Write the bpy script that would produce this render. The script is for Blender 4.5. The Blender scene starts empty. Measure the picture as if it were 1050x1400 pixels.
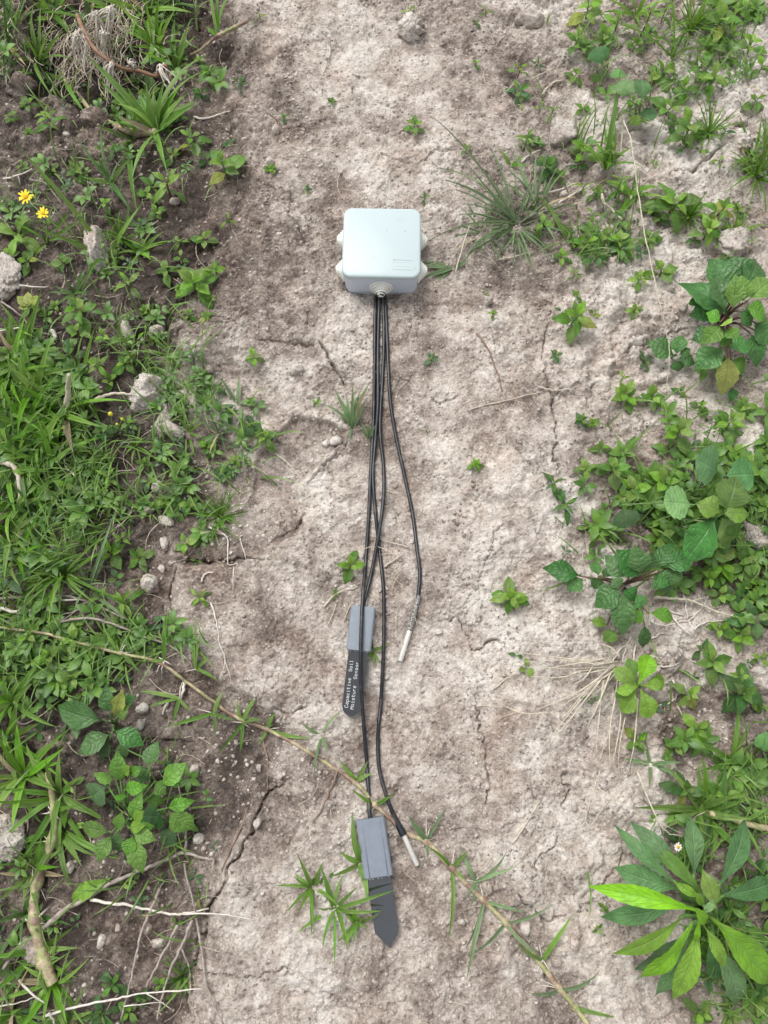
import bpy, math, random
import numpy as np
from mathutils import Vector, Matrix

# ------------------------------------------------------------------ camera, sky, sun, exposure
scene = bpy.context.scene
COL = scene.collection
CAM_H = 0.75                      # metres above the path
TILT = math.radians(14.0)         # tipped forward from straight down
FPX = 1050.0                      # focal length in pixels of the 1050 x 1400 photograph
cam_d = bpy.data.cameras.new('camera')
cam_d.sensor_fit = 'VERTICAL'
cam_d.sensor_height = 24.0
cam_d.lens = 24.0 * FPX / 1400.0
cam_d.clip_start = 0.01
cam_d.clip_end = 400.0
cam = bpy.data.objects.new('camera', cam_d)
COL.objects.link(cam)
cam.location = (0, 0, CAM_H)
cam.rotation_euler = (TILT, 0, 0)
scene.camera = cam

SUN_ELEV, SUN_ROT = math.radians(58), math.radians(-40)
world = bpy.data.worlds.new('World')
scene.world = world
world.use_nodes = True
wn, wl = world.node_tree.nodes, world.node_tree.links
wn.clear()
sky = wn.new('ShaderNodeTexSky')
sky.sky_type = 'NISHITA'
sky.sun_disc = False
sky.sun_elevation = SUN_ELEV
sky.sun_rotation = SUN_ROT
sky.dust_density = 3.0
hs = wn.new('ShaderNodeHueSaturation')          # an overcast sky: most of the blue is gone
hs.inputs['Saturation'].default_value = 0.16
bg = wn.new('ShaderNodeBackground')
bg.inputs['Strength'].default_value = 0.15
wo = wn.new('ShaderNodeOutputWorld')
wl.new(sky.outputs[0], hs.inputs['Color'])
wl.new(hs.outputs[0], bg.inputs['Color'])
wl.new(bg.outputs[0], wo.inputs['Surface'])

sun_d = bpy.data.lights.new('sun', 'SUN')
sun_d.energy = 1.6
sun_d.angle = math.radians(32)
sun_d.color = (1.0, 0.98, 0.955)
sun = bpy.data.objects.new('sun', sun_d)
COL.objects.link(sun)
# light comes from the upper left of the picture, high up
_az = math.radians(125)
_to = Vector((math.cos(_az) * math.cos(SUN_ELEV), math.sin(_az) * math.cos(SUN_ELEV), math.sin(SUN_ELEV)))
sun.rotation_euler = _to.to_track_quat('Z', 'Y').to_euler()
sun.location = _to * 5
sky.sun_rotation = math.atan2(_to.x, _to.y)

vs = scene.view_settings
vs.view_transform = 'Standard'
vs.look = 'None'
vs.gamma = 1.0
vs.use_curve_mapping = False
vs.exposure = 0.38
scene.cycles.max_bounces = 6
scene.cycles.diffuse_bounces = 3
scene.cycles.glossy_bounces = 3
scene.cycles.transmission_bounces = 3
scene.cycles.use_denoising = True
scene.cycles.denoiser = 'OPENIMAGEDENOISE'
scene.cycles.denoising_input_passes = 'RGB_ALBEDO_NORMAL'
scene.cycles.denoising_prefilter = 'ACCURATE'

# ------------------------------------------------------------------ helpers
def mkobj(name, data, parent=None, label=None, cat=None, group=None, kind=None):
    o = bpy.data.objects.new(name, data)
    COL.objects.link(o)
    if parent is not None:
        o.parent = parent
    if label: o['label'] = label
    if cat: o['category'] = cat
    if group: o['group'] = group
    if kind: o['kind'] = kind
    return o

def empty(name, loc, label, cat, group=None, rz=0.0):
    o = mkobj(name, None, None, label, cat, group)
    o.empty_display_size = 0.01
    o.location = loc
    o.rotation_euler = (0, 0, rz)
    return o

def local(root):
    return (Matrix.Translation(root.location) @ root.rotation_euler.to_matrix().to_4x4()).inverted()

def mesh(name, verts, faces, mat, smooth=True, uvs=None):
    me = bpy.data.meshes.new(name)
    me.from_pydata([tuple(v) for v in verts], [], faces)
    if uvs is not None:
        uv = me.uv_layers.new(name='UVMap')
        li = np.empty(len(me.loops), dtype=np.int32)
        me.loops.foreach_get('vertex_index', li)
        uv.data.foreach_set('uv', np.asarray(uvs, dtype=np.float32)[li].ravel())
    if smooth:
        me.polygons.foreach_set('use_smooth', [True] * len(me.polygons))
    for m in (mat if isinstance(mat, (list, tuple)) else [mat]):
        me.materials.append(m)
    me.update()
    return me

def fast_mesh(name, V, F, mat, smooth=True, uvs=None):
    """V (n,3), F (m,k) arrays with one polygon size k"""
    V = np.asarray(V, dtype=np.float32); F = np.asarray(F, dtype=np.int32)
    me = bpy.data.meshes.new(name)
    k = F.shape[1]
    me.vertices.add(len(V)); me.vertices.foreach_set('co', V.ravel())
    me.loops.add(F.size); me.loops.foreach_set('vertex_index', F.ravel())
    me.polygons.add(len(F))
    me.polygons.foreach_set('loop_start', np.arange(0, F.size, k, dtype=np.int32))
    me.polygons.foreach_set('loop_total', np.full(len(F), k, dtype=np.int32))
    if smooth:
        me.polygons.foreach_set('use_smooth', np.ones(len(F), dtype=bool))
    if uvs is not None:
        uv = me.uv_layers.new(name='UVMap')
        uv.data.foreach_set('uv', np.asarray(uvs, dtype=np.float32)[F.ravel()].ravel())
    me.materials.append(mat)
    me.update(calc_edges=True)
    me.validate()
    return me

def join_geo(parts):
    V, F, n = [], [], 0
    for v, f in parts:
        V += [tuple(p) for p in v]
        F += [tuple(i + n for i in q) for q in f]
        n += len(v)
    return V, F

def catmull(pts, sub):
    pts = [np.asarray(p, float) for p in pts]
    if len(pts) < 3:
        out = []
        for i in range(sub + 1):
            t = i / sub
            out.append(pts[0] * (1 - t) + pts[-1] * t)
        return out
    P_ = [2 * pts[0] - pts[1]] + pts + [2 * pts[-1] - pts[-2]]
    out = []
    for i in range(1, len(P_) - 2):
        a, b, c, d = P_[i - 1], P_[i], P_[i + 1], P_[i + 2]
        for j in range(sub):
            t = j / sub
            out.append(0.5 * (2 * b + (c - a) * t + (2 * a - 5 * b + 4 * c - d) * t * t + (3 * b - a - 3 * c + d) * t ** 3))
    out.append(pts[-1])
    return out

def tube(pts, rad, sides=6, cap=True):
    """tube along 3-D points; rad is a number or one radius per point"""
    pts = [Vector(p) for p in pts]
    n = len(pts)
    if not hasattr(rad, '__len__'):
        rad = [rad] * n
    V, F = [], []
    t0 = (pts[1] - pts[0]).normalized()
    ref = Vector((0, 0, 1)) if abs(t0.z) < 0.9 else Vector((1, 0, 0))
    x = t0.cross(ref).normalized()
    for i in range(n):
        a = pts[max(0, i - 1)]; b = pts[min(n - 1, i + 1)]
        t = (b - a)
        t = t.normalized() if t.length > 1e-9 else t0
        x = (x - t * x.dot(t))
        x = x.normalized() if x.length > 1e-9 else t.orthogonal().normalized()
        y = t.cross(x)
        for k in range(sides):
            a_ = 2 * math.pi * k / sides
            V.append(pts[i] + (x * math.cos(a_) + y * math.sin(a_)) * rad[i])
    for i in range(n - 1):
        for k in range(sides):
            k2 = (k + 1) % sides
            F.append((i * sides + k, i * sides + k2, (i + 1) * sides + k2, (i + 1) * sides + k))
    if cap:
        F.append(tuple(range(sides - 1, -1, -1)))
        F.append(tuple((n - 1) * sides + k for k in range(sides)))
    return V, F

# ------------------------------------------------------------------ seeded lattice noise (numpy)
def lattice(seed):
    return np.random.RandomState(seed).rand(256, 256)
_LT = {}
def vnoise(x, y, seed):
    T = _LT.setdefault(seed, lattice(seed))
    xi = np.floor(x).astype(np.int64); yi = np.floor(y).astype(np.int64)
    fx = x - xi; fy = y - yi
    fx = fx * fx * fx * (fx * (fx * 6 - 15) + 10); fy = fy * fy * fy * (fy * (fy * 6 - 15) + 10)
    x0 = xi & 255; x1 = (xi + 1) & 255; y0 = yi & 255; y1 = (yi + 1) & 255
    return ((T[x0, y0] * (1 - fx) + T[x1, y0] * fx) * (1 - fy) + (T[x0, y1] * (1 - fx) + T[x1, y1] * fx) * fy) * 2 - 1
def fbm(x, y, freq, octv, seed, gain=0.5):
    s = 0; a = 1.0; tot = 0
    for o in range(octv):
        # each octave is turned, so that no grid direction shows
        c, d = math.cos(0.7 * o + seed), math.sin(0.7 * o + seed)
        s = s + a * vnoise((x * c - y * d) * freq + 17.3 * o, (x * d + y * c) * freq - 9.1 * o, seed + o)
        tot += a; a *= gain; freq *= 2.03
    return s / tot
def billow(x, y, freq, octv, seed, gain=0.55):
    s = 0; a = 1.0; tot = 0
    for o in range(octv):
        c, d = math.cos(1.1 * o + seed), math.sin(1.1 * o + seed)
        s = s + a * np.abs(vnoise((x * c - y * d) * freq + 7.7 * o, (x * d + y * c) * freq + 3.1 * o, seed + o))
        tot += a; a *= gain; freq *= 2.1
    return s / tot
def worley(x, y, freq, seed):
    rs = np.random.RandomState(seed); JX = rs.rand(128, 128); JY = rs.rand(128, 128); ID = rs.rand(128, 128)
    X = x * freq; Y = y * freq
    xi = np.floor(X).astype(np.int64); yi = np.floor(Y).astype(np.int64)
    f1 = np.full(X.shape, 9.0); f2 = np.full(X.shape, 9.0); cid = np.zeros(X.shape)
    for dx in (-1, 0, 1):
        for dy in (-1, 0, 1):
            cx = (xi + dx); cy = (yi + dy)
            px_ = cx + JX[cx & 127, cy & 127]; py_ = cy + JY[cx & 127, cy & 127]
            d = (px_ - X) ** 2 + (py_ - Y) ** 2
            c = ID[cx & 127, cy & 127]
            closer = d < f1
            f2 = np.where(closer, f1, np.minimum(f2, d))
            cid = np.where(closer, c, cid)
            f1 = np.minimum(f1, d)
    return np.sqrt(f1), np.sqrt(f2), cid
def sstep(a, b, x):
    t = np.clip((x - a) / (b - a), 0, 1)
    return t * t * (3 - 2 * t)

# ------------------------------------------------------------------ where a point seen in the photograph lies on the ground
_ct, _st = math.cos(TILT), math.sin(TILT)
def ray_plane(px, py, z=0.0):
    x = (px - 525.0) / FPX; y = -(py - 700.0) / FPX
    dx, dy, dz = x, _st + y * _ct, -_ct + y * _st
    t = (CAM_H - z) / -dz
    return dx * t, dy * t
def mpp(py):                      # metres on the ground per photograph pixel, across
    return CAM_H / (FPX * _ct + (py - 700.0) * _st)

def seg_dist(x, y, poly, closed=False):
    """distance to a polyline, and the run along it (0..1)"""
    best = np.full(x.shape, 1e9); run = np.zeros(x.shape)
    pts = list(poly) + ([poly[0]] if closed else [])
    L = [math.dist(pts[i], pts[i + 1]) for i in range(len(pts) - 1)]; tot = sum(L); acc = 0
    for i in range(len(pts) - 1):
        ax, ay = pts[i]; bx, by = pts[i + 1]
        ex, ey = bx - ax, by - ay
        t = np.clip(((x - ax) * ex + (y - ay) * ey) / (ex * ex + ey * ey + 1e-12), 0, 1)
        d = np.hypot(x - ax - t * ex, y - ay - t * ey)
        m = d < best
        run = np.where(m, (acc + t * L[i]) / tot, run)
        best = np.where(m, d, best)
        acc += L[i]
    return best, run
def inside(x, y, poly):
    c = np.zeros(x.shape, dtype=bool)
    n = len(poly)
    for i in range(n):
        ax, ay = poly[i]; bx, by = poly[(i + 1) % n]
        if ay == by: continue
        c ^= ((ay > y) != (by > y)) & (x < (bx - ax) * (y - ay) / (by - ay) + ax)
    return c
def px_poly(pts):
    return [ray_plane(a, b) for a, b in pts]

# ------------------------------------------------------------------ material helpers
def newmat(name):
    m = bpy.data.materials.new(name)
    m.use_nodes = True
    nt = m.node_tree
    nt.nodes.clear()
    out = nt.nodes.new('ShaderNodeOutputMaterial')
    b = nt.nodes.new('ShaderNodeBsdfPrincipled')
    nt.links.new(b.outputs[0], out.inputs[0])
    return m, nt, b, out
def N(nt, typ, **kw):
    n = nt.nodes.new(typ)
    for k, v in kw.items():
        if k.startswith('i_'):
            key = k[2:]
            n.inputs[int(key) if key.isdigit() else key.replace('_', ' ')].default_value = v
        else:
            setattr(n, k, v)
    return n
def math_n(nt, op, a, b=None, clamp=False):
    n = nt.nodes.new('ShaderNodeMath'); n.operation = op; n.use_clamp = clamp
    for i, v in enumerate((a, b)):
        if v is None: continue
        if isinstance(v, (int, float)): n.inputs[i].default_value = v
        else: nt.links.new(v, n.inputs[i])
    return n.outputs[0]
def mix_c(nt, fac, a, b, blend='MIX'):
    n = nt.nodes.new('ShaderNodeMix'); n.data_type = 'RGBA'; n.blend_type = blend
    for i, v in ((0, fac), (6, a), (7, b)):
        if isinstance(v, (int, float)): n.inputs[i].default_value = v
        elif isinstance(v, tuple): n.inputs[i].default_value = (*v, 1)
        else: nt.links.new(v, n.inputs[i])
    return n.outputs[2]
def ramp(nt, src, stops, interp='LINEAR'):
    n = nt.nodes.new('ShaderNodeValToRGB'); cr = n.color_ramp; cr.interpolation = interp
    while len(cr.elements) < len(stops): cr.elements.new(0.5)
    for e, (p, c) in zip(cr.elements, stops):
        e.position = p
        e.color = (*c, 1) if isinstance(c, tuple) else (c, c, c, 1)
    nt.links.new(src, n.inputs[0])
    return n.outputs[0]
def noise_n(nt, vec, scale, detail=4, rough=0.55):
    n = nt.nodes.new('ShaderNodeTexNoise')
    n.inputs['Scale'].default_value = scale; n.inputs['Detail'].default_value = detail; n.inputs['Roughness'].default_value = rough
    nt.links.new(vec, n.inputs['Vector'])
    return n.outputs[0]
def bump_n(nt, h, strength, dist, prev=None):
    n = nt.nodes.new('ShaderNodeBump'); n.inputs['Strength'].default_value = strength; n.inputs['Distance'].default_value = dist
    nt.links.new(h, n.inputs['Height'])
    if prev is not None: nt.links.new(prev, n.inputs['Normal'])
    return n.outputs[0]
def obj_coord(nt):
    return nt.nodes.new('ShaderNodeTexCoord').outputs['Object']
def world_pos(nt):
    return nt.nodes.new('ShaderNodeNewGeometry').outputs['Position']
# ------------------------------------------------------------------ the soil
def soil_nodes(nt, b, tone_src, pos, clod=False):
    """flaky pale clay crust over brown earth; tone_src 0 = dry crust, 1 = damp"""
    def vor(scale, feature='F1', rnd=1.0):
        v = N(nt, 'ShaderNodeTexVoronoi', i_Scale=scale, feature=feature); v.inputs['Randomness'].default_value = rnd
        nt.links.new(wpos, v.inputs['Vector']); return v
    def add(*a):
        r = a[0]
        for q in a[1:]: r = math_n(nt, 'ADD', r, q)
        return r
    def mul(a, c): return math_n(nt, 'MULTIPLY', a, c)
    # a slightly crumpled coordinate, so that no cell looks round
    wn_ = N(nt, 'ShaderNodeTexNoise'); wn_.inputs['Scale'].default_value = 260; wn_.inputs['Detail'].default_value = 3; nt.links.new(pos, wn_.inputs['Vector'])
    wv_ = N(nt, 'ShaderNodeVectorMath', operation='SCALE'); nt.links.new(wn_.outputs['Color'], wv_.inputs[0]); wv_.inputs['Scale'].default_value = 0.0045
    wa_ = N(nt, 'ShaderNodeVectorMath', operation='ADD'); nt.links.new(pos, wa_.inputs[0]); nt.links.new(wv_.outputs[0], wa_.inputs[1])
    wpos = wa_.outputs[0]
    big = noise_n(nt, pos, 7.5, 4, 0.55)
    n_patch = noise_n(nt, pos, 24, 9, 0.66)
    n_flake = noise_n(nt, pos, 75, 9, 0.70)
    n_fine = noise_n(nt, pos, 520, 4, 0.65)
    region = noise_n(nt, pos, 19, 3, 0.6)
    v1 = vor(620.0); v2 = vor(300.0); v3 = vor(150.0)
    g1 = N(nt, 'ShaderNodeSeparateColor'); nt.links.new(v1.outputs['Color'], g1.inputs[0])
    g2 = N(nt, 'ShaderNodeSeparateColor'); nt.links.new(v2.outputs['Color'], g2.inputs[0])
    g3 = N(nt, 'ShaderNodeSeparateColor'); nt.links.new(v3.outputs['Color'], g3.inputs[0])
    patch = ramp(nt, n_patch, [(0.44, 0.0), (0.56, 1.0)])
    flake = ramp(nt, n_flake, [(0.455, 0.0), (0.525, 1.0)])
    d = add(tone_src, mul(math_n(nt, 'SUBTRACT', big, 0.5), 0.9), mul(math_n(nt, 'SUBTRACT', patch, 0.5), 0.21), mul(math_n(nt, 'SUBTRACT', flake, 0.5), 0.155),
            mul(math_n(nt, 'SUBTRACT', g1.outputs[0], 0.5), 0.16), mul(math_n(nt, 'SUBTRACT', n_fine, 0.5), 0.46))
    c = ramp(nt, d, [(0.00, (0.70, 0.650, 0.590)), (0.20, (0.575, 0.517, 0.460)), (0.40, (0.415, 0.355, 0.308)),
                     (0.60, (0.255, 0.209, 0.178)), (0.80, (0.132, 0.105, 0.089)), (1.0, (0.066, 0.052, 0.045))])
    tint = noise_n(nt, pos, 13, 4, 0.6)
    c = mix_c(nt, ramp(nt, tint, [(0.50, 0.0), (0.70, 0.45)]), c, (0.93, 0.79, 0.72), 'MULTIPLY')
    # separate grains: chalk-white ones, and dark crumbs gathered in patches
    where = ramp(nt, region, [(0.40, 0.15), (0.62, 1.0)])
    white = mul(ramp(nt, g2.outputs[0], [(0.86, 0.0), (0.865, 1.0)]), ramp(nt, v2.outputs['Distance'], [(0.30, 1.0), (0.46, 0.0)]))
    dry_ = math_n(nt, "SUBTRACT", 1.0, tone_src, clamp=True)
    c = mix_c(nt, mul(mul(white, 0.72), dry_), c, (0.70, 0.665, 0.62))
    dark1 = mul(mul(ramp(nt, g2.outputs[1], [(0.82, 0.0), (0.83, 1.0)]), ramp(nt, v2.outputs['Distance'], [(0.34, 1.0), (0.50, 0.0)])), where)
    c = mix_c(nt, mul(dark1, 0.80), c, (0.115, 0.092, 0.080))
    dark2 = mul(mul(ramp(nt, g3.outputs[2], [(0.90, 0.0), (0.905, 1.0)]), ramp(nt, add(v3.outputs['Distance'], mul(n_fine, 0.5)), [(0.50, 1.0), (0.66, 0.0)])), where)
    c = mix_c(nt, mul(dark2, 0.65), c, (0.135, 0.108, 0.094))
    nt.links.new(c, b.inputs['Base Color'])
    b.inputs['Roughness'].default_value = 0.95
    b.inputs['Specular IOR Level'].default_value = 0.12
    h = add(mul(n_fine, 0.55), mul(math_n(nt, 'SUBTRACT', 1.0, v1.outputs['Distance']), 0.30), mul(mul(math_n(nt, 'SUBTRACT', 0.6, v2.outputs['Distance']), g2.outputs[2]), 0.55), mul(n_flake, 0.9), mul(flake, -0.16))
    nt.links.new(bump_n(nt, h, 1.0, 0.0021), b.inputs['Normal'])

M = {}
m, nt, b, _ = newmat('soil')
at = N(nt, 'ShaderNodeAttribute', attribute_name='damp_shade')
soil_nodes(nt, b, at.outputs['Fac'], world_pos(nt))
M['soil'] = m
for nm, dv in (('clod_pale', 0.20), ('clod_mid', 0.32), ('clod_dark', 0.62)):
    m, nt, b, _ = newmat(nm)
    oi = N(nt, 'ShaderNodeObjectInfo')
    dd = math_n(nt, 'ADD', dv, math_n(nt, 'MULTIPLY', math_n(nt, 'SUBTRACT', oi.outputs['Random'], 0.5), 0.12))
    soil_nodes(nt, b, dd, world_pos(nt))
    M[nm] = m

CELL = 0.00118
X0, X1, Y0, Y1 = -0.50, 0.50, -0.31, 0.87
cx = np.arange(X0, X1 + 1e-9, CELL); cy = np.arange(Y0, Y1 + 1e-9, CELL)
step = CELL * 1.36 ** np.arange(1, 33)
run = np.cumsum(step)
gx = np.concatenate([X0 - run[::-1], cx, cx[-1] + run]); gy = np.concatenate([Y0 - run[::-1], cy, cy[-1] + run])
GX, GY = np.meshgrid(gx, gy, indexing='ij')

# outlines seen in the photograph, laid on the ground (name: pixels, height change, damp change, softness)
AREAS = [
    # the dark earth left of the trodden crust
    ([(-2600, -800), (380, -800), (330, -200), (318, 60), (300, 120), (345, 240), (300, 330), (255, 420), (225, 520), (262, 560), (338, 640), (345, 690), (235, 760), (228, 850), (262, 905),
      (330, 950), (398, 1000), (372, 1060), (310, 1170), (286, 1235), (262, 1330), (255, 1400), (250, 2100), (-2600, 2100)], -0.010, 0.16, 0.007),
    ([(-2600, -800), (360, -800), (315, -200), (310, 60), (285, 120), (325, 240), (280, 330), (240, 420), (210, 520), (245, 560), (310, 640), (315, 690), (225, 760), (215, 850), (250, 905), (300, 950), (370, 1000), (340, 1060), (290, 1170), (270, 1235), (250, 1330), (240, 1400), (230, 2100), (-2600, 2100)], 0.0, 0.31, 0.034),
    ([(30, -60), (140, -60), (190, 70), (230, 115), (150, 165), (90, 120), (40, 110)], -0.034, 0.30, 0.012),  # hollow under the roots: dark earth, with deep shade put into its tone
    ([(290, 60), (400, 70), (430, 200), (395, 290), (440, 370), (425, 470), (330, 480), (250, 470), (290, 350), (330, 250)], 0.001, 0.22, 0.016),
    ([(345, 625), (400, 560), (470, 590), (465, 615), (405, 665), (410, 720), (330, 775), (255, 770), (265, 740), (340, 690)], -0.0075, 0.25, 0.003),
    ([(225, 765), (330, 770), (390, 800), (380, 900), (330, 940), (270, 905)], 0.001, 0.06, 0.01),
    ([(330, 960), (420, 1000), (450, 1060), (400, 1150), (330, 1190), (300, 1170)], -0.001, 0.18, 0.012),
    ([(500, 1110), (640, 1130), (660, 1280), (600, 1330), (520, 1310), (480, 1220)], -0.001, 0.13, 0.02),
    ([(700, 1230), (760, 1290), (800, 1370), (780, 1480), (730, 1380), (690, 1300)], -0.006, 0.17, 0.008),
    ([(600, 40), (720, 60), (700, 220), (640, 200), (560, 130)], 0.0, 0.12, 0.03),
    ([(700, 70), (790, 90), (800, 260), (750, 400), (690, 420), (640, 300), (690, 180)], -0.003, 0.17, 0.02),
    ([(590, 300), (680, 300), (700, 400), (640, 420), (590, 390)], -0.002, 0.15, 0.02),
    ([(890, 960), (960, 940), (1060, 950), (1200, 1000), (1200, 1080), (1000, 1060), (930, 1060)], -0.008, 0.28, 0.008),
    ([(800, 100), (860, 90), (900, 110), (880, 160), (830, 150)], -0.006, 0.22, 0.012),
    ([(860, 620), (960, 700), (1080, 640), (1080, 860), (960, 820), (860, 760), (800, 730)], -0.004, 0.33, 0.02),
    ([(880, 590), (960, 640), (1000, 650), (930, 680), (870, 640)], -0.003, 0.12, 0.012),
    ([(910, 1060), (1200, 1040), (1200, 1420), (1040, 1400), (960, 1330), (920, 1200)], -0.004, 0.20, 0.02),
    ([(480, 560), (530, 540), (545, 620), (500, 640), (470, 620)], -0.002, 0.14, 0.012),
    ([(470, 720), (560, 720), (600, 800), (560, 870), (470, 860), (430, 830)], -0.002, 0.13, 0.02),
    ([(420, 160), (470, 180), (480, 280), (440, 300)], 0.001, 0.08, 0.02),
    ([(430, 640), (470, 640), (460, 720), (420, 720)], -0.001, -0.08, 0.01),
    # the palest crust
    ([(590, 620), (700, 590), (790, 640), (800, 800), (740, 900), (640, 860), (590, 740)], 0.002, -0.17, 0.03),
    ([(730, 430), (860, 380), (860, 560), (780, 600), (720, 560)], 0.003, -0.12, 0.03),
    ([(640, 880), (720, 860), (850, 1000), (820, 1180), (700, 1160), (640, 1020)], 0.001, -0.09, 0.03),
    ([(800, 130), (900, 170), (1010, 190), (1000, 260), (900, 250), (820, 210)], 0.006, -0.12, 0.02),
    ([(930, 60), (1060, 80), (1060, 280), (960, 300), (900, 200)], 0.004, -0.08, 0.03),
    ([(380, -20), (560, -20), (560, 70), (450, 150), (380, 120)], 0.001, -0.09, 0.03),
    ([(460, 190), (560, 190), (580, 260), (480, 280)], 0.001, -0.08, 0.02),
    ([(420, 430), (500, 400), (510, 500), (450, 500)], 0.003, -0.13, 0.012),
    ([(560, 430), (700, 420), (700, 560), (600, 560)], 0.001, -0.05, 0.03),
    ([(240, 450), (330, 445), (340, 490), (250, 500)], 0.008, -0.16, 0.008),
    ([(255, 1380), (400, 1250), (480, 1330), (460, 1420), (255, 1450)], 0.001, -0.10, 0.02),
    ([(760, 1160), (830, 1160), (850, 1350), (800, 1400), (740, 1300)], 0.002, -0.06, 0.02),
]
CRACKS = [  # pixels, width (m), depth (m)
    ([(430, 465), (437, 470), (448, 484), (452, 498), (463, 512), (478, 522)], 0.0030, 0.011),
    ([(352, 462), (378, 470), (420, 471), (430, 465)], 0.0022, 0.006),
    ([(351, 248), (375, 258), (392, 258), (398, 290), (410, 318), (425, 345)], 0.0020, 0.005),
    ([(418, 470), (420, 440), (421, 410)], 0.0018, 0.004),
    ([(572, 538), (590, 545), (605, 545), (630, 538)], 0.0020, 0.005),
    ([(600, 800), (620, 808), (640, 805), (655, 790), (668, 760), (680, 730), (690, 712)], 0.0016, 0.004),
    ([(600, 846), (625, 846), (632, 860), (645, 880), (650, 884), (675, 877), (695, 890)], 0.0022, 0.007),
    ([(648, 935), (652, 970), (655, 1000), (664, 1030), (668, 1060), (672, 1110)], 0.0020, 0.006),
    ([(750, 425), (748, 460), (742, 490), (750, 520), (754, 560), (757, 600), (764, 640), (765, 655)], 0.0024, 0.008),
    ([(700, 603), (722, 640), (730, 660)], 0.0018, 0.004),
    ([(843, 490), (868, 474), (890, 468), (920, 455), (945, 445)], 0.0026, 0.009),
    ([(930, 243), (952, 232), (968, 222), (985, 206)], 0.0026, 0.010),
    ([(990, 160), (996, 190), (1020, 168), (1045, 150)], 0.0026, 0.009),
    ([(1020, 285), (1032, 305), (1060, 310)], 0.0030, 0.010),
    ([(275, 1400), (258, 1380), (262, 1330), (285, 1250), (300, 1215), (322, 1180), (350, 1130), (365, 1085), (395, 1060)], 0.0030, 0.010),
    ([(262, 1325), (310, 1332), (350, 1330), (412, 1325)], 0.0018, 0.005),
    ([(240, 768), (270, 766), (330, 766), (370, 768)], 0.0026, 0.008),
    ([(240, 768), (230, 790), (226, 812), (238, 850), (252, 870), (258, 880)], 0.0030, 0.010),
    ([(480, 595), (468, 612), (440, 640), (420, 660)], 0.0016, 0.004),
    ([(372, 735), (400, 728), (412, 716), (420, 700)], 0.0026, 0.007),
    ([(195, 1013), (240, 1012), (262, 1014)], 0.0024, 0.008),
    ([(372, 965), (400, 975), (420, 965)], 0.0024, 0.006),
    ([(718, 1202), (735, 1180), (755, 1160), (765, 1140)], 0.0020, 0.006),
    ([(700, 1215), (716, 1230), (740, 1260), (760, 1255), (778, 1250)], 0.0022, 0.007),
    ([(748, 1330), (757, 1350), (765, 1362)], 0.0034, 0.012),
    ([(640, 210), (600, 205), (570, 222), (540, 215), (515, 210)], 0.0018, 0.004),
    ([(590, 225), (605, 232), (620, 240)], 0.0018, 0.004),
    ([(772, 1050), (774, 1085), (764, 1110)], 0.0022, 0.006),
    ([(500, 1390), (450, 1360), (420, 1330), (412, 1325)], 0.0014, 0.003),
    ([(230, 480), (240, 468), (250, 458), (272, 448), (320, 444)], 0.0032, 0.010),
    ([(690, 700), (706, 690), (722, 700), (740, 740), (752, 760)], 0.0014, 0.003),
    ([(560, 640), (590, 655), (615, 650)], 0.0014, 0.003),
    ([(820, 520), (800, 545), (810, 570)], 0.0018, 0.005),
    ([(860, 1130), (850, 1180), (800, 1230), (790, 1290)], 0.0016, 0.004),
]
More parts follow.
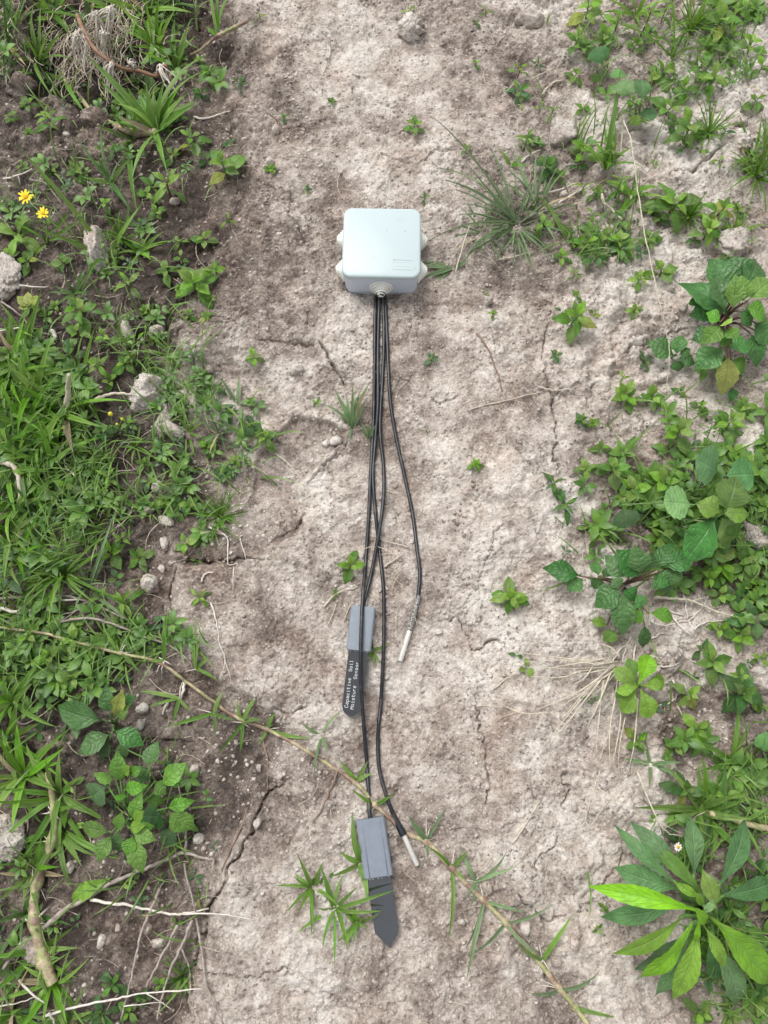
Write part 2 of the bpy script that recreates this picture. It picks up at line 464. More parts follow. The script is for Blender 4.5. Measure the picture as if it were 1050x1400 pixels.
def terrain(x, y):
    wx = x + fbm(x, y, 28, 3, 3) * 0.010 + fbm(x, y, 120, 2, 5) * 0.003
    wy = y + fbm(x, y, 28, 3, 8) * 0.010 + fbm(x, y, 120, 2, 11) * 0.003
    z = fbm(x, y, 5, 3, 21) * 0.010
    damp_shade = np.full(x.shape, 0.375)
    rough = np.full(x.shape, 0.30)
    rough += sstep(0.10, 0.22, x + fbm(x, y, 9, 2, 31) * 0.04) * 0.95
    rough += sstep(-0.15, -0.24, x + fbm(x, y, 9, 2, 33) * 0.03) * 0.75
    rough *= 0.55 + 0.75 * sstep(-0.3, 0.5, fbm(x, y, 13, 2, 35))
    for pts, dz, dd, soft in AREAS:
        poly = px_poly(pts)
        ax = [p[0] for p in poly]; ay = [p[1] for p in poly]
        pad = soft + 0.02
        bx = (x > min(ax) - pad) & (x < max(ax) + pad) & (y > min(ay) - pad) & (y < max(ay) + pad)
        if not bx.any(): continue
        xx, yy = wx[bx], wy[bx]
        d, _ = seg_dist(xx, yy, poly, True)
        sd = np.where(inside(xx, yy, poly), d, -d)
        k = sstep(-soft, soft, sd)
        z[bx] += dz * k
        damp_shade[bx] += dd * k
    # lumps, crust, pits
    lump = billow(x, y, 34, 4, 41) - 0.33
    z += lump * 0.0155 * rough
    f1, f2, cid = worley(wx, wy, 62, 51)
    z += (0.45 - f1) * 0.0055 * rough * sstep(0.25, 0.8, cid)
    calm = sstep(-0.25, 0.35, fbm(x, y, 12, 2, 63))
    z += fbm(x, y, 85, 5, 61, 0.62) * 0.0036 * (0.35 + 0.65 * calm)
    pit = vnoise(x * 210, y * 210, 71) + 0.6 * vnoise(x * 430 + 5, y * 430, 73)
    z -= np.clip(pit - 0.50, 0, 1) * 0.0030 * (0.6 + 0.6 * sstep(-0.2, 0.4, fbm(x, y, 17, 2, 75)))
    g1, g2, gid = worley(x, y, 230, 81)
    z += np.clip(0.42 - g1, 0, 1) * 0.0052 * (gid > 0.55) * (0.45 + 0.9 * sstep(0.0, 0.5, fbm(x, y, 15, 3, 83)))
    # thin crust plates that end in little steps
    pl = fbm(wx, wy, 20, 3, 91)
    for lev in (-0.22, 0.02, 0.24):
        z += sstep(lev - 0.018, lev + 0.018, pl) * 0.0016
    damp_shade += fbm(x, y, 9, 4, 95) * 0.20 - lump * 0.15 * np.minimum(rough, 1)  # lump term paints cavity shade: dips darker, tops paler
    damp_shade -= sstep(0.0, 0.3, x) * 0.025
    # cracks
    for pts, w, dp in CRACKS:
        poly = px_poly(pts)
        ax = [p[0] for p in poly]; ay = [p[1] for p in poly]
        bx = (x > min(ax) - 0.02) & (x < max(ax) + 0.02) & (y > min(ay) - 0.02) & (y < max(ay) + 0.02)
        if not bx.any(): continue
        xx, yy = x[bx], y[bx]
        jx = xx + fbm(xx, yy, 90, 3, 101) * 0.006; jy = yy + fbm(xx, yy, 90, 3, 107) * 0.006
        d, r_ = seg_dist(jx, jy, poly)
        taper = np.minimum(1, np.minimum(r_, 1 - r_) * 6 + 0.25)
        ww = w * 0.37 * taper * (0.75 + 0.5 * vnoise(xx * 150, yy * 150, 109))
        z[bx] -= 1.15 * dp * taper * np.exp(-(d / np.maximum(ww, 5e-4)) ** 2)
    return z, np.clip(damp_shade, 0.0, 1.0)

GZ, GD = terrain(GX, GY)
far = np.maximum(np.maximum(X0 - GX, GX - X1), np.maximum(Y0 - GY, GY - Y1))
fade = 1 - sstep(0.0, 0.6, far)
GZ = GZ * (0.25 + 0.75 * fade)
nx, ny = len(gx), len(gy)
V = np.stack([GX.ravel(), GY.ravel(), GZ.ravel()], 1)
ii = np.arange(nx * ny).reshape(nx, ny)
F = np.stack([ii[:-1, :-1].ravel(), ii[1:, :-1].ravel(), ii[1:, 1:].ravel(), ii[:-1, 1:].ravel()], 1)
me = fast_mesh('ground', V, F, M['soil'])
a_ = me.attributes.new('damp_shade', 'FLOAT', 'POINT')
a_.data.foreach_set('value', GD.ravel().astype(np.float32))
ground = mkobj('ground', me, kind='structure')
ground['label'] = 'cracked pale clay path with darker earth on both sides'

def gz(x, y):
    """height of the soil (scalar or arrays)"""
    x = np.asarray(x, float); y = np.asarray(y, float)
    i = np.clip(np.searchsorted(gx, x) - 1, 0, nx - 2); j = np.clip(np.searchsorted(gy, y) - 1, 0, ny - 2)
    fx = np.clip((x - gx[i]) / (gx[i + 1] - gx[i]), 0, 1); fy = np.clip((y - gy[j]) / (gy[j + 1] - gy[j]), 0, 1)
    return (GZ[i, j] * (1 - fx) + GZ[i + 1, j] * fx) * (1 - fy) + (GZ[i, j + 1] * (1 - fx) + GZ[i + 1, j + 1] * fx) * fy
def damp_shade_at(x, y):
    i = np.clip(np.searchsorted(gx, x) - 1, 0, nx - 2); j = np.clip(np.searchsorted(gy, y) - 1, 0, ny - 2)
    return GD[i, j]
def G(px, py, up=0.0):
    """the point at height up over the soil that the photograph shows at (px, py)"""
    z = 0.0
    for _ in range(4):
        x, y = ray_plane(px, py, z + up)
        z = float(gz(x, y))
    return Vector((x, y, z + up))
# ------------------------------------------------------------------ plastics, metal
def plain(name, col, rough=0.5, spec=0.5, metal=0.0, nscale=None, var=0.15, bump=0.0, bdist=0.0003):
    m, nt, b, _ = newmat(name)
    b.inputs['Roughness'].default_value = rough
    b.inputs['Specular IOR Level'].default_value = spec
    b.inputs['Metallic'].default_value = metal
    if nscale:
        nz = noise_n(nt, obj_coord(nt), nscale, 5, 0.6)
        c = mix_c(nt, 1.0, col, ramp(nt, nz, [(0.3, 1 - var), (0.7, 1 + var)]), 'MULTIPLY')
        nt.links.new(c, b.inputs['Base Color'])
        if bump: nt.links.new(bump_n(nt, nz, bump, bdist), b.inputs['Normal'])
    else:
        b.inputs['Base Color'].default_value = (*col, 1)
    return m
# pale grey moulded plastic with smudges and specks of dirt
m, nt, b, _ = newmat('box_plastic')
oc = obj_coord(nt)
sm = noise_n(nt, oc, 45, 5, 0.65)
c = mix_c(nt, ramp(nt, sm, [(0.56, 0.0), (0.76, 0.45)]), (0.465, 0.545, 0.552), (0.39, 0.45, 0.45))
vv = N(nt, 'ShaderNodeTexVoronoi', i_Scale=95.0); nt.links.new(oc, vv.inputs['Vector'])
sp = math_n(nt, 'MULTIPLY', ramp(nt, vv.outputs['Distance'], [(0.05, 1.0), (0.13, 0.0)]), ramp(nt, vv.outputs['Color'], [(0.34, 1.0), (0.38, 0.0)]))
c = mix_c(nt, math_n(nt, 'MULTIPLY', sp, 0.7), c, (0.30, 0.28, 0.25))
nt.links.new(c, b.inputs['Base Color'])
b.inputs['Roughness'].default_value = 0.42
nt.links.new(bump_n(nt, noise_n(nt, oc, 900, 2), 0.25, 0.0002), b.inputs['Normal'])
M['box'] = m
M['box_body'] = plain('box_body_plastic', (0.56, 0.61, 0.69), 0.5, 0.4, nscale=60, var=0.03)
M['rubber_pale'] = plain('pale_rubber', (0.82, 0.82, 0.76), 0.6, 0.3, nscale=90, var=0.07)
M['cable'] = plain('black_cable_sheath', (0.011, 0.013, 0.017), 0.36, 0.5, nscale=300, var=0.4, bump=0.2)
nt = M['cable'].node_tree; b = [n for n in nt.nodes if n.type == 'BSDF_PRINCIPLED'][0]      # dust from the path
du = ramp(nt, noise_n(nt, obj_coord(nt), 70, 6, 0.7), [(0.52, 0.0), (0.70, 0.55)])
old = b.inputs['Base Color'].links[0].from_socket
nt.links.new(mix_c(nt, du, old, (0.13, 0.115, 0.10)), b.inputs['Base Color'])
M['steel'] = plain('steel_tube', (0.84, 0.81, 0.76), 0.32, 0.6, metal=0.45, nscale=240, var=0.12)
M['print_grey'] = plain('grey_printed_plastic', (0.205, 0.235, 0.275), 0.34, 0.5, nscale=120, var=0.08)
M['pcb'] = plain('black_solder_mask', (0.014, 0.016, 0.019), 0.08, 0.5, nscale=200, var=0.3, bump=0.05)
M['pcb_sheen'] = plain('sky_sheen_solder_mask', (0.018, 0.022, 0.028), 0.05, 0.5, nscale=160, var=0.2, bump=0.03)  # sky sheen put into a bluer base and raised reflectivity
for nm_, ior_ in (('pcb_sheen', 2.3), ('pcb', 1.75)):
    [n for n in M[nm_].node_tree.nodes if n.type == 'BSDF_PRINCIPLED'][0].inputs['IOR'].default_value = ior_
M['pcb_edge'] = plain('board_edge', (0.36, 0.33, 0.24), 0.6)
M['ink'] = plain('white_ink', (0.60, 0.62, 0.63), 0.6)
M['resin'] = plain('clear_glue', (0.42, 0.45, 0.48), 0.25, 0.6, nscale=300, var=0.25)
# printed layers: fine steps across the grey housing
nt = M['print_grey'].node_tree; b = [n for n in nt.nodes if n.type == 'BSDF_PRINCIPLED'][0]
wv = N(nt, 'ShaderNodeTexWave', bands_direction='X', i_Scale=420.0); nt.links.new(obj_coord(nt), wv.inputs['Vector'])
nt.links.new(bump_n(nt, wv.outputs['Fac'], 0.3, 0.0003), b.inputs['Normal'])
# taped sleeve: speckled grey
m, nt, b, _ = newmat('speckled_sleeve')
nz = noise_n(nt, obj_coord(nt), 700, 4, 0.7)
nt.links.new(ramp(nt, nz, [(0.42, (0.07, 0.07, 0.065)), (0.55, (0.34, 0.33, 0.30)), (0.7, (0.55, 0.53, 0.48))]), b.inputs['Base Color'])
b.inputs['Roughness'].default_value = 0.6
M['sleeve'] = m

def rr_outline(w, d, r, seg=6):
    pts = []
    for cx_, cy_, a0 in ((w / 2 - r, d / 2 - r, 0), (-w / 2 + r, d / 2 - r, 90), (-w / 2 + r, -d / 2 + r, 180), (w / 2 - r, -d / 2 + r, 270)):
        for k in range(seg + 1):
            a = math.radians(a0 + 90 * k / seg)
            pts.append((cx_ + r * math.cos(a), cy_ + r * math.sin(a)))
    return pts
def stack(rings):
    """rings: lists of equal length 3-D points, bottom to top; both ends closed"""
    V, F = [], []
    n = len(rings[0])
    for r in rings: V += r
    for i in range(len(rings) - 1):
        for k in range(n):
            k2 = (k + 1) % n
            F.append((i * n + k, i * n + k2, (i + 1) * n + k2, (i + 1) * n + k))
    F.append(tuple(range(n - 1, -1, -1)))
    F.append(tuple((len(rings) - 1) * n + k for k in range(n)))
    return V, F
def rounded_slab(w, d, r, prof):
    """prof: (z, inset) from bottom to top"""
    return stack([[(x, y, z) for x, y in rr_outline(w - 2 * q, d - 2 * q, max(r - q, 0.0008))] for z, q in prof])
def lathe(prof, seg=28):
    """prof: (radius, height along +Z)"""
    return stack([[(r * math.cos(2 * math.pi * k / seg), r * math.sin(2 * math.pi * k / seg), z) for k in range(seg)] for r, z in prof])

# ------------------------------------------------------------------ the junction box
BOX_W, BOX_H = 0.0825, 0.0370
bc = G(520.5, 398)                              # middle of the front bottom edge
BOX_YAW = math.radians(-1.0)
bz = float(np.max(gz(bc.x + np.linspace(-0.03, 0.03, 7)[:, None], bc.y + np.linspace(0.005, 0.07, 7)[None, :])))
bz = float(np.percentile(gz(bc.x + np.linspace(-0.035, 0.035, 15)[:, None] + np.zeros((1, 15)), bc.y + np.linspace(0.005, 0.075, 15)[None, :] + np.zeros((15, 1))), 80))
fx_, fy_ = ray_plane(522.0, 401.5, bz)
box = empty('junction_box', (fx_, fy_ + BOX_W * 0.475, bz), 'pale grey square plastic junction box lying on the clay path', 'junction box', rz=BOX_YAW)
v, f = rounded_slab(BOX_W * 0.945, BOX_W * 0.945, 0.0085, [(-0.003, 0.001), (0.0, 0.0012), (0.0012, 0.0004), (0.004, 0.0), (BOX_H - 0.0064, -0.0004), (BOX_H - 0.0060, 0.0014), (BOX_H - 0.0045, 0.0014)])
mkobj('body', mesh('box_body', v, f, M['box_body'], False), box)
v, f = rounded_slab(BOX_W, BOX_W, 0.0098, [(BOX_H - 0.0052, 0.0014), (BOX_H - 0.0052, 0.0002), (BOX_H - 0.0048, 0.0), (BOX_H - 0.0022, 0.0), (BOX_H - 0.0012, 0.0003), (BOX_H - 0.0004, 0.0010), (BOX_H, 0.0022)])
lid = mkobj('lid', mesh('box_lid', v, f, M['box'], False), box)
def shade_auto(me, ang=40):
    me.polygons.foreach_set('use_smooth', [True] * len(me.polygons))
    me.set_sharp_from_angle(angle=math.radians(ang))
shade_auto(lid.data); shade_auto(box.children[0].data)
# raised label frame in the lid's corner, with its worn unreadable ridges
fr = []
def slab_at(x0, y0, x1, y1, z0, z1):
    V = [(x0, y0, z0), (x1, y0, z0), (x1, y1, z0), (x0, y1, z0), (x0, y0, z1), (x1, y0, z1), (x1, y1, z1), (x0, y1, z1)]
    return V, [(3, 2, 1, 0), (4, 5, 6, 7), (0, 1, 5, 4), (1, 2, 6, 5), (2, 3, 7, 6), (3, 0, 4, 7)]
zt = BOX_H
fx0, fx1, fy0, fy1 = 0.0115, 0.0335, -0.0325, -0.0205
for q in ((fx0, fy0, fx1, fy0 + 0.0006), (fx0, fy1 - 0.0006, fx1, fy1), (fx0, fy0 + 0.0006, fx0 + 0.0006, fy1 - 0.0006), (fx1 - 0.0006, fy0 + 0.0006, fx1, fy1 - 0.0006)):
    fr.append(slab_at(*q, zt - 0.0003, zt + 0.00035))
rr = random.Random(4)
for row, y_ in enumerate((-0.0240, -0.0285)):
    x_ = fx0 + 0.002 + row * 0.0008
    while x_ < fx1 - 0.004:
        w_ = rr.uniform(0.0008, 0.0022)
        fr.append(slab_at(x_, y_, x_ + w_, y_ + 0.0011, zt - 0.0003, zt + 0.0002)); x_ += w_ + 0.0007
v, f = join_geo(fr)
mkobj('raised_frame', mesh('lid_frame', v, f, M['box'], False), lid)
# stepped rubber grommets
prof = [(0.0122, 0.0), (0.0127, 0.0006), (0.0126, 0.0020), (0.0120, 0.0026), (0.0102, 0.0014), (0.0101, 0.0040), (0.0096, 0.0046), (0.0080, 0.0034), (0.0079, 0.0060), (0.0075, 0.0066), (0.0061, 0.0054), (0.0060, 0.0080), (0.0056, 0.0086), (0.0043, 0.0076), (0.0042, 0.0100)]
gv, gf = lathe(prof)
gme = mesh('grommet', gv, gf, M['rubber_pale']); gme.set_sharp_from_angle(angle=math.radians(35))
hb = BOX_W * 0.945 / 2
GZL = 0.0138
for x_, y_, rz in ((0.0, -hb, 0), (-hb, -0.019, -90), (-hb, 0.017, -90), (hb, -0.019, 90), (hb, 0.017, 90), (-0.017, hb, 180), (0.017, hb, 180)):
    g = mkobj('grommet', gme, box)
    g.matrix_local = Matrix.Translation((x_, y_, GZL)) @ Matrix.Rotation(math.radians(rz), 4, 'Z') @ Matrix.Rotation(math.radians(90), 4, 'X')
mouth = Matrix.Translation(box.location) @ Matrix.Rotation(BOX_YAW, 4, 'Z') @ Vector((0, -hb - 0.0085, GZL))

# ------------------------------------------------------------------ probes and their cables
CR = 0.00188
def cable_pts(px, mouth_off, end=None, lifts=None):
    pts = [mouth + Vector((mouth_off[0], 0.012, mouth_off[1])), mouth + Vector((mouth_off[0], 0.0, mouth_off[1]))]
    for i, (a, c) in enumerate(px):
        up = CR * 0.9 + (lifts or {}).get(i, 0.0)
        x, y = ray_plane(a, c, 0.0)
        for _ in range(3):
            # a cable bridges the small dips
            z = float(np.percentile(gz(x + np.linspace(-0.004, 0.004, 5), y + np.linspace(-0.008, 0.008, 5)), 75)) + up
            x, y = ray_plane(a, c, z)
        pts.append(Vector((x, y, z)))
    if end is not None: pts.append(end)
    p = catmull(pts, 6)
    # keep the cable out of the soil
    out = []
    for q in p:
        zz = float(gz(q[0], q[1])) + CR * 0.75
        out.append(Vector((q[0], q[1], max(q[2], zz))))
    for _ in range(2):
        out = [out[0]] + [Vector((out[i].x, out[i].y, max(out[i].z, 0.25 * out[i - 1].z + 0.5 * out[i].z + 0.25 * out[i + 1].z))) for i in range(1, len(out) - 1)] + [out[-1]]
    return out
def add_tube(name, root, pts, rad, mat, sides=10, parent=None):
    Mx = local(root)
    v, f = tube([Mx @ Vector(p) for p in pts], rad, sides)
    me = mesh(name, v, f, mat); me.set_sharp_from_angle(angle=math.radians(50))
    return mkobj(name, me, parent or root)

# temperature probes
def probe(px_cable, off, sleeve_px, tip_px, sleeve_mat, label, lifts=None, sl_r=0.0027):
    a = G(*sleeve_px[0], 0.003); e = G(*sleeve_px[1], 0.0032); t = G(*tip_px, 0.0034)
    root = empty('temperature_probe', (e.x, e.y, float(gz(e.x, e.y))), label, 'temperature probe', 'probes wired to the junction box')
    cp = cable_pts(px_cable, off, a, lifts)
    add_tube('cable', root, cp, CR, M['cable'])
    sp_ = [a + (a - e).normalized() * 0.006, a, a.lerp(e, 0.35), a.lerp(e, 0.7), e]
    add_tube('sleeve', root, sp_, [CR * 1.1, sl_r * 0.82, sl_r * 0.9, sl_r, sl_r], sleeve_mat)
    d = (t - e).normalized()
    add_tube('steel_tip', root, [e - d * 0.004, e, t - d * 0.0006, t], [0.0024, 0.0024, 0.0024, 0.0019], M['steel'], 14)
    return root
probe([(527, 410), (529, 455), (532.7, 537), (540, 590), (553, 650), (564, 703), (570, 750), (574, 785)], (0.0036, -0.0006), [(571, 822), (560, 862)], (547, 904), M['sleeve'],
      'thin steel probe on a single black cable, right of the cable bundle')
probe([(518.5, 410), (516.7, 483), (516.7, 550), (513, 603), (510, 650), (513, 697), (518, 745), (524, 800), (525, 840), (524, 900), (520.7, 960), (516.7, 1007), (519, 1053), (530, 1093)], (0.0002, 0.0026),
      [(541.5, 1122), (552, 1142)], (570.5, 1183), M['cable'], 'steel probe with thick black sleeve beside the lower sensor plate', {2: 0.0012, 3: 0.0012, 6: 0.0004}, 0.0034)

# moisture sensors
def plate(outline, t):
    n = len(outline)
    V = [(x, y, 0) for x, y in outline] + [(x, y, t) for x, y in outline]
    top = tuple(range(n, 2 * n)); bot = tuple(range(n - 1, -1, -1))
    return V, [top, bot] + [(k, (k + 1) % n, n + (k + 1) % n, n + k) for k in range(n)]
def sensor(top_px, tip_px, hw, hl, hh, outline, px_cable, off, label, lifts=None, text=False, flip=0.0, ridge=True):
    A = G(*top_px, 0.006); B = G(*tip_px, 0.002)
    d = B - A; L = d.length
    yaw = math.atan2(d.x, -d.y)
    za = float(np.percentile(gz(A.x + np.linspace(-.01, .01, 5), A.y + np.linspace(-.03, 0, 5)), 85))
    root = empty('moisture_sensor', (A.x, A.y, za), label, 'soil sensor', 'probes wired to the junction box', rz=yaw)
    pitch = math.atan2((B.z - 0.001) - za, L) if L else 0
    pitch = max(min(pitch, 0.06), -0.06)
    R = Matrix.Rotation(-pitch, 4, 'X') @ Matrix.Rotation(flip, 4, 'Y')
    # housing: open-ended sleeve with thick rounded walls, made of a shell round the board
    w2 = hw / 2
    prof = [(-w2, 0.0008), (-w2 + 0.0009, 0), (w2 - 0.0009, 0), (w2, 0.0008), (w2, hh - 0.0016), (w2 - 0.0012, hh - 0.0003), (w2 - 0.0035, hh), (-w2 + 0.0035, hh), (-w2 + 0.0012, hh - 0.0003), (-w2, hh - 0.0016)]
    inn = [(x * 0.90, hh / 2 + (z - hh / 2) * 0.72) for x, z in prof]
    n = len(prof); V = []; F = []
    rj = random.Random(int(top_px[0]))
    for y, pr in ((0.0, inn), (0.0, prof), (-hl * 0.5, prof), (-hl, prof), (-hl, inn)):
        for i_, (x, z) in enumerate(pr):
            yy = y + (rj.uniform(-0.0008, 0.0006) if y == -hl and pr is prof else 0)
            V.append((x, yy, z))
    for i in range(4):
        for k in range(n):
            k2 = (k + 1) % n
            F.append((i * n + k, (i + 1) * n + k, (i + 1) * n + k2, i * n + k2))
    F.append(tuple(range(n)))                      # plug where the cable goes in
    V = [R @ Vector(p) for p in V]
    me = mesh('housing', V, F, M['print_grey']); shade_auto(me, 32)
    h = mkobj('housing', me, root)
    if ridge:
        prts = []
        for x in (w2 - 0.0042, -w2 + 0.0050):
            prts.append(tube([(x, -0.0003, hh), (x, -hl * 0.5, hh + 0.0001), (x, -hl * 0.985, hh)], 0.00045, 6))
        v, f = join_geo(prts)
        mkobj('ridge', mesh('ridge', [R @ Vector(p) for p in v], f, M['print_grey']), h)
    # line of glue that seals the mouth
    gl = []
    for k in range(9):
        x = -w2 * 0.84 + k * w2 * 0.21 + rj.uniform(-.0006, .0006)
        gl.append(tube([(x - 0.0012, -hl - 0.0002, hh * 0.62), (x, -hl - rj.uniform(0.0006, 0.0022), hh * 0.66), (x + 0.0014, -hl - 0.0002, hh * 0.62)], rj.uniform(0.0005, 0.0009), 5))
    v, f = join_geo(gl)
    mkobj('glue_bead', mesh('glue_bead', [R @ Vector(p) for p in v], f, M['resin']), root)
    # board
    V, F = plate(outline, 0.0016)
    bzv = hh * 0.36
    me = mesh('blade', [R @ Vector((x, y, z + bzv)) for x, y, z in V], F, [M['pcb'] if text else M['pcb_sheen'], M['pcb_edge']], False)
    for i, p in enumerate(me.polygons): p.material_index = 0 if i < 2 else 1
    bl = mkobj('blade', me, root)
    cp = cable_pts(px_cable, off, None, lifts)
    Ain = A.copy(); Ain.z = za + hh * 0.55
    dirv = Vector((d.x, d.y, 0)).normalized()
    cp += [Ain - dirv * 0.004, Ain + dirv * 0.004]
    add_tube('cable', root, cp, CR, M['cable'])
    return root, bl, R, bzv + 0.0016
# lower one: pointed plate
hw = 0.0255
W = 0.0212
lower, lbl, _, _ = sensor((506, 1118), (531, 1286), hw, 0.0490, 0.0105, [(-W / 2, 0), (W / 2, 0)][::-1] + [(-W / 2, -0.0945), (0.0005, -0.1085), (W / 2, -0.0945)],
      [(513.5, 410), (512, 483), (511, 563), (506.7, 650), (504, 710), (500, 767), (495.7, 820), (493.3, 887), (494, 940), (498, 1000), (501.7, 1047), (504.5, 1090)], (-0.0034, -0.0004),
      'lower grey moisture sensor with a bare pointed black plate', {6: 0.0110, 7: 0.0125, 8: 0.0105, 9: 0.0030}, flip=0.0)
# middle one: rounded plate with white lettering
W = 0.0190
arc = [(-W / 2, -0.094)] + [(-W / 2 + 0.0075 - 0.0075 * math.cos(a), -0.094 - 0.0085 * math.sin(a)) for a in (0.5, 0.9, 1.3)] + [(0.0 + 0.001, -0.1035), (W / 2 - 0.0035, -0.0995), (W / 2, -0.094)]
middle, mbl, R_, ztop = sensor((497, 830), (481, 974), 0.0235, 0.0415, 0.0090, [(W / 2, 0), (-W / 2, 0)] + arc,
      [(523.5, 410), (525, 460), (523, 517), (520, 567), (520, 597), (524, 633), (525, 667), (522, 703), (513, 757), (505, 797)], (0.0020, 0.0020),
      'middle moisture sensor with white lettering on its black plate', {4: 0.0016, 7: 0.0034, 8: 0.0030, 3: 0.0014}, text=True, ridge=False)
GLYPH = {  # strokes on a 4 x 6 grid, like the plotted letters of a circuit board
 'C': [[(4, 5), (3, 6), (1, 6), (0, 5), (0, 1), (1, 0), (3, 0), (4, 1)]], 'S': [[(4, 5), (3, 6), (1, 6), (0, 5), (0, 4), (1, 3), (3, 3), (4, 2), (4, 1), (3, 0), (1, 0), (0, 1)]],
 'M': [[(0, 0), (0, 6), (2, 3), (4, 6), (4, 0)]], 'a': [[(0.5, 4), (3, 4), (3.6, 3.3), (3.6, 0)], [(3.6, 2.3), (1, 2.3), (0.2, 1.6), (0.2, 0.7), (1, 0), (2.6, 0), (3.6, 0.8)]],
 'p': [[(0.2, 4), (0.2, -2)], [(0.2, 3), (1.2, 4), (2.8, 4), (3.7, 3), (3.7, 1), (2.8, 0), (1.2, 0), (0.2, 1)]], 'c': [[(3.6, 3.2), (2.8, 4), (1, 4), (0.2, 3.1), (0.2, 0.9), (1, 0), (2.8, 0), (3.6, 0.8)]],
 'i': [[(1, 4), (2, 4), (2, 0)], [(1, 0), (3, 0)], [(2, 5.4), (2, 6)]], 't': [[(1.2, 6), (1.2, 0.9), (2, 0), (3.4, 0)], [(0, 4), (3.2, 4)]], 'v': [[(0.2, 4), (2, 0), (3.8, 4)]],
 'e': [[(0.2, 2.1), (3.7, 2.1), (3.7, 3), (2.8, 4), (1.1, 4), (0.2, 3), (0.2, 1), (1.1, 0), (3.3, 0)]], 'o': [[(1.1, 0), (0.2, 1), (0.2, 3), (1.1, 4), (2.8, 4), (3.7, 3), (3.7, 1), (2.8, 0), (1.1, 0)]],
 'l': [[(1, 6), (2, 6), (2, 0)], [(1, 0), (3, 0)]], 's': [[(3.5, 3.5), (2.8, 4), (1, 4), (0.3, 3.2), (1, 2.2), (2.8, 1.8), (3.6, 0.9), (2.8, 0), (0.9, 0), (0.2, 0.5)]],
 'u': [[(0.2, 4), (0.2, 0.9), (1, 0), (2.4, 0), (3.6, 1.2)], [(3.6, 4), (3.6, 0)]], 'r': [[(0.4, 4), (0.4, 0)], [(0.4, 2.4), (1.8, 4), (3.4, 4)]], 'n': [[(0.3, 4), (0.3, 0)], [(0.3, 2.8), (1.6, 4), (2.8, 4), (3.6, 3.1), (3.6, 0)]]}
def lettering(s, x, y0, height):
    u = height / 6.0; hw_ = 0.00019; V, F = [], []
    for k, ch in enumerate(s):
        for st in GLYPH.get(ch, ()):
            for (ax, ay), (bx, by) in zip(st, st[1:]):
                p, q = Vector(((k * 5.75 + ax) * u, ay * u)), Vector(((k * 5.75 + bx) * u, by * u))
                d = (q - p).normalized() * hw_; nrm = Vector((-d.y, d.x)); n0 = len(V)
                for w in (p - d * 0.5 - nrm, q + d * 0.5 - nrm, q + d * 0.5 + nrm, p - d * 0.5 + nrm): V.append((w.x, w.y, 0.00002 * (len(F) % 5)))
                F.append((n0, n0 + 1, n0 + 2, n0 + 3))
    me = mesh('lettering', V, F, M['ink'], False)
    me.transform(R_ @ Matrix.Translation((x, y0, ztop + 0.00006)) @ Matrix.Rotation(math.radians(90), 4, 'Z'))
    return mkobj('lettering', me, mbl)
lettering('Capacitive  Soil', -0.0042, -0.0955, 0.0029)
lettering('Moisture  Sensor', 0.0012, -0.0965, 0.0029)
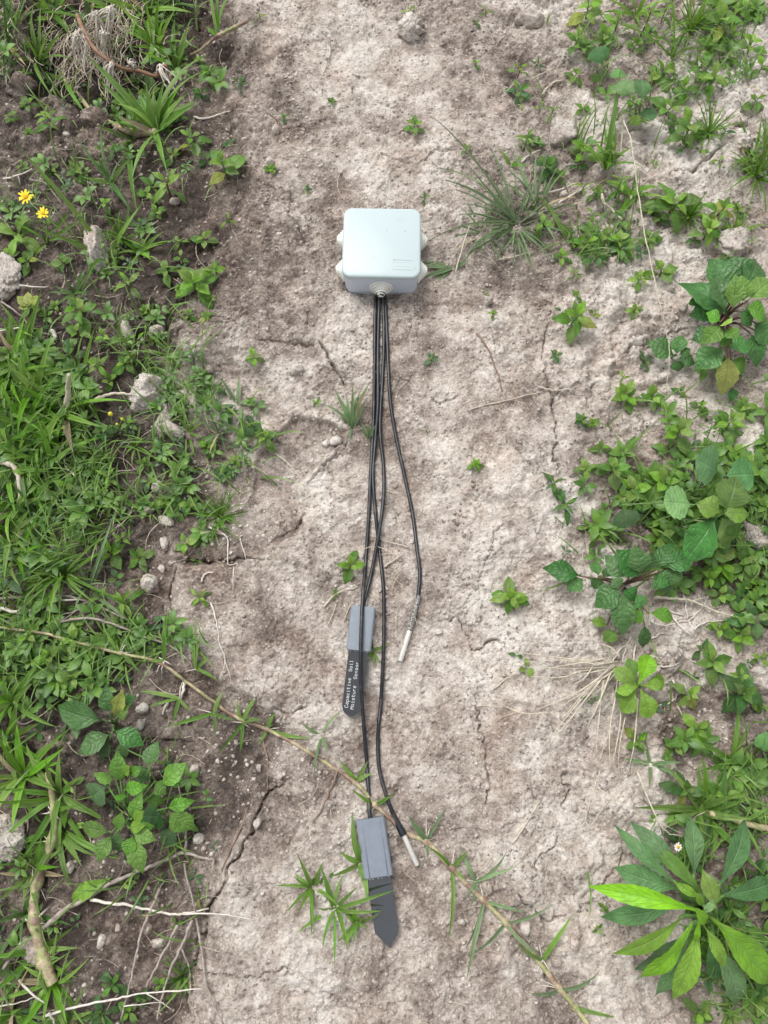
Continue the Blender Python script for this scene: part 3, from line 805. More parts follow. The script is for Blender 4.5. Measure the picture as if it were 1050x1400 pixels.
# ------------------------------------------------------------------ leaves and grass
def leaf_mat(name, col, vein, trans=(0.25, 0.42, 0.05), rough=0.42, tr=0.28, side=9.0, veins=0.55, rim=0.0, spec=0.4, quilt=0.0):
    m, nt, b, out = newmat(name)
    uv = nt.nodes.new('ShaderNodeTexCoord').outputs['UV']
    sx = nt.nodes.new('ShaderNodeSeparateXYZ'); nt.links.new(uv, sx.inputs[0])
    au = math_n(nt, 'MULTIPLY', math_n(nt, 'ABSOLUTE', math_n(nt, 'SUBTRACT', sx.outputs[0], 0.5)), 2.0)
    mid = ramp(nt, au, [(0.03, 1.0), (0.10, 0.0)])
    wob = noise_n(nt, uv, 5.0, 2, 0.5)
    s = math_n(nt, 'ADD', math_n(nt, 'MULTIPLY', math_n(nt, 'SUBTRACT', sx.outputs[1], math_n(nt, 'MULTIPLY', au, 0.20)), side), math_n(nt, 'MULTIPLY', wob, 1.6))
    fr = math_n(nt, 'ABSOLUTE', math_n(nt, 'SUBTRACT', math_n(nt, 'FRACT', s), 0.5))     # 0 at the vein
    sv = ramp(nt, fr, [(0.03, 1.0), (0.14, 0.0)])
    vein_m = math_n(nt, 'MAXIMUM', mid, math_n(nt, 'MULTIPLY', sv, 0.55))
    oi = N(nt, 'ShaderNodeObjectInfo')
    oc = obj_coord(nt)
    add = N(nt, 'ShaderNodeVectorMath', operation='ADD'); nt.links.new(oc, add.inputs[0])
    sc = N(nt, 'ShaderNodeVectorMath', operation='SCALE'); nt.links.new(oi.outputs['Location'], sc.inputs[0]); sc.inputs['Scale'].default_value = 53.0
    nt.links.new(sc.outputs[0], add.inputs[1])
    mot = noise_n(nt, add.outputs[0], 5.0, 4, 0.6)
    hsv = N(nt, 'ShaderNodeHueSaturation')
    nt.links.new(math_n(nt, 'ADD', 0.485, math_n(nt, 'MULTIPLY', oi.outputs['Random'], 0.03)), hsv.inputs['Hue'])
    nt.links.new(math_n(nt, 'ADD', 0.86, math_n(nt, 'MULTIPLY', oi.outputs['Random'], 0.2)), hsv.inputs['Saturation'])
    r2 = math_n(nt, 'FRACT', math_n(nt, 'MULTIPLY', oi.outputs['Random'], 7.31))
    nt.links.new(math_n(nt, 'ADD', 0.72, math_n(nt, 'MULTIPLY', r2, 0.56)), hsv.inputs['Value'])
    c = mix_c(nt, 1.0, col, ramp(nt, mot, [(0.3, 0.70), (0.7, 1.28)]), 'MULTIPLY')
    c = mix_c(nt, math_n(nt, 'MULTIPLY', vein_m, veins), c, vein)
    if rim:
        c = mix_c(nt, math_n(nt, 'MULTIPLY', ramp(nt, au, [(0.86, 0.0), (0.99, 1.0)]), rim), c, vein)
    nt.links.new(c, hsv.inputs['Color'])
    nt.links.new(hsv.outputs[0], b.inputs['Base Color'])
    b.inputs['Roughness'].default_value = rough
    b.inputs['Specular IOR Level'].default_value = spec
    h = math_n(nt, 'SUBTRACT', math_n(nt, 'MULTIPLY', mot, 0.7), math_n(nt, 'MULTIPLY', vein_m, 0.8))
    if quilt:
        h = math_n(nt, 'ADD', h, math_n(nt, 'MULTIPLY', fr, quilt))
    nt.links.new(bump_n(nt, h, 0.75, 0.0011), b.inputs['Normal'])
    tl = N(nt, 'ShaderNodeBsdfTranslucent')
    tc = mix_c(nt, 0.6, hsv.outputs[0], trans)
    nt.links.new(tc, tl.inputs['Color'])
    mx = N(nt, 'ShaderNodeMixShader', i_0=tr)
    nt.links.new(b.outputs[0], mx.inputs[1]); nt.links.new(tl.outputs[0], mx.inputs[2])
    nt.links.new(mx.outputs[0], out.inputs[0])
    M[name] = m
leaf_mat('leaf_mid', (0.122, 0.240, 0.037), (0.16, 0.30, 0.09))
leaf_mat('leaf_light', (0.198, 0.360, 0.039), (0.24, 0.40, 0.10), (0.34, 0.52, 0.05))
leaf_mat('leaf_dark', (0.064, 0.148, 0.033), (0.11, 0.22, 0.08), (0.14, 0.30, 0.04), tr=0.2)
leaf_mat('leaf_blue', (0.092, 0.203, 0.069), (0.17, 0.29, 0.14), (0.16, 0.34, 0.10), rough=0.55, veins=0.35)
leaf_mat('leaf_veined', (0.064, 0.180, 0.038), (0.10, 0.22, 0.075), (0.12, 0.28, 0.04), rough=0.36, tr=0.18, side=6.5, veins=0.42, rim=0.5, quilt=0.9)
leaf_mat('leaf_young', (0.125, 0.285, 0.032), (0.20, 0.36, 0.09), (0.24, 0.45, 0.05), side=7, veins=0.42, rim=0.25, quilt=0.8)
leaf_mat('leaf_bright', (0.225, 0.440, 0.032), (0.30, 0.50, 0.12), (0.42, 0.62, 0.05), side=9, veins=0.32, quilt=0.35)
leaf_mat('leaf_rosette', (0.100, 0.215, 0.070), (0.26, 0.38, 0.20), (0.12, 0.26, 0.05), rough=0.5, side=9, veins=0.34, tr=0.18, quilt=0.4)
leaf_mat('leaf_pale', (0.198, 0.383, 0.118), (0.25, 0.42, 0.19), (0.22, 0.42, 0.14), rough=0.55, veins=0.3)
leaf_mat('leaf_yellow', (0.29, 0.36, 0.055), (0.30, 0.20, 0.06), (0.5, 0.5, 0.08), veins=0.3)
leaf_mat('grass_green', (0.140, 0.268, 0.038), (0.17, 0.32, 0.09), (0.28, 0.48, 0.06), side=0.0, veins=0.5)
leaf_mat('grass_bright', (0.165, 0.336, 0.031), (0.24, 0.42, 0.10), (0.38, 0.58, 0.06), side=0.0, veins=0.5)
leaf_mat('grass_dark', (0.092, 0.190, 0.040), (0.11, 0.22, 0.08), (0.16, 0.32, 0.06), side=0.0, veins=0.5)
leaf_mat('grass_blue', (0.215, 0.315, 0.145), (0.18, 0.29, 0.15), (0.16, 0.30, 0.10), rough=0.5, side=0.0, veins=0.5)
leaf_mat('grass_straw', (0.420, 0.340, 0.190), (0.5, 0.42, 0.26), (0.5, 0.4, 0.2), rough=0.6, side=0.0, veins=0.3, tr=0.15)
M['stem_green'] = plain('green_stem', (0.12, 0.22, 0.06), 0.5, 0.3, nscale=200, var=0.3)
M['stem_red'] = plain('reddish_stem', (0.16, 0.10, 0.07), 0.5, 0.3, nscale=200, var=0.3)
M['straw'] = plain('dry_straw', (0.54, 0.48, 0.38), 0.6, 0.3, nscale=250, var=0.3, bump=0.4)
M['root'] = plain('pale_root', (0.66, 0.60, 0.53), 0.75, 0.2, nscale=250, var=0.25, bump=0.5)
M['twig'] = plain('grey_twig', (0.34, 0.29, 0.25), 0.8, 0.2, nscale=180, var=0.4, bump=0.8)
M['twig_brown'] = plain('brown_twig', (0.24, 0.17, 0.13), 0.8, 0.2, nscale=180, var=0.4, bump=0.8)
M['runner_orange'] = plain('rusty_runner', (0.27, 0.155, 0.10), 0.6, 0.3, nscale=130, var=0.4, bump=0.5)
M['petal'] = plain('yellow_petal', (0.86, 0.66, 0.02), 0.5, 0.3, nscale=300, var=0.12)
M['disc'] = plain('orange_disc', (0.72, 0.42, 0.02), 0.7, 0.2, nscale=800, var=0.3)
M['white_petal'] = plain('white_petal', (0.82, 0.82, 0.78), 0.5, 0.3)
M['bud'] = plain('yellow_bud', (0.62, 0.56, 0.05), 0.5, 0.3)
# stolon: beige internodes that turn green or purple
m, nt, b, _ = newmat('runner_stem')
nz = noise_n(nt, obj_coord(nt), 38, 4, 0.6)
nz2 = noise_n(nt, obj_coord(nt), 380, 3, 0.6)
c = ramp(nt, nz, [(0.30, (0.22, 0.13, 0.10)), (0.41, (0.26, 0.17, 0.12)), (0.49, (0.46, 0.37, 0.24)), (0.56, (0.30, 0.33, 0.13)), (0.63, (0.24, 0.16, 0.12))])
c = mix_c(nt, 1.0, c, ramp(nt, nz2, [(0.3, 0.7), (0.7, 1.2)]), 'MULTIPLY')
nt.links.new(c, b.inputs['Base Color']); b.inputs['Roughness'].default_value = 0.5
M['runner'] = m

# width along the leaf, as a share of half the leaf's length unit
def w_ovate(v): return max(0.035 if v < 0.14 else 0.0, math.sin(math.pi * min(1, max(0, (v - 0.10) / 0.90)) ** 0.90) ** 1.10 * (1.08 - 0.20 * v))
def w_lance(v): return max(0.06 if v < 0.5 else 0.0, math.sin(math.pi * max(0, v) ** 1.02) ** 1.05 * (0.55 + 0.45 * math.sin(math.pi * v)))
def w_oblance(v): return max(0.13 if v < 0.6 else 0.0, math.sin(math.pi * min(1, max(0, v)) ** 1.25) ** 1.15)
def w_spoon(v): return max(0.10 if v < 0.6 else 0.0, math.sin(math.pi * max(0, v) ** 1.75) ** 0.8)
def w_round(v): return max(0.04 if v < 0.25 else 0.0, math.sqrt(max(0.0, 1 - ((v - 0.62) / 0.38) ** 2)) if v > 0.24 else 0)
SHAPES = {'ovate': (w_ovate, 0.52), 'oblance': (w_oblance, 0.28), 'lance': (w_lance, 0.30), 'spoon': (w_spoon, 0.40), 'round': (w_round, 0.74), 'narrow': (w_lance, 0.20)}
_LM = {}
def leaf_mesh(shape, var, mat, nv=8, nu=4):
    key = (shape, var, mat, nv, nu)
    if key in _LM: return _LM[key]
    rnd = random.Random(f'{shape}{var}')          # the shape is the same for every material
    wf, asp = SHAPES[shape]
    curl = rnd.uniform(0.02, 0.26); fold = rnd.uniform(0.06, 0.34); wave = rnd.uniform(0.0, 0.05); bend = rnd.uniform(-0.10, 0.10)
    ph = rnd.uniform(0, 6); tw = rnd.uniform(-0.35, 0.35); asp *= rnd.uniform(0.88, 1.12); tooth = 0.028 if shape == 'oblance' else 0.05 if nv > 10 else 0.03
    V, UV, F = [], [], []
    for i in range(nv + 1):
        v = i / nv
        wj = wf(v) * asp * 0.5
        if 0 < i < nv: wj *= 1 + tooth * (1 if i % 2 else -1)
        for k in range(nu + 1):
            u = k / nu * 2 - 1
            ww = wj * (u if abs(u) == 1 else u * 1.02)
            x = ww + bend * v * v
            z = -curl * v * v * 1.2 + 0.10 * math.sin(math.pi * v) + fold * abs(ww) * 1.0 + wave * math.sin(v * 11 + ph + (2 if u > 0 else 0)) * abs(u) + tw * ww * v
            V.append((x, v - 0.10 * curl * v * v, z)); UV.append((k / nu, v))
    n = nu + 1
    for i in range(nv):
        for k in range(nu):
            F.append((i * n + k, i * n + k + 1, (i + 1) * n + k + 1, (i + 1) * n + k))
    _LM[key] = mesh('leaf', V, F, M[mat], True, UV)
    return _LM[key]
_BM = {}
def blade_mesh(var, mat, droop, nv=7):
    """grass blade: rises from the base, arches along +Y; unit length; keel down the middle"""
    key = (var, mat, droop)
    if key in _BM: return _BM[key]
    rnd = random.Random(f'b{var}{droop}')
    V, UV, F = [], [], []
    side = rnd.uniform(-0.16, 0.16)
    e0 = rnd.uniform(0.0, 0.25); y = z = 0.0
    tw = rnd.uniform(-0.9, 0.9)
    for i in range(nv + 1):
        v = i / nv
        w = 0.5 * min(1.0, 0.62 + 1.6 * v) * (1 - max(0, (v - 0.42) / 0.58) ** 1.5)
        x0 = side * v * v
        roll = tw * v
        for k, u in enumerate((-1, 0, 1)):
            V.append((u * w * math.cos(roll), y, z + (0 if u else -0.0), )); UV.append((k / 2, v))
            # the keel sits a little lower; blade width is scaled separately, so keep z small
            V[-1] = (V[-1][0], y, z + (0.012 if u else 0) + u * w * math.sin(roll) * 0.06)
            V[-1] = (V[-1][0] + x0 * 8, V[-1][1], V[-1][2])
        a = e0 - droop * v * 1.5
        y += math.cos(a) / nv; z += math.sin(a) / nv
    for i in range(nv):
        for k in range(2):
            F.append((i * 3 + k, i * 3 + k + 1, (i + 1) * 3 + k + 1, (i + 1) * 3 + k))
    _BM[key] = mesh('blade', V, F, M[mat], True, UV)
    return _BM[key]

def leaf_obj(parent, me, A, B, width, roll=0.0, name='leaf', zs=1.0):
    """a leaf from A to B (in the parent's own frame); the mesh is one unit long"""
    A = Vector(A); B = Vector(B)
    y = (B - A); L = y.length; y = y.normalized()
    x = y.cross(Vector((0, 0, 1)))
    x = x.normalized() if x.length > 1e-5 else Vector((1, 0, 0))
    z = x.cross(y)
    R = Matrix((x, y, z)).transposed()
    R = R @ Matrix.Rotation(roll, 3, 'Y')
    S = Matrix.Diagonal((width, L, L * zs))
    o = mkobj(name, me, parent)
    o.matrix_local = Matrix.Translation(A) @ (R @ S).to_4x4()
    return o

GROUPS = {'weed': 'low leafy weeds along the path', 'grass': 'grass tufts along the path'}
def herb(px, py, size, n, tone, label, shape='ovate', lift=0.5, cat='weed', group='low leafy weeds along the path', name='leafy_weed'):
    rnd = random.Random(px * 7919 + py * 31 + size)
    R = size * mpp(py) * 0.5
    hgt = R * rnd.uniform(0.55, 0.95) * lift * 2
    c = G(px, py, hgt * 0.75)
    base = Vector((c.x, c.y, float(gz(c.x, c.y)) - 0.001))
    root = empty(name, base, label, cat, group)
    top = Vector((rnd.uniform(-.12, .12) * R, rnd.uniform(-.12, .12) * R, hgt))
    v, f = tube([(0, 0, -0.002), tuple(top * 0.5 + Vector((rnd.uniform(-.06, .06) * R, 0, 0))), tuple(top)], [max(0.0006, R * 0.045), max(0.0005, R * 0.04), max(0.0004, R * 0.03)], 5)
    mkobj('stem', mesh('stem', v, f, M['stem_red' if rnd.random() < 0.25 else 'stem_green']), root)
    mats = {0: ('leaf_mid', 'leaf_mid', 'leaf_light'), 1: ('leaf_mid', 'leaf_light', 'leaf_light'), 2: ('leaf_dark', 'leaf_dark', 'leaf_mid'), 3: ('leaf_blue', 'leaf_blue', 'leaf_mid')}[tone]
    pairs = max(1, n // 2); a0 = rnd.uniform(0, 6.28)
    k = 0
    for i in range(pairs):
        t = (i + 0.5) / pairs if pairs > 1 else 0.5
        Li = R * (1.08 - 0.50 * t) * rnd.uniform(0.88, 1.15)
        el = math.radians(2 + 46 * t * t + rnd.uniform(-8, 10))
        if i == 0: el = math.radians(rnd.uniform(-12, 12))
        cnt = 2 + (1 if (i == pairs - 1 and n % 2) else 0)
        for s in range(cnt):
            az = a0 + i * 1.65 + s * 2 * math.pi / cnt + rnd.uniform(-.28, .28)
            L = Li * rnd.uniform(0.82, 1.12)
            A = Vector((top.x * t, top.y * t, hgt * (0.25 + 0.75 * t)))
            d = Vector((math.cos(az) * math.cos(el), math.sin(az) * math.cos(el), math.sin(el)))
            B = A + d * L
            gb = float(gz(base.x + B.x, base.y + B.y)) - base.z + 0.0025
            if B.z < gb: B.z = gb
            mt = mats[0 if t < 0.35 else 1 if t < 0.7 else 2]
            if t < 0.5 and rnd.random() < 0.035: mt = 'leaf_yellow'
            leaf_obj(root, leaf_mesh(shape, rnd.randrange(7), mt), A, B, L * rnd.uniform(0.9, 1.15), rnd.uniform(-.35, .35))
            k += 1
    return root

def tuft(px, py, length, n, mat, label, width=4.0, spread=(0, 360), tips=(), elev=(15, 70), cat='grass', group='grass tufts along the path', name='grass_tuft', stuff_mat=None, base_r=0.06):
    """n random blades plus blades that end at the given pixels (angles run anticlockwise from the picture's right)"""
    rnd = random.Random(px * 131 + py * 7 + n)
    base = G(px, py, 0.002); base.z = float(gz(base.x, base.y)) - 0.001
    root = empty(name, base, label, cat, group)
    mp = mpp(py); L0 = length * mp; w0 = width * mp
    for tx, ty in tips:
        q = G(tx, ty, 0.012)
        B = q - base
        A = Vector((rnd.uniform(-1, 1), rnd.uniform(-1, 1), 0)) * L0 * 0.03
        hor = Vector((B.x - A.x, B.y - A.y, 0)); L = hor.length * 1.05
        dr = rnd.choice((0.5, 0.75)); el = rnd.uniform(0.35, 0.6)
        yv = hor.normalized()
        Bd = A + (yv * math.cos(el) + Vector((0, 0, 1)) * math.sin(el)) * L * 1.06
        leaf_obj(root, blade_mesh(rnd.randrange(5), mat, dr), A, Bd, w0 * rnd.uniform(0.85, 1.2), rnd.uniform(-.5, .5), 'blade')
    for i in range(n):
        az = math.radians(spread[0] + (spread[1] - spread[0]) * (i + rnd.uniform(0.1, 0.9)) / n)
        el = math.radians(rnd.uniform(*elev)); L = L0 * rnd.uniform(0.5, 1.0)
        dr = rnd.choice([q_ for q_ in (0.25, 0.5, 0.75, 1.0) if q_ * 0.75 <= el + 0.12] or [0.25])
        A = Vector((math.cos(az), math.sin(az), 0)) * L0 * rnd.uniform(0, base_r)
        B = A + Vector((math.cos(az) * math.cos(el), math.sin(az) * math.cos(el), math.sin(el))) * L
        mm = mat
        q = rnd.random()
        if q < 0.05 and n > 8: mm = 'grass_straw'
        elif q < 0.25 and mat in ('grass_green', 'grass_dark'): mm = {'grass_green': 'grass_bright', 'grass_dark': 'grass_green'}[mat]
        leaf_obj(root, blade_mesh(rnd.randrange(5), mm, dr), A, B, w0 * rnd.uniform(0.75, 1.2), rnd.uniform(-.7, .7), 'blade')
    return root

def leafplant(name, label, base_px, leaves, shape, group=None, cat='weed', stem='stem_green', stem_r=0.0011, nv=12):
    """leaves: (base px, py, tip px, py, width in px, height at base m, height at tip m, material[, shape])"""
    b = G(*base_px); b.z = float(gz(b.x, b.y)) - 0.001
    root = empty(name, b, label, cat, group)
    rnd = random.Random(int(base_px[0] * 13 + base_px[1]))
    geo = []; seen = {}
    for lf in leaves:
        bx, by, tx, ty, wpx, zb, zt, mat = lf[:8]
        sh = lf[8] if len(lf) > 8 else shape
        A = G(bx, by, zb) - b; B = G(tx, ty, zt) - b
        L = (B - A).length
        asp = SHAPES[sh][1]
        w = wpx * mpp((by + ty) / 2) / asp * (0.72 if sh == 'oblance' else 0.92 if mat in ('leaf_veined', 'leaf_young') else 1.0)
        leaf_obj(root, leaf_mesh(sh, rnd.randrange(7), mat, nv, 6), A, B, w, rnd.uniform(-.22, .22), zs=0.9)
        key = (round(bx / 12), round(by / 12))
        if key not in seen:
            seen[key] = 1
            mid = Vector((A.x * 0.45, A.y * 0.45, A.z * 0.7))
            geo.append(tube([Vector((0, 0, -0.002)), mid, A, A.lerp(B, 0.06)], [stem_r, stem_r * 0.9, stem_r * 0.7, stem_r * 0.55], 5))
    v, f = join_geo(geo)
    mkobj('stem', mesh('stem', v, f, M[stem]), root)
    return root

def path3(px, up, wob=0.0, rnd=None, sub=5):
    pts = []
    for i, p in enumerate(px):
        u = up[i] if hasattr(up, '__len__') else up
        pts.append(G(p[0], p[1], u))
    q = catmull(pts, sub)
    out = []
    for p in q:
        j = Vector((rnd.uniform(-wob, wob), rnd.uniform(-wob, wob), rnd.uniform(-wob, wob) * 0.5)) if rnd else Vector((0, 0, 0))
        p = Vector(p) + j
        p.z = max(p.z, float(gz(p.x, p.y)) + 0.0003)
        out.append(p)
    return out
def twig(px, r_px, label, mat='twig', up=0.002, name='dry_twig', cat='twig', group='dry twigs and stalks', taper=0.5, branches=()):
    rnd = random.Random(int(px[0][0] * 3 + px[0][1]))
    p = path3(px, up, 0.0006, rnd)
    b = p[0].copy(); b.z = float(gz(b.x, b.y))
    root = empty(name, b, label, cat, group)
    r = r_px * mpp(px[0][1]) * 0.5
    n = len(p)
    v, f = tube([q - b for q in p], [r * (1 - (1 - taper) * i / (n - 1)) * rnd.uniform(0.88, 1.14) for i in range(n)], 6)
    mkobj('stem', mesh('stem', v, f, M[mat]), root)
    for br in branches:
        q = path3(br, up, 0.0005, rnd)
        v, f = tube([w - b for w in q], [r * 0.6 * (1 - 0.6 * i / (len(q) - 1)) for i in range(len(q))], 5)
        mkobj('branch', mesh('branch', v, f, M[mat]), root)
    return root

def clod(px, py, w, h, tall, mat, label, name='soil_clod', cat='clod of soil', group='clods and stones on the soil', rot=0.0, rough=0.3, sub=4, sink=0.30):
    rnd = random.Random(px * 17 + py)
    mp = mpp(py); a = w * mp / 2; b = h * mp / 2 / 0.93; t = tall * mp
    import bmesh
    bm = bmesh.new(); bmesh.ops.create_icosphere(bm, subdivisions=sub, radius=1.0)
    co = np.array([v.co[:] for v in bm.verts])
    ox, oy = rnd.uniform(0, 90), rnd.uniform(0, 90)
    nn = (fbm(co[:, 0] * 1.0 + co[:, 2] * 0.7 + ox, co[:, 1] + co[:, 2] * 0.6 + oy, 1.3, 2, 201) * 1.4
          + (billow(co[:, 0] + ox, co[:, 1] + co[:, 2] * 0.8 + oy, 2.6, 4, 205) - 0.33) * 1.3) * rough
    fine_ = billow(co[:, 0] * 1.3 + co[:, 2] + ox, co[:, 1] * 1.3 - co[:, 2] * 0.9 + oy, 6.5, 4, 209, 0.7) * 2 - 0.7
    cuts = [(Vector((rnd.gauss(0, 1), rnd.gauss(0, 1), rnd.gauss(0.2, 0.8))).normalized(), rnd.uniform(0.66, 0.95)) for _ in range(11)]
    for i, v in enumerate(bm.verts):
        d = v.co.normalized(); k = 1 + float(nn[i])
        # blunt corners rather than an egg
        e = max(abs(d.x), abs(d.y), abs(d.z) * 0.9); k *= 0.80 + 0.25 / max(e, 0.62) * 0.62
        for pn, ph_ in cuts:
            q_ = d.dot(pn)
            if q_ > 0.05: k = min(k, ph_ / q_ * (1 + 0.10 * float(fine_[i])))
        k *= 1 + 0.05 * float(fine_[i])
        v.co = Vector((d.x * a * k, d.y * b * k, d.z * t * k))
    me = bpy.data.meshes.new('clod'); bm.to_mesh(me); bm.free()
    me.polygons.foreach_set('use_smooth', [True] * len(me.polygons)); me.materials.append(M[mat])
    c = G(px, py, t * (0.5 - sink))
    o = mkobj(name, me, None, label, cat, group)
    o.location = (c.x, c.y, float(gz(c.x, c.y)) + t * (1 - 2 * sink) * 0.5)
    o.rotation_euler = (0, 0, math.radians(rot))
    return o
# ------------------------------------------------------------------ stones and clods
CL = [  # px, py, width, depth, height (pixels), material, turn, label
    (205, 540, 66, 40, 30, 'clod_pale', 28, 'pale angular clod of dry clay beside the broad grass blades'),
    (131, 338, 34, 62, 26, 'clod_pale', 14, 'pale upright clod under the fine grass below the yellow flowers'),
    (205, 797, 30, 28, 20, 'clod_pale', 10, 'pale rounded clod at the corner of the cracked crust slab'),
    (560, 40, 42, 40, 20, 'clod_pale', 0, 'grey brown earth clod with a seedling at its top edge'),
    (460, 603, 20, 17, 10, 'clod_pale', 20, 'small pale lumpy clod at the end of the crack left of the cables'),
    (446, 606, 14, 10, 7, 'clod_pale', 60, 'small flat clod touching the lumpy clod left of the cables'),
    (238, 590, 38, 22, 16, 'clod_pale', -20, 'crumbly pale clod below the large angular clod'),
    (226, 578, 26, 40, 20, 'clod_mid', -12, 'brownish clod tucked behind the large angular clod'),
    (175, 455, 18, 34, 15, 'clod_pale', 15, 'narrow pale clod among weeds above the large angular clod'),
    (213, 452, 24, 18, 13, 'clod_pale', 0, 'pale stone next to the tall narrow leaf on the left'),
    (288, 506, 13, 13, 9, 'clod_pale', 0, 'small white stone on the brown crust left of the cables'),
    (216, 665, 22, 20, 13, 'clod_pale', 30, 'pale clod among clover leaves in the left ground cover'),
    (204, 697, 15, 11, 8, 'clod_pale', 0, 'small white stone under the left ground cover'),
    (228, 712, 26, 17, 11, 'clod_pale', -15, 'knobbly pale clod under the fine feathery weed on the left'),
    (225, 743, 12, 20, 9, 'clod_pale', 0, 'thin upright stone next to the knobbly pale clod'),
    (222, 778, 12, 13, 8, 'clod_pale', 0, 'small pale stone just above the rounded clod at the slab corner'),
    (194, 968, 20, 15, 10, 'clod_pale', 15, 'rough grey stone right of the big veined leaves'),
    (192, 991, 14, 14, 9, 'clod_pale', 0, 'small rounded stone below the rough grey stone'),
    (266, 1052, 14, 16, 10, 'clod_pale', 0, 'smooth pale pebble right of the large veined weed'),
    (352, 1126, 10, 15, 8, 'clod_pale', -10, 'pale pebble lying on bare crust left of the lower sensor'),
    (272, 1147, 18, 15, 10, 'clod_pale', 0, 'grey pebble by the bend of the forked twig'),
    (139, 1287, 13, 20, 9, 'clod_pale', -15, 'whitish stone alone on the dark earth, lower left'),
    (217, 1289, 24, 13, 9, 'clod_mid', 5, 'flat grey stone on the dark earth between dry stalks'),
    (162, 1268, 11, 10, 7, 'clod_mid', 0, 'small grey pebble above the whitish stone on dark earth'),
    (202, 1270, 14, 14, 9, 'clod_mid', 0, 'rounded grey pebble above the flat grey stone'),
    (12, 1145, 54, 62, 26, 'clod_pale', 20, 'large pale clod by the left edge beside the thick runner'),
    (10, 1165, 40, 26, 18, 'clod_mid', 0, 'brown clod below the large pale clod at the left edge'),
    (95, 1185, 14, 17, 9, 'clod_pale', 0, 'small pale stone right of the thick runner'),
    (48, 1300, 52, 36, 18, 'clod_mid', -20, 'grey fibrous clod under the thick runner at lower left'),
    (128, 165, 44, 24, 16, 'clod_dark', 8, 'dark earth clod under the pale stem of the upper left runner'),
    (30, 118, 40, 34, 20, 'clod_dark', 0, 'dark earth lump on the shaded bank by the left edge'),
    (8, 380, 46, 60, 22, 'clod_pale', 10, 'grey crumbled clod at the left edge under the yellow flowers'),
    (239, 276, 17, 11, 8, 'clod_pale', 10, 'small flat pale stone right of the lance leaved weed'),
    (377, 177, 12, 13, 8, 'clod_pale', 0, 'white pebble on the path up and left of the box'),
    (369, 221, 12, 9, 7, 'clod_pale', 0, 'pale pebble touching the tiny clover sprig on the path'),
    (90, 183, 12, 9, 6, 'clod_pale', 0, 'flat pebble beside the upright weed near the upper left runner'),
    (1013, 168, 20, 15, 10, 'clod_pale', 0, 'whitish stone on the pale mound at upper right'),
    (1010, 190, 52, 34, 14, 'clod_pale', 10, 'broad pale crust lump at upper right, beside a crack'),
    (770, 267, 13, 14, 9, 'clod_pale', 0, 'pale pebble between two white roots right of the blue green tussock'),
    (667, 411, 16, 13, 9, 'clod_pale', 30, 'white pebble right of the box beside a tiny seedling'),
    (918, 392, 14, 13, 9, 'clod_pale', 0, 'white stone beside the long dry stalk on the right'),
    (935, 420, 11, 15, 7, 'clod_pale', -30, 'small pale stone below the stone by the long dry stalk'),
    (908, 515, 24, 14, 9, 'clod_pale', 25, 'flat pale stone below the three dark leaves'),
    (1032, 734, 40, 42, 22, 'clod_pale', 0, 'round pale clod half hidden by the leaf mass at the right edge'),
    (1000, 330, 60, 40, 18, 'clod_pale', 0, 'pale clay lump by the deep crack near the right edge'),
    (770, 180, 40, 34, 16, 'clod_pale', 15, 'pale clod left of the dark hole in the upper right soil'),
    (725, 25, 40, 24, 13, 'clod_mid', 5, 'grey crumbly clod near the top edge right of centre'),
    (650, 800, 12, 12, 4, 'clod_mid', 0, 'tan pebble on the path near the thin probe'),
    (600, 864, 11, 9, 6, 'clod_pale', 0, 'yellowish pebble right of the thin steel probe'),
    (718, 1268, 15, 21, 11, 'clod_pale', -5, 'pale oval stone above the pale runner at lower right'),
    (760, 1314, 18, 16, 11, 'clod_mid', 0, 'round grey snail-sized stone right of the pale runner'),
    (667, 1212, 14, 18, 10, 'clod_pale', 10, 'pale stone beside the runner below the blade pair'),
    (678, 1213, 8, 10, 6, 'clod_pale', 0, 'tiny pale stone right of the stone beside the runner'),
    (631, 1260, 12, 10, 7, 'clod_pale', 0, 'small pale stone near the long hanging blade'),
    (652, 1270, 11, 11, 7, 'clod_mid', 0, 'small grey stone right of the long hanging blade'),
    (892, 1088, 32, 22, 12, 'clod_pale', -30, 'long pale stone under the dry straw above the rosette'),
    (785, 1102, 10, 14, 7, 'clod_pale', 0, 'small pale stone on crust left of the rosette'),
    (786, 1290, 16, 22, 8, 'clod_pale', 0, 'pale flake of crust between runner and rosette'),
    (906, 905, 24, 12, 10, 'clod_dark', -20, 'dark brown clod above the bright six leaved weed'),
    (354, 1050, 9, 11, 6, 'clod_pale', 0, 'tiny white stone on crust at the left of the runner joint'),
    (392, 258, 10, 9, 5, 'clod_pale', 0, 'small pale pebble at the crack above left of the box'),
    (406, 505, 24, 14, 8, 'clod_pale', 5, 'low pale crust flake left of the cables'),
]
for px_, py_, w_, h_, t_, mt_, rot_, lb_ in CL:
    big = max(w_, h_) > 24
    clod(px_, py_, w_, h_, t_, mt_, lb_, 'soil_clod' if big else 'stone', 'clod of soil' if big else 'stone', rot=rot_, rough=0.30 if big else 0.20, sub=5 if w_ * h_ > 1400 else 4 if big else 3, sink=0.34 if big else 0.25)

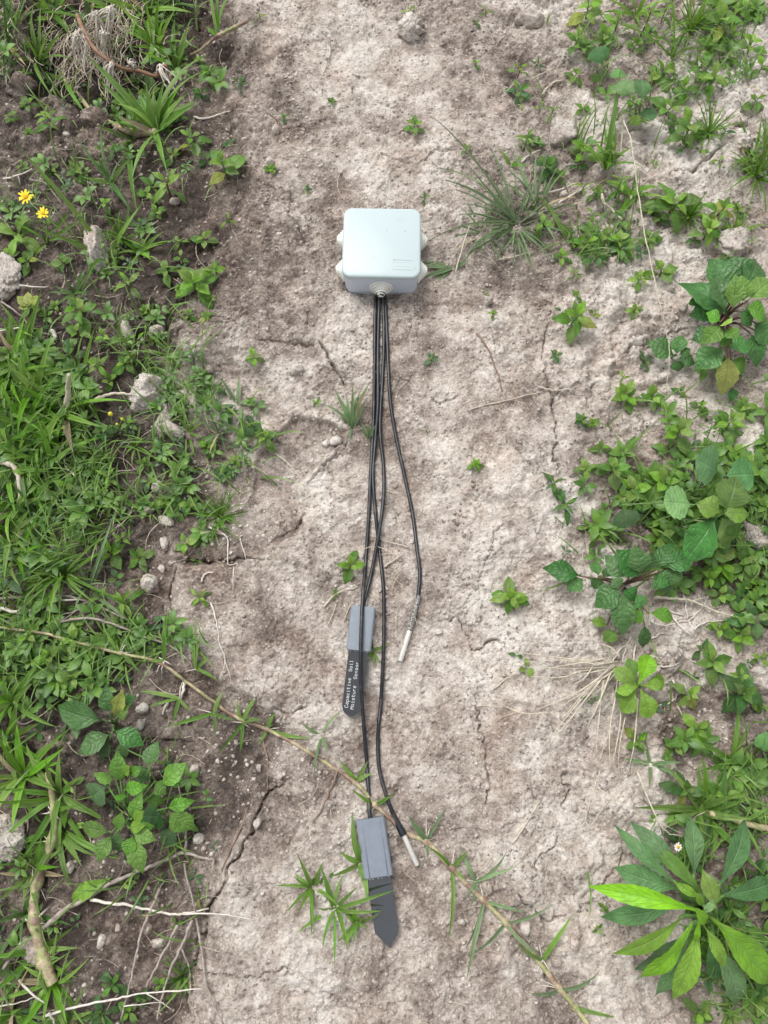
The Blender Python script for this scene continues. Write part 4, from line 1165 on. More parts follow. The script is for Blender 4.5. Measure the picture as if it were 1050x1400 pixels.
# ------------------------------------------------------------------ low leafy weeds: px, py, width in px, leaves, tone (0 mid, 1 light, 2 dark, 3 bluish), label [, shape, lift]
W = [
    # upper left
    (65, 160, 52, 9, 1, 'upright pale green weed left of the upper runner stem', 'lance', .8),
    (15, 158, 28, 6, 0, 'small weed by the left edge below the dark bank'),
    (38, 142, 38, 6, 0, 'small spreading weed between left edge and upright pale weed'),
    (38, 180, 24, 6, 0, 'tiny green weed below the small spreading weed, upper left'),
    (18, 78, 30, 4, 2, 'dark rounded leaves on the bank at the left edge'),
    (6, 100, 34, 3, 3, 'bluish leaf cut by the left edge near the top'),
    (30, 98, 26, 5, 0, 'small mid green weed on the dark bank'),
    (50, 90, 22, 6, 0, 'tiny cluster of leaves on the bank beside thin grass'),
    (103, 233, 46, 6, 0, 'three tiered weed right above the yellow flowers'),
    (70, 232, 28, 4, 0, 'narrow paired leaves left of the three tiered weed'),
    (88, 253, 24, 3, 2, 'dark round leaf below the three tiered weed'),
    (30, 225, 28, 6, 0, 'small rosette on pale soil above the yellow flowers'),
    (145, 278, 32, 5, 0, 'small weed between yellow flowers and lance leaved weed'),
    (215, 290, 36, 8, 0, 'low rounded weed below the lance leaved weed'),
    (200, 265, 38, 5, 0, 'oval leaved weed touching the lance leaved weed'),
    (226, 250, 74, 7, 1, 'bright lance leaved weed in the left part above the clods', 'lance', .6),
    (155, 205, 36, 5, 3, 'bluish paired leaves below the upper runner'),
    (172, 215, 26, 4, 2, 'dark small leaves right of the bluish paired leaves'),
    (205, 128, 58, 8, 0, 'leafy weed under the hanging roots'),
    (190, 112, 34, 5, 3, 'dull green leaves just below the middle root bundle'),
    (212, 150, 40, 6, 1, 'pale green weed under the broad bladed tuft'),
    (140, 132, 30, 3, 1, 'single pale leaf pair left of the leafy weed under the roots', 'lance', .4),
    (118, 118, 26, 2, 2, 'dark narrow leaves beside the runner bend'),
    (262, 190, 58, 7, 0, 'round leaved weed right of the broad bladed tuft', 'spoon', .5),
    (245, 162, 34, 5, 2, 'dark weed above the round leaved weed'),
    (236, 212, 36, 5, 0, 'low weed between tuft and round leaved weed'),
    (277, 195, 26, 4, 3, 'bluish leaves right of the round leaved weed'),
    (308, 228, 74, 7, 0, 'prominent weed on the path edge with three broad leaves'),
    (280, 213, 34, 4, 2, 'dark small leaf just left of the prominent path edge weed'),
    (278, 327, 40, 6, 1, 'small pale weed on brown crust below the path edge weed'),
    (311, 297, 40, 3, 1, 'two narrow upright leaves on brown crust', 'narrow', .9),
    (286, 98, 46, 8, 0, 'dense little weed by the pale rising stalk'),
    (272, 82, 30, 5, 0, 'pair of leaves at the foot of the pale rising stalk'),
    (274, 126, 34, 6, 2, 'three lobed dark weed below the dense little weed'),
    (328, 113, 34, 9, 3, 'thin grey green sprig on the crust at the top left', 'narrow', .3),
    (313, 196, 20, 4, 3, 'tiny bluish seedling on crust above the path edge weed'),
    (22, 322, 84, 9, 1, 'spoon leaved rosette beneath the yellow flowers', 'spoon', .35),
    (8, 278, 34, 5, 2, 'dark leaves by the left edge above the rosette'),
    (52, 300, 30, 4, 1, 'pale leaf standing beside the lower yellow flower', 'spoon', .6),
    (8, 346, 36, 6, 1, 'bright leaves at the left edge below the rosette'),
    (190, 305, 28, 6, 3, 'greyish low weed right of the fine grass'),
    (245, 330, 36, 3, 1, 'single lance leaves above the twin leaved weed', 'lance', .5),
    # left, second band
    (85, 357, 36, 6, 0, 'small weed left of the fine grass and clod'),
    (36, 355, 40, 8, 0, 'low weed by the left edge above the yellowing fern'),
    (148, 362, 30, 4, 1, 'upright bright leaf pair under the pale upright clod', 'lance', .9),
    (174, 384, 50, 6, 1, 'lance leaved weed right of the bright leaf pair', 'lance', .7),
    (160, 350, 36, 6, 0, 'dark tuft of leaves between clod and lance weed'),
    (226, 370, 40, 6, 0, 'paired leaf weed left of the prominent cluster'),
    (246, 352, 30, 4, 1, 'upright pale leaf above the prominent cluster', 'ovate', .9),
    (268, 388, 72, 12, 1, 'prominent bright cluster of oval leaves on the crust edge'),
    (250, 400, 34, 5, 0, 'oval leaves at the lower left of the bright cluster'),
    (291, 368, 36, 7, 1, 'small leafy shoot right above the bright cluster'),
    (288, 410, 26, 4, 0, 'two leaves hanging below the bright cluster'),
    (256, 430, 32, 6, 1, 'small weed in the crack left of the pale mound'),
    (280, 431, 24, 6, 1, 'tiny weed above the pale mound of crust'),
    (201, 424, 34, 7, 0, 'small weed above the narrow tall leaf'),
    (196, 450, 44, 3, 1, 'narrow tall leaf standing alone, left of the mound', 'narrow', .9),
    (211, 466, 30, 6, 0, 'short weed at the foot of the narrow tall leaf'),
    (108, 424, 62, 8, 0, 'broad leaved weed above the dense left grass'),
    (74, 417, 26, 6, 1, 'small bright weed right of the yellowing fern'),
    (50, 470, 22, 2, 3, 'single round leaf on dark earth at left', 'round', .3),
    (64, 452, 18, 2, 3, 'tiny round leaf above the single round leaf', 'round', .3),
    (104, 457, 48, 6, 0, 'three toothed leaves above the dense grass'),
    (143, 462, 40, 5, 1, 'upright weed right of the three toothed leaves', 'ovate', .9),
    (96, 485, 58, 6, 2, 'dark broad leaves at the top of the dense grass'),
    (132, 498, 52, 8, 1, 'bright spreading weed below the upright weed', 'lance', .7),
    (168, 493, 46, 6, 0, 'weed with long side leaves right of the bright spreading one'),
    (150, 520, 40, 5, 0, 'mid green leaves left of the large angular clod'),
    (122, 532, 36, 5, 1, 'pale leaf pair beside the yellowed blade'),
    (60, 500, 44, 6, 0, 'weed half buried in the dense left grass'),
    (30, 520, 46, 6, 0, 'broad leaves inside the dense grass by the left edge'),
    (12, 485, 50, 6, 0, 'weed at the left edge above the dense grass'),
    (237, 497, 26, 6, 1, 'small bright sprig above the large angular clod'),
    (200, 500, 22, 3, 1, 'tiny upright sprout left of the bright sprig', 'narrow', .9),
    (347, 487, 34, 6, 1, 'single bright weed on the crust right of the pale mound'),
    (271, 514, 34, 8, 0, 'small weed left of the thin bent blades on crust', 'spoon', .4),
    (300, 530, 26, 6, 3, 'greyish sprig right of the small white stone'),
    (342, 548, 22, 4, 1, 'bright upright leaf on the crust beside bent blades', 'ovate', .8),
    (362, 600, 44, 8, 0, 'creeping weed at the right end of the ground cover'),
    (340, 580, 32, 6, 3, 'clover-like leaves above the creeping weed', 'round', .3),
    (312, 565, 34, 6, 2, 'dark low leaves in the right part of the ground cover'),
    (150, 655, 56, 11, 1, 'tall bright narrow weed in the left ground cover', 'narrow', .9),
    (152, 690, 44, 9, 1, 'yellow green whorl below the tall narrow weed', 'narrow', .5),
    (172, 577, 40, 5, 1, 'pale lance leaf right of the yellow bud', 'lance', .6),
    (140, 590, 50, 8, 2, 'dark low weed under the yellow bud'),
    (115, 600, 34, 5, 0, 'small weed below the broad blade base'),
    (228, 686, 40, 5, 0, 'weed with two pointed leaves on the brown crust edge'),
    (260, 690, 44, 8, 0, 'leafy weed right of the pointed pair'),
    (302, 645, 34, 8, 3, 'round clover leaves at the lower right of the cover', 'round', .3),
    (322, 628, 30, 6, 1, 'pale little weed beside the round clover leaves'),
    (283, 610, 34, 8, 0, 'small clover patch in the middle of the cover', 'round', .3),
    (250, 625, 36, 8, 2, 'dark little weed left of the clover patch'),
    (196, 632, 34, 6, 0, 'weed at the left of the ground cover by white roots'),
    (120, 690, 44, 8, 3, 'clover leaves left of the yellow green whorl', 'round', .3),
    (90, 665, 46, 6, 0, 'low weed under the white root, left of the whorl'),
    (35, 650, 56, 6, 0, 'weed between grass clumps by the left edge'),
    (165, 735, 40, 6, 1, 'single lance leaf weed right of the fine dark tuft', 'lance', .5),
    # left, third band
    (12, 792, 72, 6, 2, 'large dark oval leaves at the left edge beside the fine tuft'),
    (50, 795, 48, 6, 0, 'weed at the left foot of the fine dark tuft'),
    (40, 735, 44, 6, 3, 'heart shaped leaves above the fine dark tuft', 'round', .5),
    (150, 755, 50, 7, 0, 'oval leaves behind the right side of the fine tuft'),
    (118, 742, 32, 3, 0, 'rounded leaf standing behind the fine tuft', 'round', .7),
    (192, 763, 46, 8, 0, 'branched weed left of the rounded slab corner clod'),
    (160, 790, 36, 4, 3, 'bluish oval leaves under the branched weed'),
    (138, 818, 46, 4, 1, 'long pale leaf just right of the fine tuft base', 'lance', .4),
    (170, 822, 56, 7, 1, 'bright weed with leaves reaching toward the slab corner', 'lance', .5),
    (162, 842, 34, 4, 1, 'narrow bright leaves under the toward corner weed', 'lance', .4),
    (178, 850, 30, 4, 2, 'dark leaf beside the grey branching twig', 'lance', .3),
    (213, 853, 28, 3, 3, 'two round bluish leaves on bare dark earth', 'round', .3),
    (103, 852, 38, 5, 1, 'pale weed between the two upper twigs'),
    (85, 832, 44, 4, 1, 'slim pale leaf crossing the twigs', 'lance', .4),
    (38, 848, 40, 6, 0, 'weed under the white twigs by the left edge'),
    (98, 872, 52, 7, 1, 'yellow green weed sitting on the beige runner'),
    (40, 872, 52, 7, 1, 'pale weed left of the yellow green one on the runner'),
    (70, 900, 60, 10, 0, 'dense weed in the middle of the left herb patch'),
    (30, 903, 50, 8, 2, 'dark weed in the left herb patch'),
    (55, 925, 46, 7, 0, 'lower weed of the left herb patch'),
    (100, 928, 52, 7, 0, 'weed below the beige runner with pointed leaves'),
    (85, 945, 38, 5, 0, 'small weed above the big veined leaves'),
    (120, 948, 40, 5, 1, 'bright folded leaves beside the big veined leaves'),
    (100, 960, 34, 4, 1, 'yellow green leaves left of the folded ones'),
    (210, 885, 28, 6, 0, 'small weed at the upright blade of the runner'),
    (5, 930, 36, 5, 0, 'weed cut by the left edge below the herb patch'),
    (52, 1000, 40, 3, 2, 'dull oval leaf in the lower left grass', 'ovate', .3),
    (85, 1005, 34, 3, 2, 'dark leaf behind the lower left grass', 'ovate', .3),
    (168, 927, 26, 4, 3, 'small bluish leaves by the runner joint'),
    (255, 742, 48, 5, 0, 'dark pointed weed on the top edge of the crust slab'),
    (272, 815, 40, 8, 1, 'small star shaped weed on the brown slab', 'lance', .4),
    (270, 768, 34, 4, 3, 'bluish narrow leaves on the slab crack', 'lance', .3),
    (97, 1075, 40, 4, 1, 'bright pair of leaves beside the thick runner', 'lance', .8),
    (168, 1208, 26, 2, 1, 'small bright oval leaf on the forked twig'),
    (182, 1205, 28, 4, 0, 'oval leaf pair behind the small bright leaf'),
    (222, 1203, 36, 2, 2, 'dark narrow leaf under the forked twig', 'lance', .3),
    (240, 1262, 30, 3, 0, 'round leaf pair among the dry stalks at lower left'),
    (155, 1345, 46, 10, 2, 'low round leaved weed on the dark earth at the bottom left', 'spoon', .3),
    (140, 1385, 50, 8, 2, 'dull leaves at the bottom edge beside dry stalks', 'spoon', .3),
    (218, 1348, 30, 4, 0, 'rounded leaf beside the crossing dry stalks'),
    (195, 1365, 34, 6, 2, 'dull leaves between the dry stalks at the bottom'),
    (233, 1362, 22, 2, 1, 'yellow green leaf right of the crossing stalks'),
    (270, 1228, 34, 6, 0, 'thin weed above the crossing twig end', 'narrow', .4),
    (175, 1385, 40, 8, 0, 'bottom edge weed under the stalks'),
    # on the path
    (560, 15, 32, 3, 1, 'pair of bright seed leaves behind the grey brown clod', 'lance', .4),
    (567, 172, 40, 6, 0, 'lone seedling on the path above the box'),
    (580, 270, 28, 4, 2, 'dark bent seedling beside the top of the box', 'lance', .3),
    (637, 203, 24, 5, 1, 'tiny yellow green seedling left of the tussock'),
    (370, 230, 20, 7, 1, 'tiny clover sprig at the crack above left of the box', 'round', .4),
    (455, 137, 18, 6, 0, 'very small sprig on pale crust near the top'),
    (420, 258, 20, 6, 3, 'faint grey green sprig left above the box'),
    (388, 160, 22, 5, 3, 'faint sprig beside the white pebble'),
    (355, 20, 30, 4, 1, 'bright weed at the top left edge of the path', 'narrow', .5),
    (590, 490, 28, 6, 3, 'flat bluish seedling right of the cables'),
    (675, 428, 26, 4, 1, 'tiny bright seedling below the white pebble'),
    (665, 400, 18, 3, 1, 'single leaf beside the white pebble right of the box', 'lance', .3),
    (652, 635, 26, 9, 1, 'small round weed on the pale crust right of the cables'),
    (583, 588, 20, 3, 0, 'faint blade-like seedling right of the cables', 'narrow', .4),
    (432, 550, 24, 5, 1, 'yellowish seedling left of the path grass', 'lance', .4),
    (480, 772, 46, 7, 1, 'bright weed just left of the cables above the middle sensor'),
    (458, 812, 18, 4, 1, 'tiny weed left of the middle sensor housing'),
    (698, 815, 56, 12, 1, 'leafy round weed alone on the crust right of the thin probe'),
    (652, 30, 20, 4, 3, 'faint sprout on the path right of the grey clod'),
    (665, 15, 26, 4, 1, 'bright sprout at the top edge right of centre', 'narrow', .5),
    (650, 86, 20, 4, 1, 'pale sprout on the brownish patch of the path'),
    # upper right
    (805, 10, 52, 8, 1, 'bright weed at the top edge, right of the path'),
    (790, 55, 50, 7, 0, 'weed with five pointed leaves left of the round leaf'),
    (826, 52, 50, 9, 0, 'dense weed right of the five pointed one'),
    (846, 30, 50, 7, 1, 'upright pale leaves near the top edge', 'lance', .9),
    (885, 24, 56, 7, 1, 'bright lance leaved weed at the top edge', 'lance', .8),
    (912, 12, 44, 6, 1, 'pale weed at the top right between taller leaves', 'lance', .7),
    (868, 60, 36, 6, 0, 'small weed below the bright lance leaves'),
    (898, 52, 30, 4, 0, 'leaf pair below the pale top right weed'),
    (845, 58, 28, 4, 1, 'narrow pale leaf pair in the upper right patch', 'lance', .6),
    (985, 28, 72, 8, 0, 'large pointed weed near the upper right corner'),
    (972, 62, 46, 7, 0, 'weed below the large pointed one'),
    (1012, 12, 50, 8, 1, 'bright weed touching the top edge near the corner'),
    (1038, 14, 44, 7, 1, 'weed in the upper right corner'),
    (1030, 60, 48, 6, 1, 'spreading pale weed on the right edge near the corner'),
    (1042, 92, 44, 4, 0, 'broad leaf weed cut by the right edge'),
    (1034, 138, 42, 6, 0, 'low weed by the right edge above the whitish stone'),
    (1000, 48, 40, 7, 0, 'dark little weed between the corner weeds'),
    (710, 92, 38, 5, 0, 'upright weed at the left rim of the right patch', 'lance', .9),
    (710, 125, 46, 9, 3, 'tangle of grey green leaves under the upright rim weed', 'spoon', .4),
    (735, 85, 30, 7, 3, 'grey green sprig right of the upright rim weed', 'narrow', .5),
    (713, 140, 34, 2, 1, 'long pale leaf lying left of the blade trio', 'lance', .3),
    (740, 143, 28, 3, 1, 'thin upright bright sprout left of the blade trio', 'narrow', .9),
    (755, 150, 36, 4, 1, 'three upright pale blades on the right slope', 'lance', .9),
    (787, 102, 30, 6, 1, 'small yellow green weed below the five pointed one'),
    (797, 147, 30, 6, 0, 'short weed left of the pale mound'),
    (905, 97, 58, 6, 1, 'weed with heart shaped bright leaves beside thin stalks'),
    (957, 88, 44, 6, 0, 'pointed leaf weed right of the thin stalks'),
    (975, 106, 54, 7, 1, 'oval leaved bright weed below the pointed leaf weed'),
    (968, 125, 28, 4, 0, 'small dark pair below the oval leaved bright weed'),
    (937, 118, 42, 6, 0, 'weed left of the oval leaved bright weed'),
    (914, 146, 56, 6, 0, 'star of five leaves right of the round grey green leaves'),
    (918, 168, 36, 7, 2, 'dark leaves under the star of five leaves'),
    (944, 176, 72, 8, 0, 'large weed on the pale mound, dark leaves round a bright centre'),
    (936, 200, 36, 4, 2, 'dark leaf hanging below the mound weed'),
    (962, 200, 36, 4, 1, 'narrow bright leaf right of the mound weed', 'lance', .4),
    (985, 218, 34, 3, 1, 'two small pale leaves at the crack right of the mound weed', 'lance', .4),
    (992, 180, 34, 3, 3, 'bluish narrow leaves above the crack at right', 'lance', .5),
    (800, 206, 50, 9, 1, 'bright weed by the dark hole'),
    (792, 222, 34, 6, 2, 'dark leaves under the bright weed by the hole'),
    (836, 208, 44, 6, 0, 'weed at the foot of the upright blades by the hole', 'lance', .7),
    (720, 190, 44, 5, 0, 'upright bluish leaf above the tussock', 'lance', .9),
    (713, 200, 20, 4, 1, 'reddish green sprout above the tussock', 'narrow', .5),
    (738, 196, 26, 4, 3, 'two oval bluish leaves above the tussock'),
    (750, 228, 52, 9, 2, 'dark weed in the shade right of the tussock'),
    (765, 240, 32, 6, 1, 'small bright leaves below the dark shaded weed'),
    (797, 256, 40, 3, 1, 'narrow tall leaf right of the white roots', 'narrow', .9),
    (815, 262, 34, 6, 0, 'weed behind the narrow tall leaf'),
    (850, 252, 56, 5, 1, 'broad pale grass-like leaf at the long stalk', 'narrow', .8),
    (875, 262, 44, 4, 1, 'slender leaf right of the long stalk', 'narrow', .7),
    (838, 262, 40, 3, 2, 'drooping dark leaf left of the long stalk', 'narrow', .5),
    (922, 278, 84, 9, 0, 'big eight leaved weed in the upper right'),
    (902, 298, 40, 5, 2, 'dark low leaves under the big eight leaved weed'),
    (893, 285, 36, 4, 0, 'leaf pair left of the big eight leaved weed'),
    (985, 285, 58, 8, 0, 'weed with pointed leaves left of the feathery clump'),
    (968, 300, 36, 5, 0, 'oval leaves below the pointed weed near the feathery clump'),
    (1012, 285, 30, 6, 1, 'pale shoots between weed and feathery clump'),
    (965, 322, 56, 7, 1, 'bright centred weed under the big eight leaved one'),
    (950, 328, 28, 3, 2, 'dark leaf left of the bright centred weed'),
    (1005, 312, 40, 10, 1, 'fine leaved pale weed near the right edge', 'narrow', .5),
    (740, 306, 46, 5, 0, 'weed with upright leaf at the right of the tussock'),
    (800, 332, 50, 8, 0, 'weed on the left of the matted patch below the tussock'),
    (828, 322, 48, 8, 0, 'weed in the middle of the matted patch'),
    (848, 328, 44, 8, 1, 'pale weed at the right of the matted patch'),
    (815, 350, 50, 6, 2, 'dark wide leaves at the bottom of the matted patch'),
    (770, 350, 36, 6, 1, 'yellow green sprig left of the matted patch'),
    (812, 292, 38, 3, 1, 'bright narrow leaf above the matted patch', 'lance', .6),
    (785, 375, 34, 7, 1, 'small yellow green weed below the matted patch', 'narrow', .4),
    (890, 325, 40, 8, 0, 'weed beside the long dry stalk above the leaf pair'),
    (878, 345, 30, 3, 3, 'bluish leaf right of the matted patch'),
    # right, second band
    (785, 435, 66, 9, 0, 'lone weed with paired oval leaves on grey crust', 'ovate', .6),
    (768, 425, 30, 2, 2, 'single dark leaf at the left of the lone paired weed'),
    (790, 403, 24, 5, 1, 'tiny bright sprig above the lone paired weed'),
    (812, 428, 22, 4, 1, 'tiny sprig right of the lone paired weed'),
    (760, 485, 28, 6, 3, 'faint grey sprig at the crack on the right'),
    (875, 380, 40, 8, 1, 'low bright weed left of the long dry stalk'),
    (905, 372, 52, 7, 0, 'five leaved weed right of the long dry stalk'),
    (868, 422, 26, 8, 1, 'tiny dark centred rosette on grey crust'),
    (853, 515, 30, 3, 1, 'bright single leaf above the dense small weed', 'lance', .9),
    (857, 542, 54, 11, 1, 'dense small weed on grey crust at the right'),
    (893, 543, 48, 8, 0, 'spreading weed touching the dense small weed'),
    (882, 495, 30, 6, 3, 'faint weed left of the three dark leaves', 'spoon', .3),
    (930, 535, 30, 5, 3, 'grey green sprig below the three dark leaves'),
    (958, 553, 28, 7, 0, 'small four leaved weed above the pale slab'),
    (930, 590, 62, 7, 1, 'bright weed with one dark side leaf on the pale slab'),
    (1020, 556, 44, 5, 1, 'three leaved weed near the right edge'),
    (1000, 577, 56, 6, 1, 'four armed bright weed near the right edge'),
    (932, 620, 20, 6, 1, 'tiny pale rosette on the pale slab'),
    (795, 573, 26, 7, 2, 'small dark sprig on grey crust'),
    (812, 577, 24, 8, 1, 'tiny bright star weed beside the dark sprig'),
    (803, 640, 34, 8, 1, 'small bright weed left of the big leaf mass'),
    (822, 612, 34, 6, 0, 'weed at the upper left of the big leaf mass'),
    (757, 660, 44, 7, 2, 'thin leaved weed at the pale crust rim', 'lance', .5),
    (772, 690, 56, 8, 2, 'long low leaves at the rim of the leaf mass', 'lance', .4),
    (805, 720, 40, 6, 0, 'weed under the rim leaves', 'lance', .5),
    (765, 712, 26, 2, 0, 'thin green blade lying at the crust rim', 'narrow', .4),
    (815, 735, 34, 5, 1, 'pale weed above the drooping dark leaves'),
    (850, 735, 26, 3, 1, 'pale bud-like upright leaf in the leaf mass', 'lance', .9),
    # right leaf mass, smaller weeds
    (840, 640, 66, 8, 0, 'pointed weed at the top left of the big leaf mass'),
    (862, 668, 64, 7, 1, 'yellow green pointed weed in the leaf mass'),
    (910, 660, 70, 7, 1, 'weed with wide pale leaves in the leaf mass'),
    (905, 690, 56, 7, 0, 'weed behind the pale toothed leaf in the leaf mass'),
    (868, 690, 50, 5, 3, 'bluish pointed leaves in the leaf mass'),
    (900, 735, 60, 7, 0, 'oval leaved weed in the middle of the leaf mass'),
    (945, 680, 60, 7, 2, 'dark weed under the large round leaves'),
    (990, 705, 66, 8, 0, 'weed below the twin bright leaves'),
    (975, 745, 52, 7, 0, 'oval leaved weed in the right of the leaf mass'),
    (985, 770, 66, 8, 1, 'bright pointed weed above the lower roots'),
    (968, 790, 50, 7, 1, 'weed with round bright leaves above the lower roots'),
    (985, 812, 48, 6, 0, 'hanging weed above the white roots'),
    (945, 795, 44, 5, 3, 'bluish oval leaf at the left of the bright pointed weed'),
    (1020, 770, 60, 8, 0, 'weed below the round pale clod'),
    (1035, 800, 60, 8, 1, 'weed at the right edge below the clod'),
    (1040, 690, 60, 8, 0, 'weed at the right edge above the clod'),
    (1020, 640, 60, 8, 0, 'weed at the right edge above the round leaves'),
    (1000, 620, 50, 7, 0, 'small weed above the large round leaves'),
    (1045, 620, 50, 7, 0, 'dark weed cut by the right edge'),
    (1035, 845, 70, 6, 2, 'large dark leaves at the right edge beside the roots'),
    (1010, 868, 60, 7, 0, 'weed left of the large dark leaves at the edge'),
    (1005, 815, 40, 6, 2, 'dark weed above the weed at the edge'),
    # right, lower band
    (985, 858, 44, 5, 1, 'small bright weed on grey crust right of the roots'),
    (975, 903, 64, 6, 0, 'weed of three broad leaves right of the six leaved weed'),
    (960, 888, 36, 4, 2, 'dark leaf above the three broad leaves'),
    (945, 950, 50, 7, 1, 'bright topped weed on the dark earth', 'ovate', .7),
    (952, 997, 56, 8, 1, 'tiered bright weed below the bright topped one'),
    (948, 925, 30, 4, 2, 'narrow dark leaves between two bright weeds', 'lance', .5),
    (1015, 945, 76, 9, 2, 'large dark weed near the right edge'),
    (1012, 925, 40, 6, 1, 'bright shoot above the large dark weed'),
    (1030, 960, 40, 5, 0, 'right hand leaves of the large dark weed'),
    (1040, 900, 40, 5, 0, 'weed at the right edge above the dark weed'),
    (872, 1012, 44, 8, 0, 'weed in the shade below the straw'),
    (922, 1022, 52, 7, 0, 'weed left of the tiered bright weed'),
    (915, 1033, 24, 2, 1, 'pale round leaf below the shaded weed'),
    (1010, 1040, 26, 6, 1, 'small pale weed by the round leaf at the edge'),
    (935, 1080, 60, 9, 2, 'dark weed behind the grass above the rosette'),
    (990, 1085, 60, 8, 0, 'weed under the grass above the rosette'),
    (1030, 1075, 50, 8, 0, 'weed by the right edge above the rosette'),
    (720, 912, 30, 3, 1, 'small round leaf at the left end of the straw', 'round', .3),
    (707, 895, 26, 2, 2, 'dark leaf at the left tip of the straw'),
    (818, 1270, 22, 4, 0, 'tiny weed left of the rosette leaf tips'),
    (826, 1240, 22, 5, 1, 'tiny yellow green sprig at the left rosette leaf'),
    (958, 1385, 52, 10, 0, 'weed at the bottom edge below the rosette'),
    (1000, 1392, 46, 7, 0, 'leaves at the bottom right under the rosette'),
    (1040, 1370, 60, 8, 0, 'weed in the bottom right corner'),
    (970, 1340, 40, 6, 3, 'bluish leaves under the lower rosette leaves'),
    (1000, 1240, 70, 10, 2, 'dark weed behind the right side of the rosette', 'lance', .5),
    (1040, 1200, 60, 8, 2, 'dark leaves behind the rosette at the right edge', 'lance', .5),
    (928, 1148, 30, 5, 2, 'small leaves round the tiny white flower'),
]
for r_ in W:
    herb(*r_[:6], *(r_[6:] if len(r_) > 6 else ()))

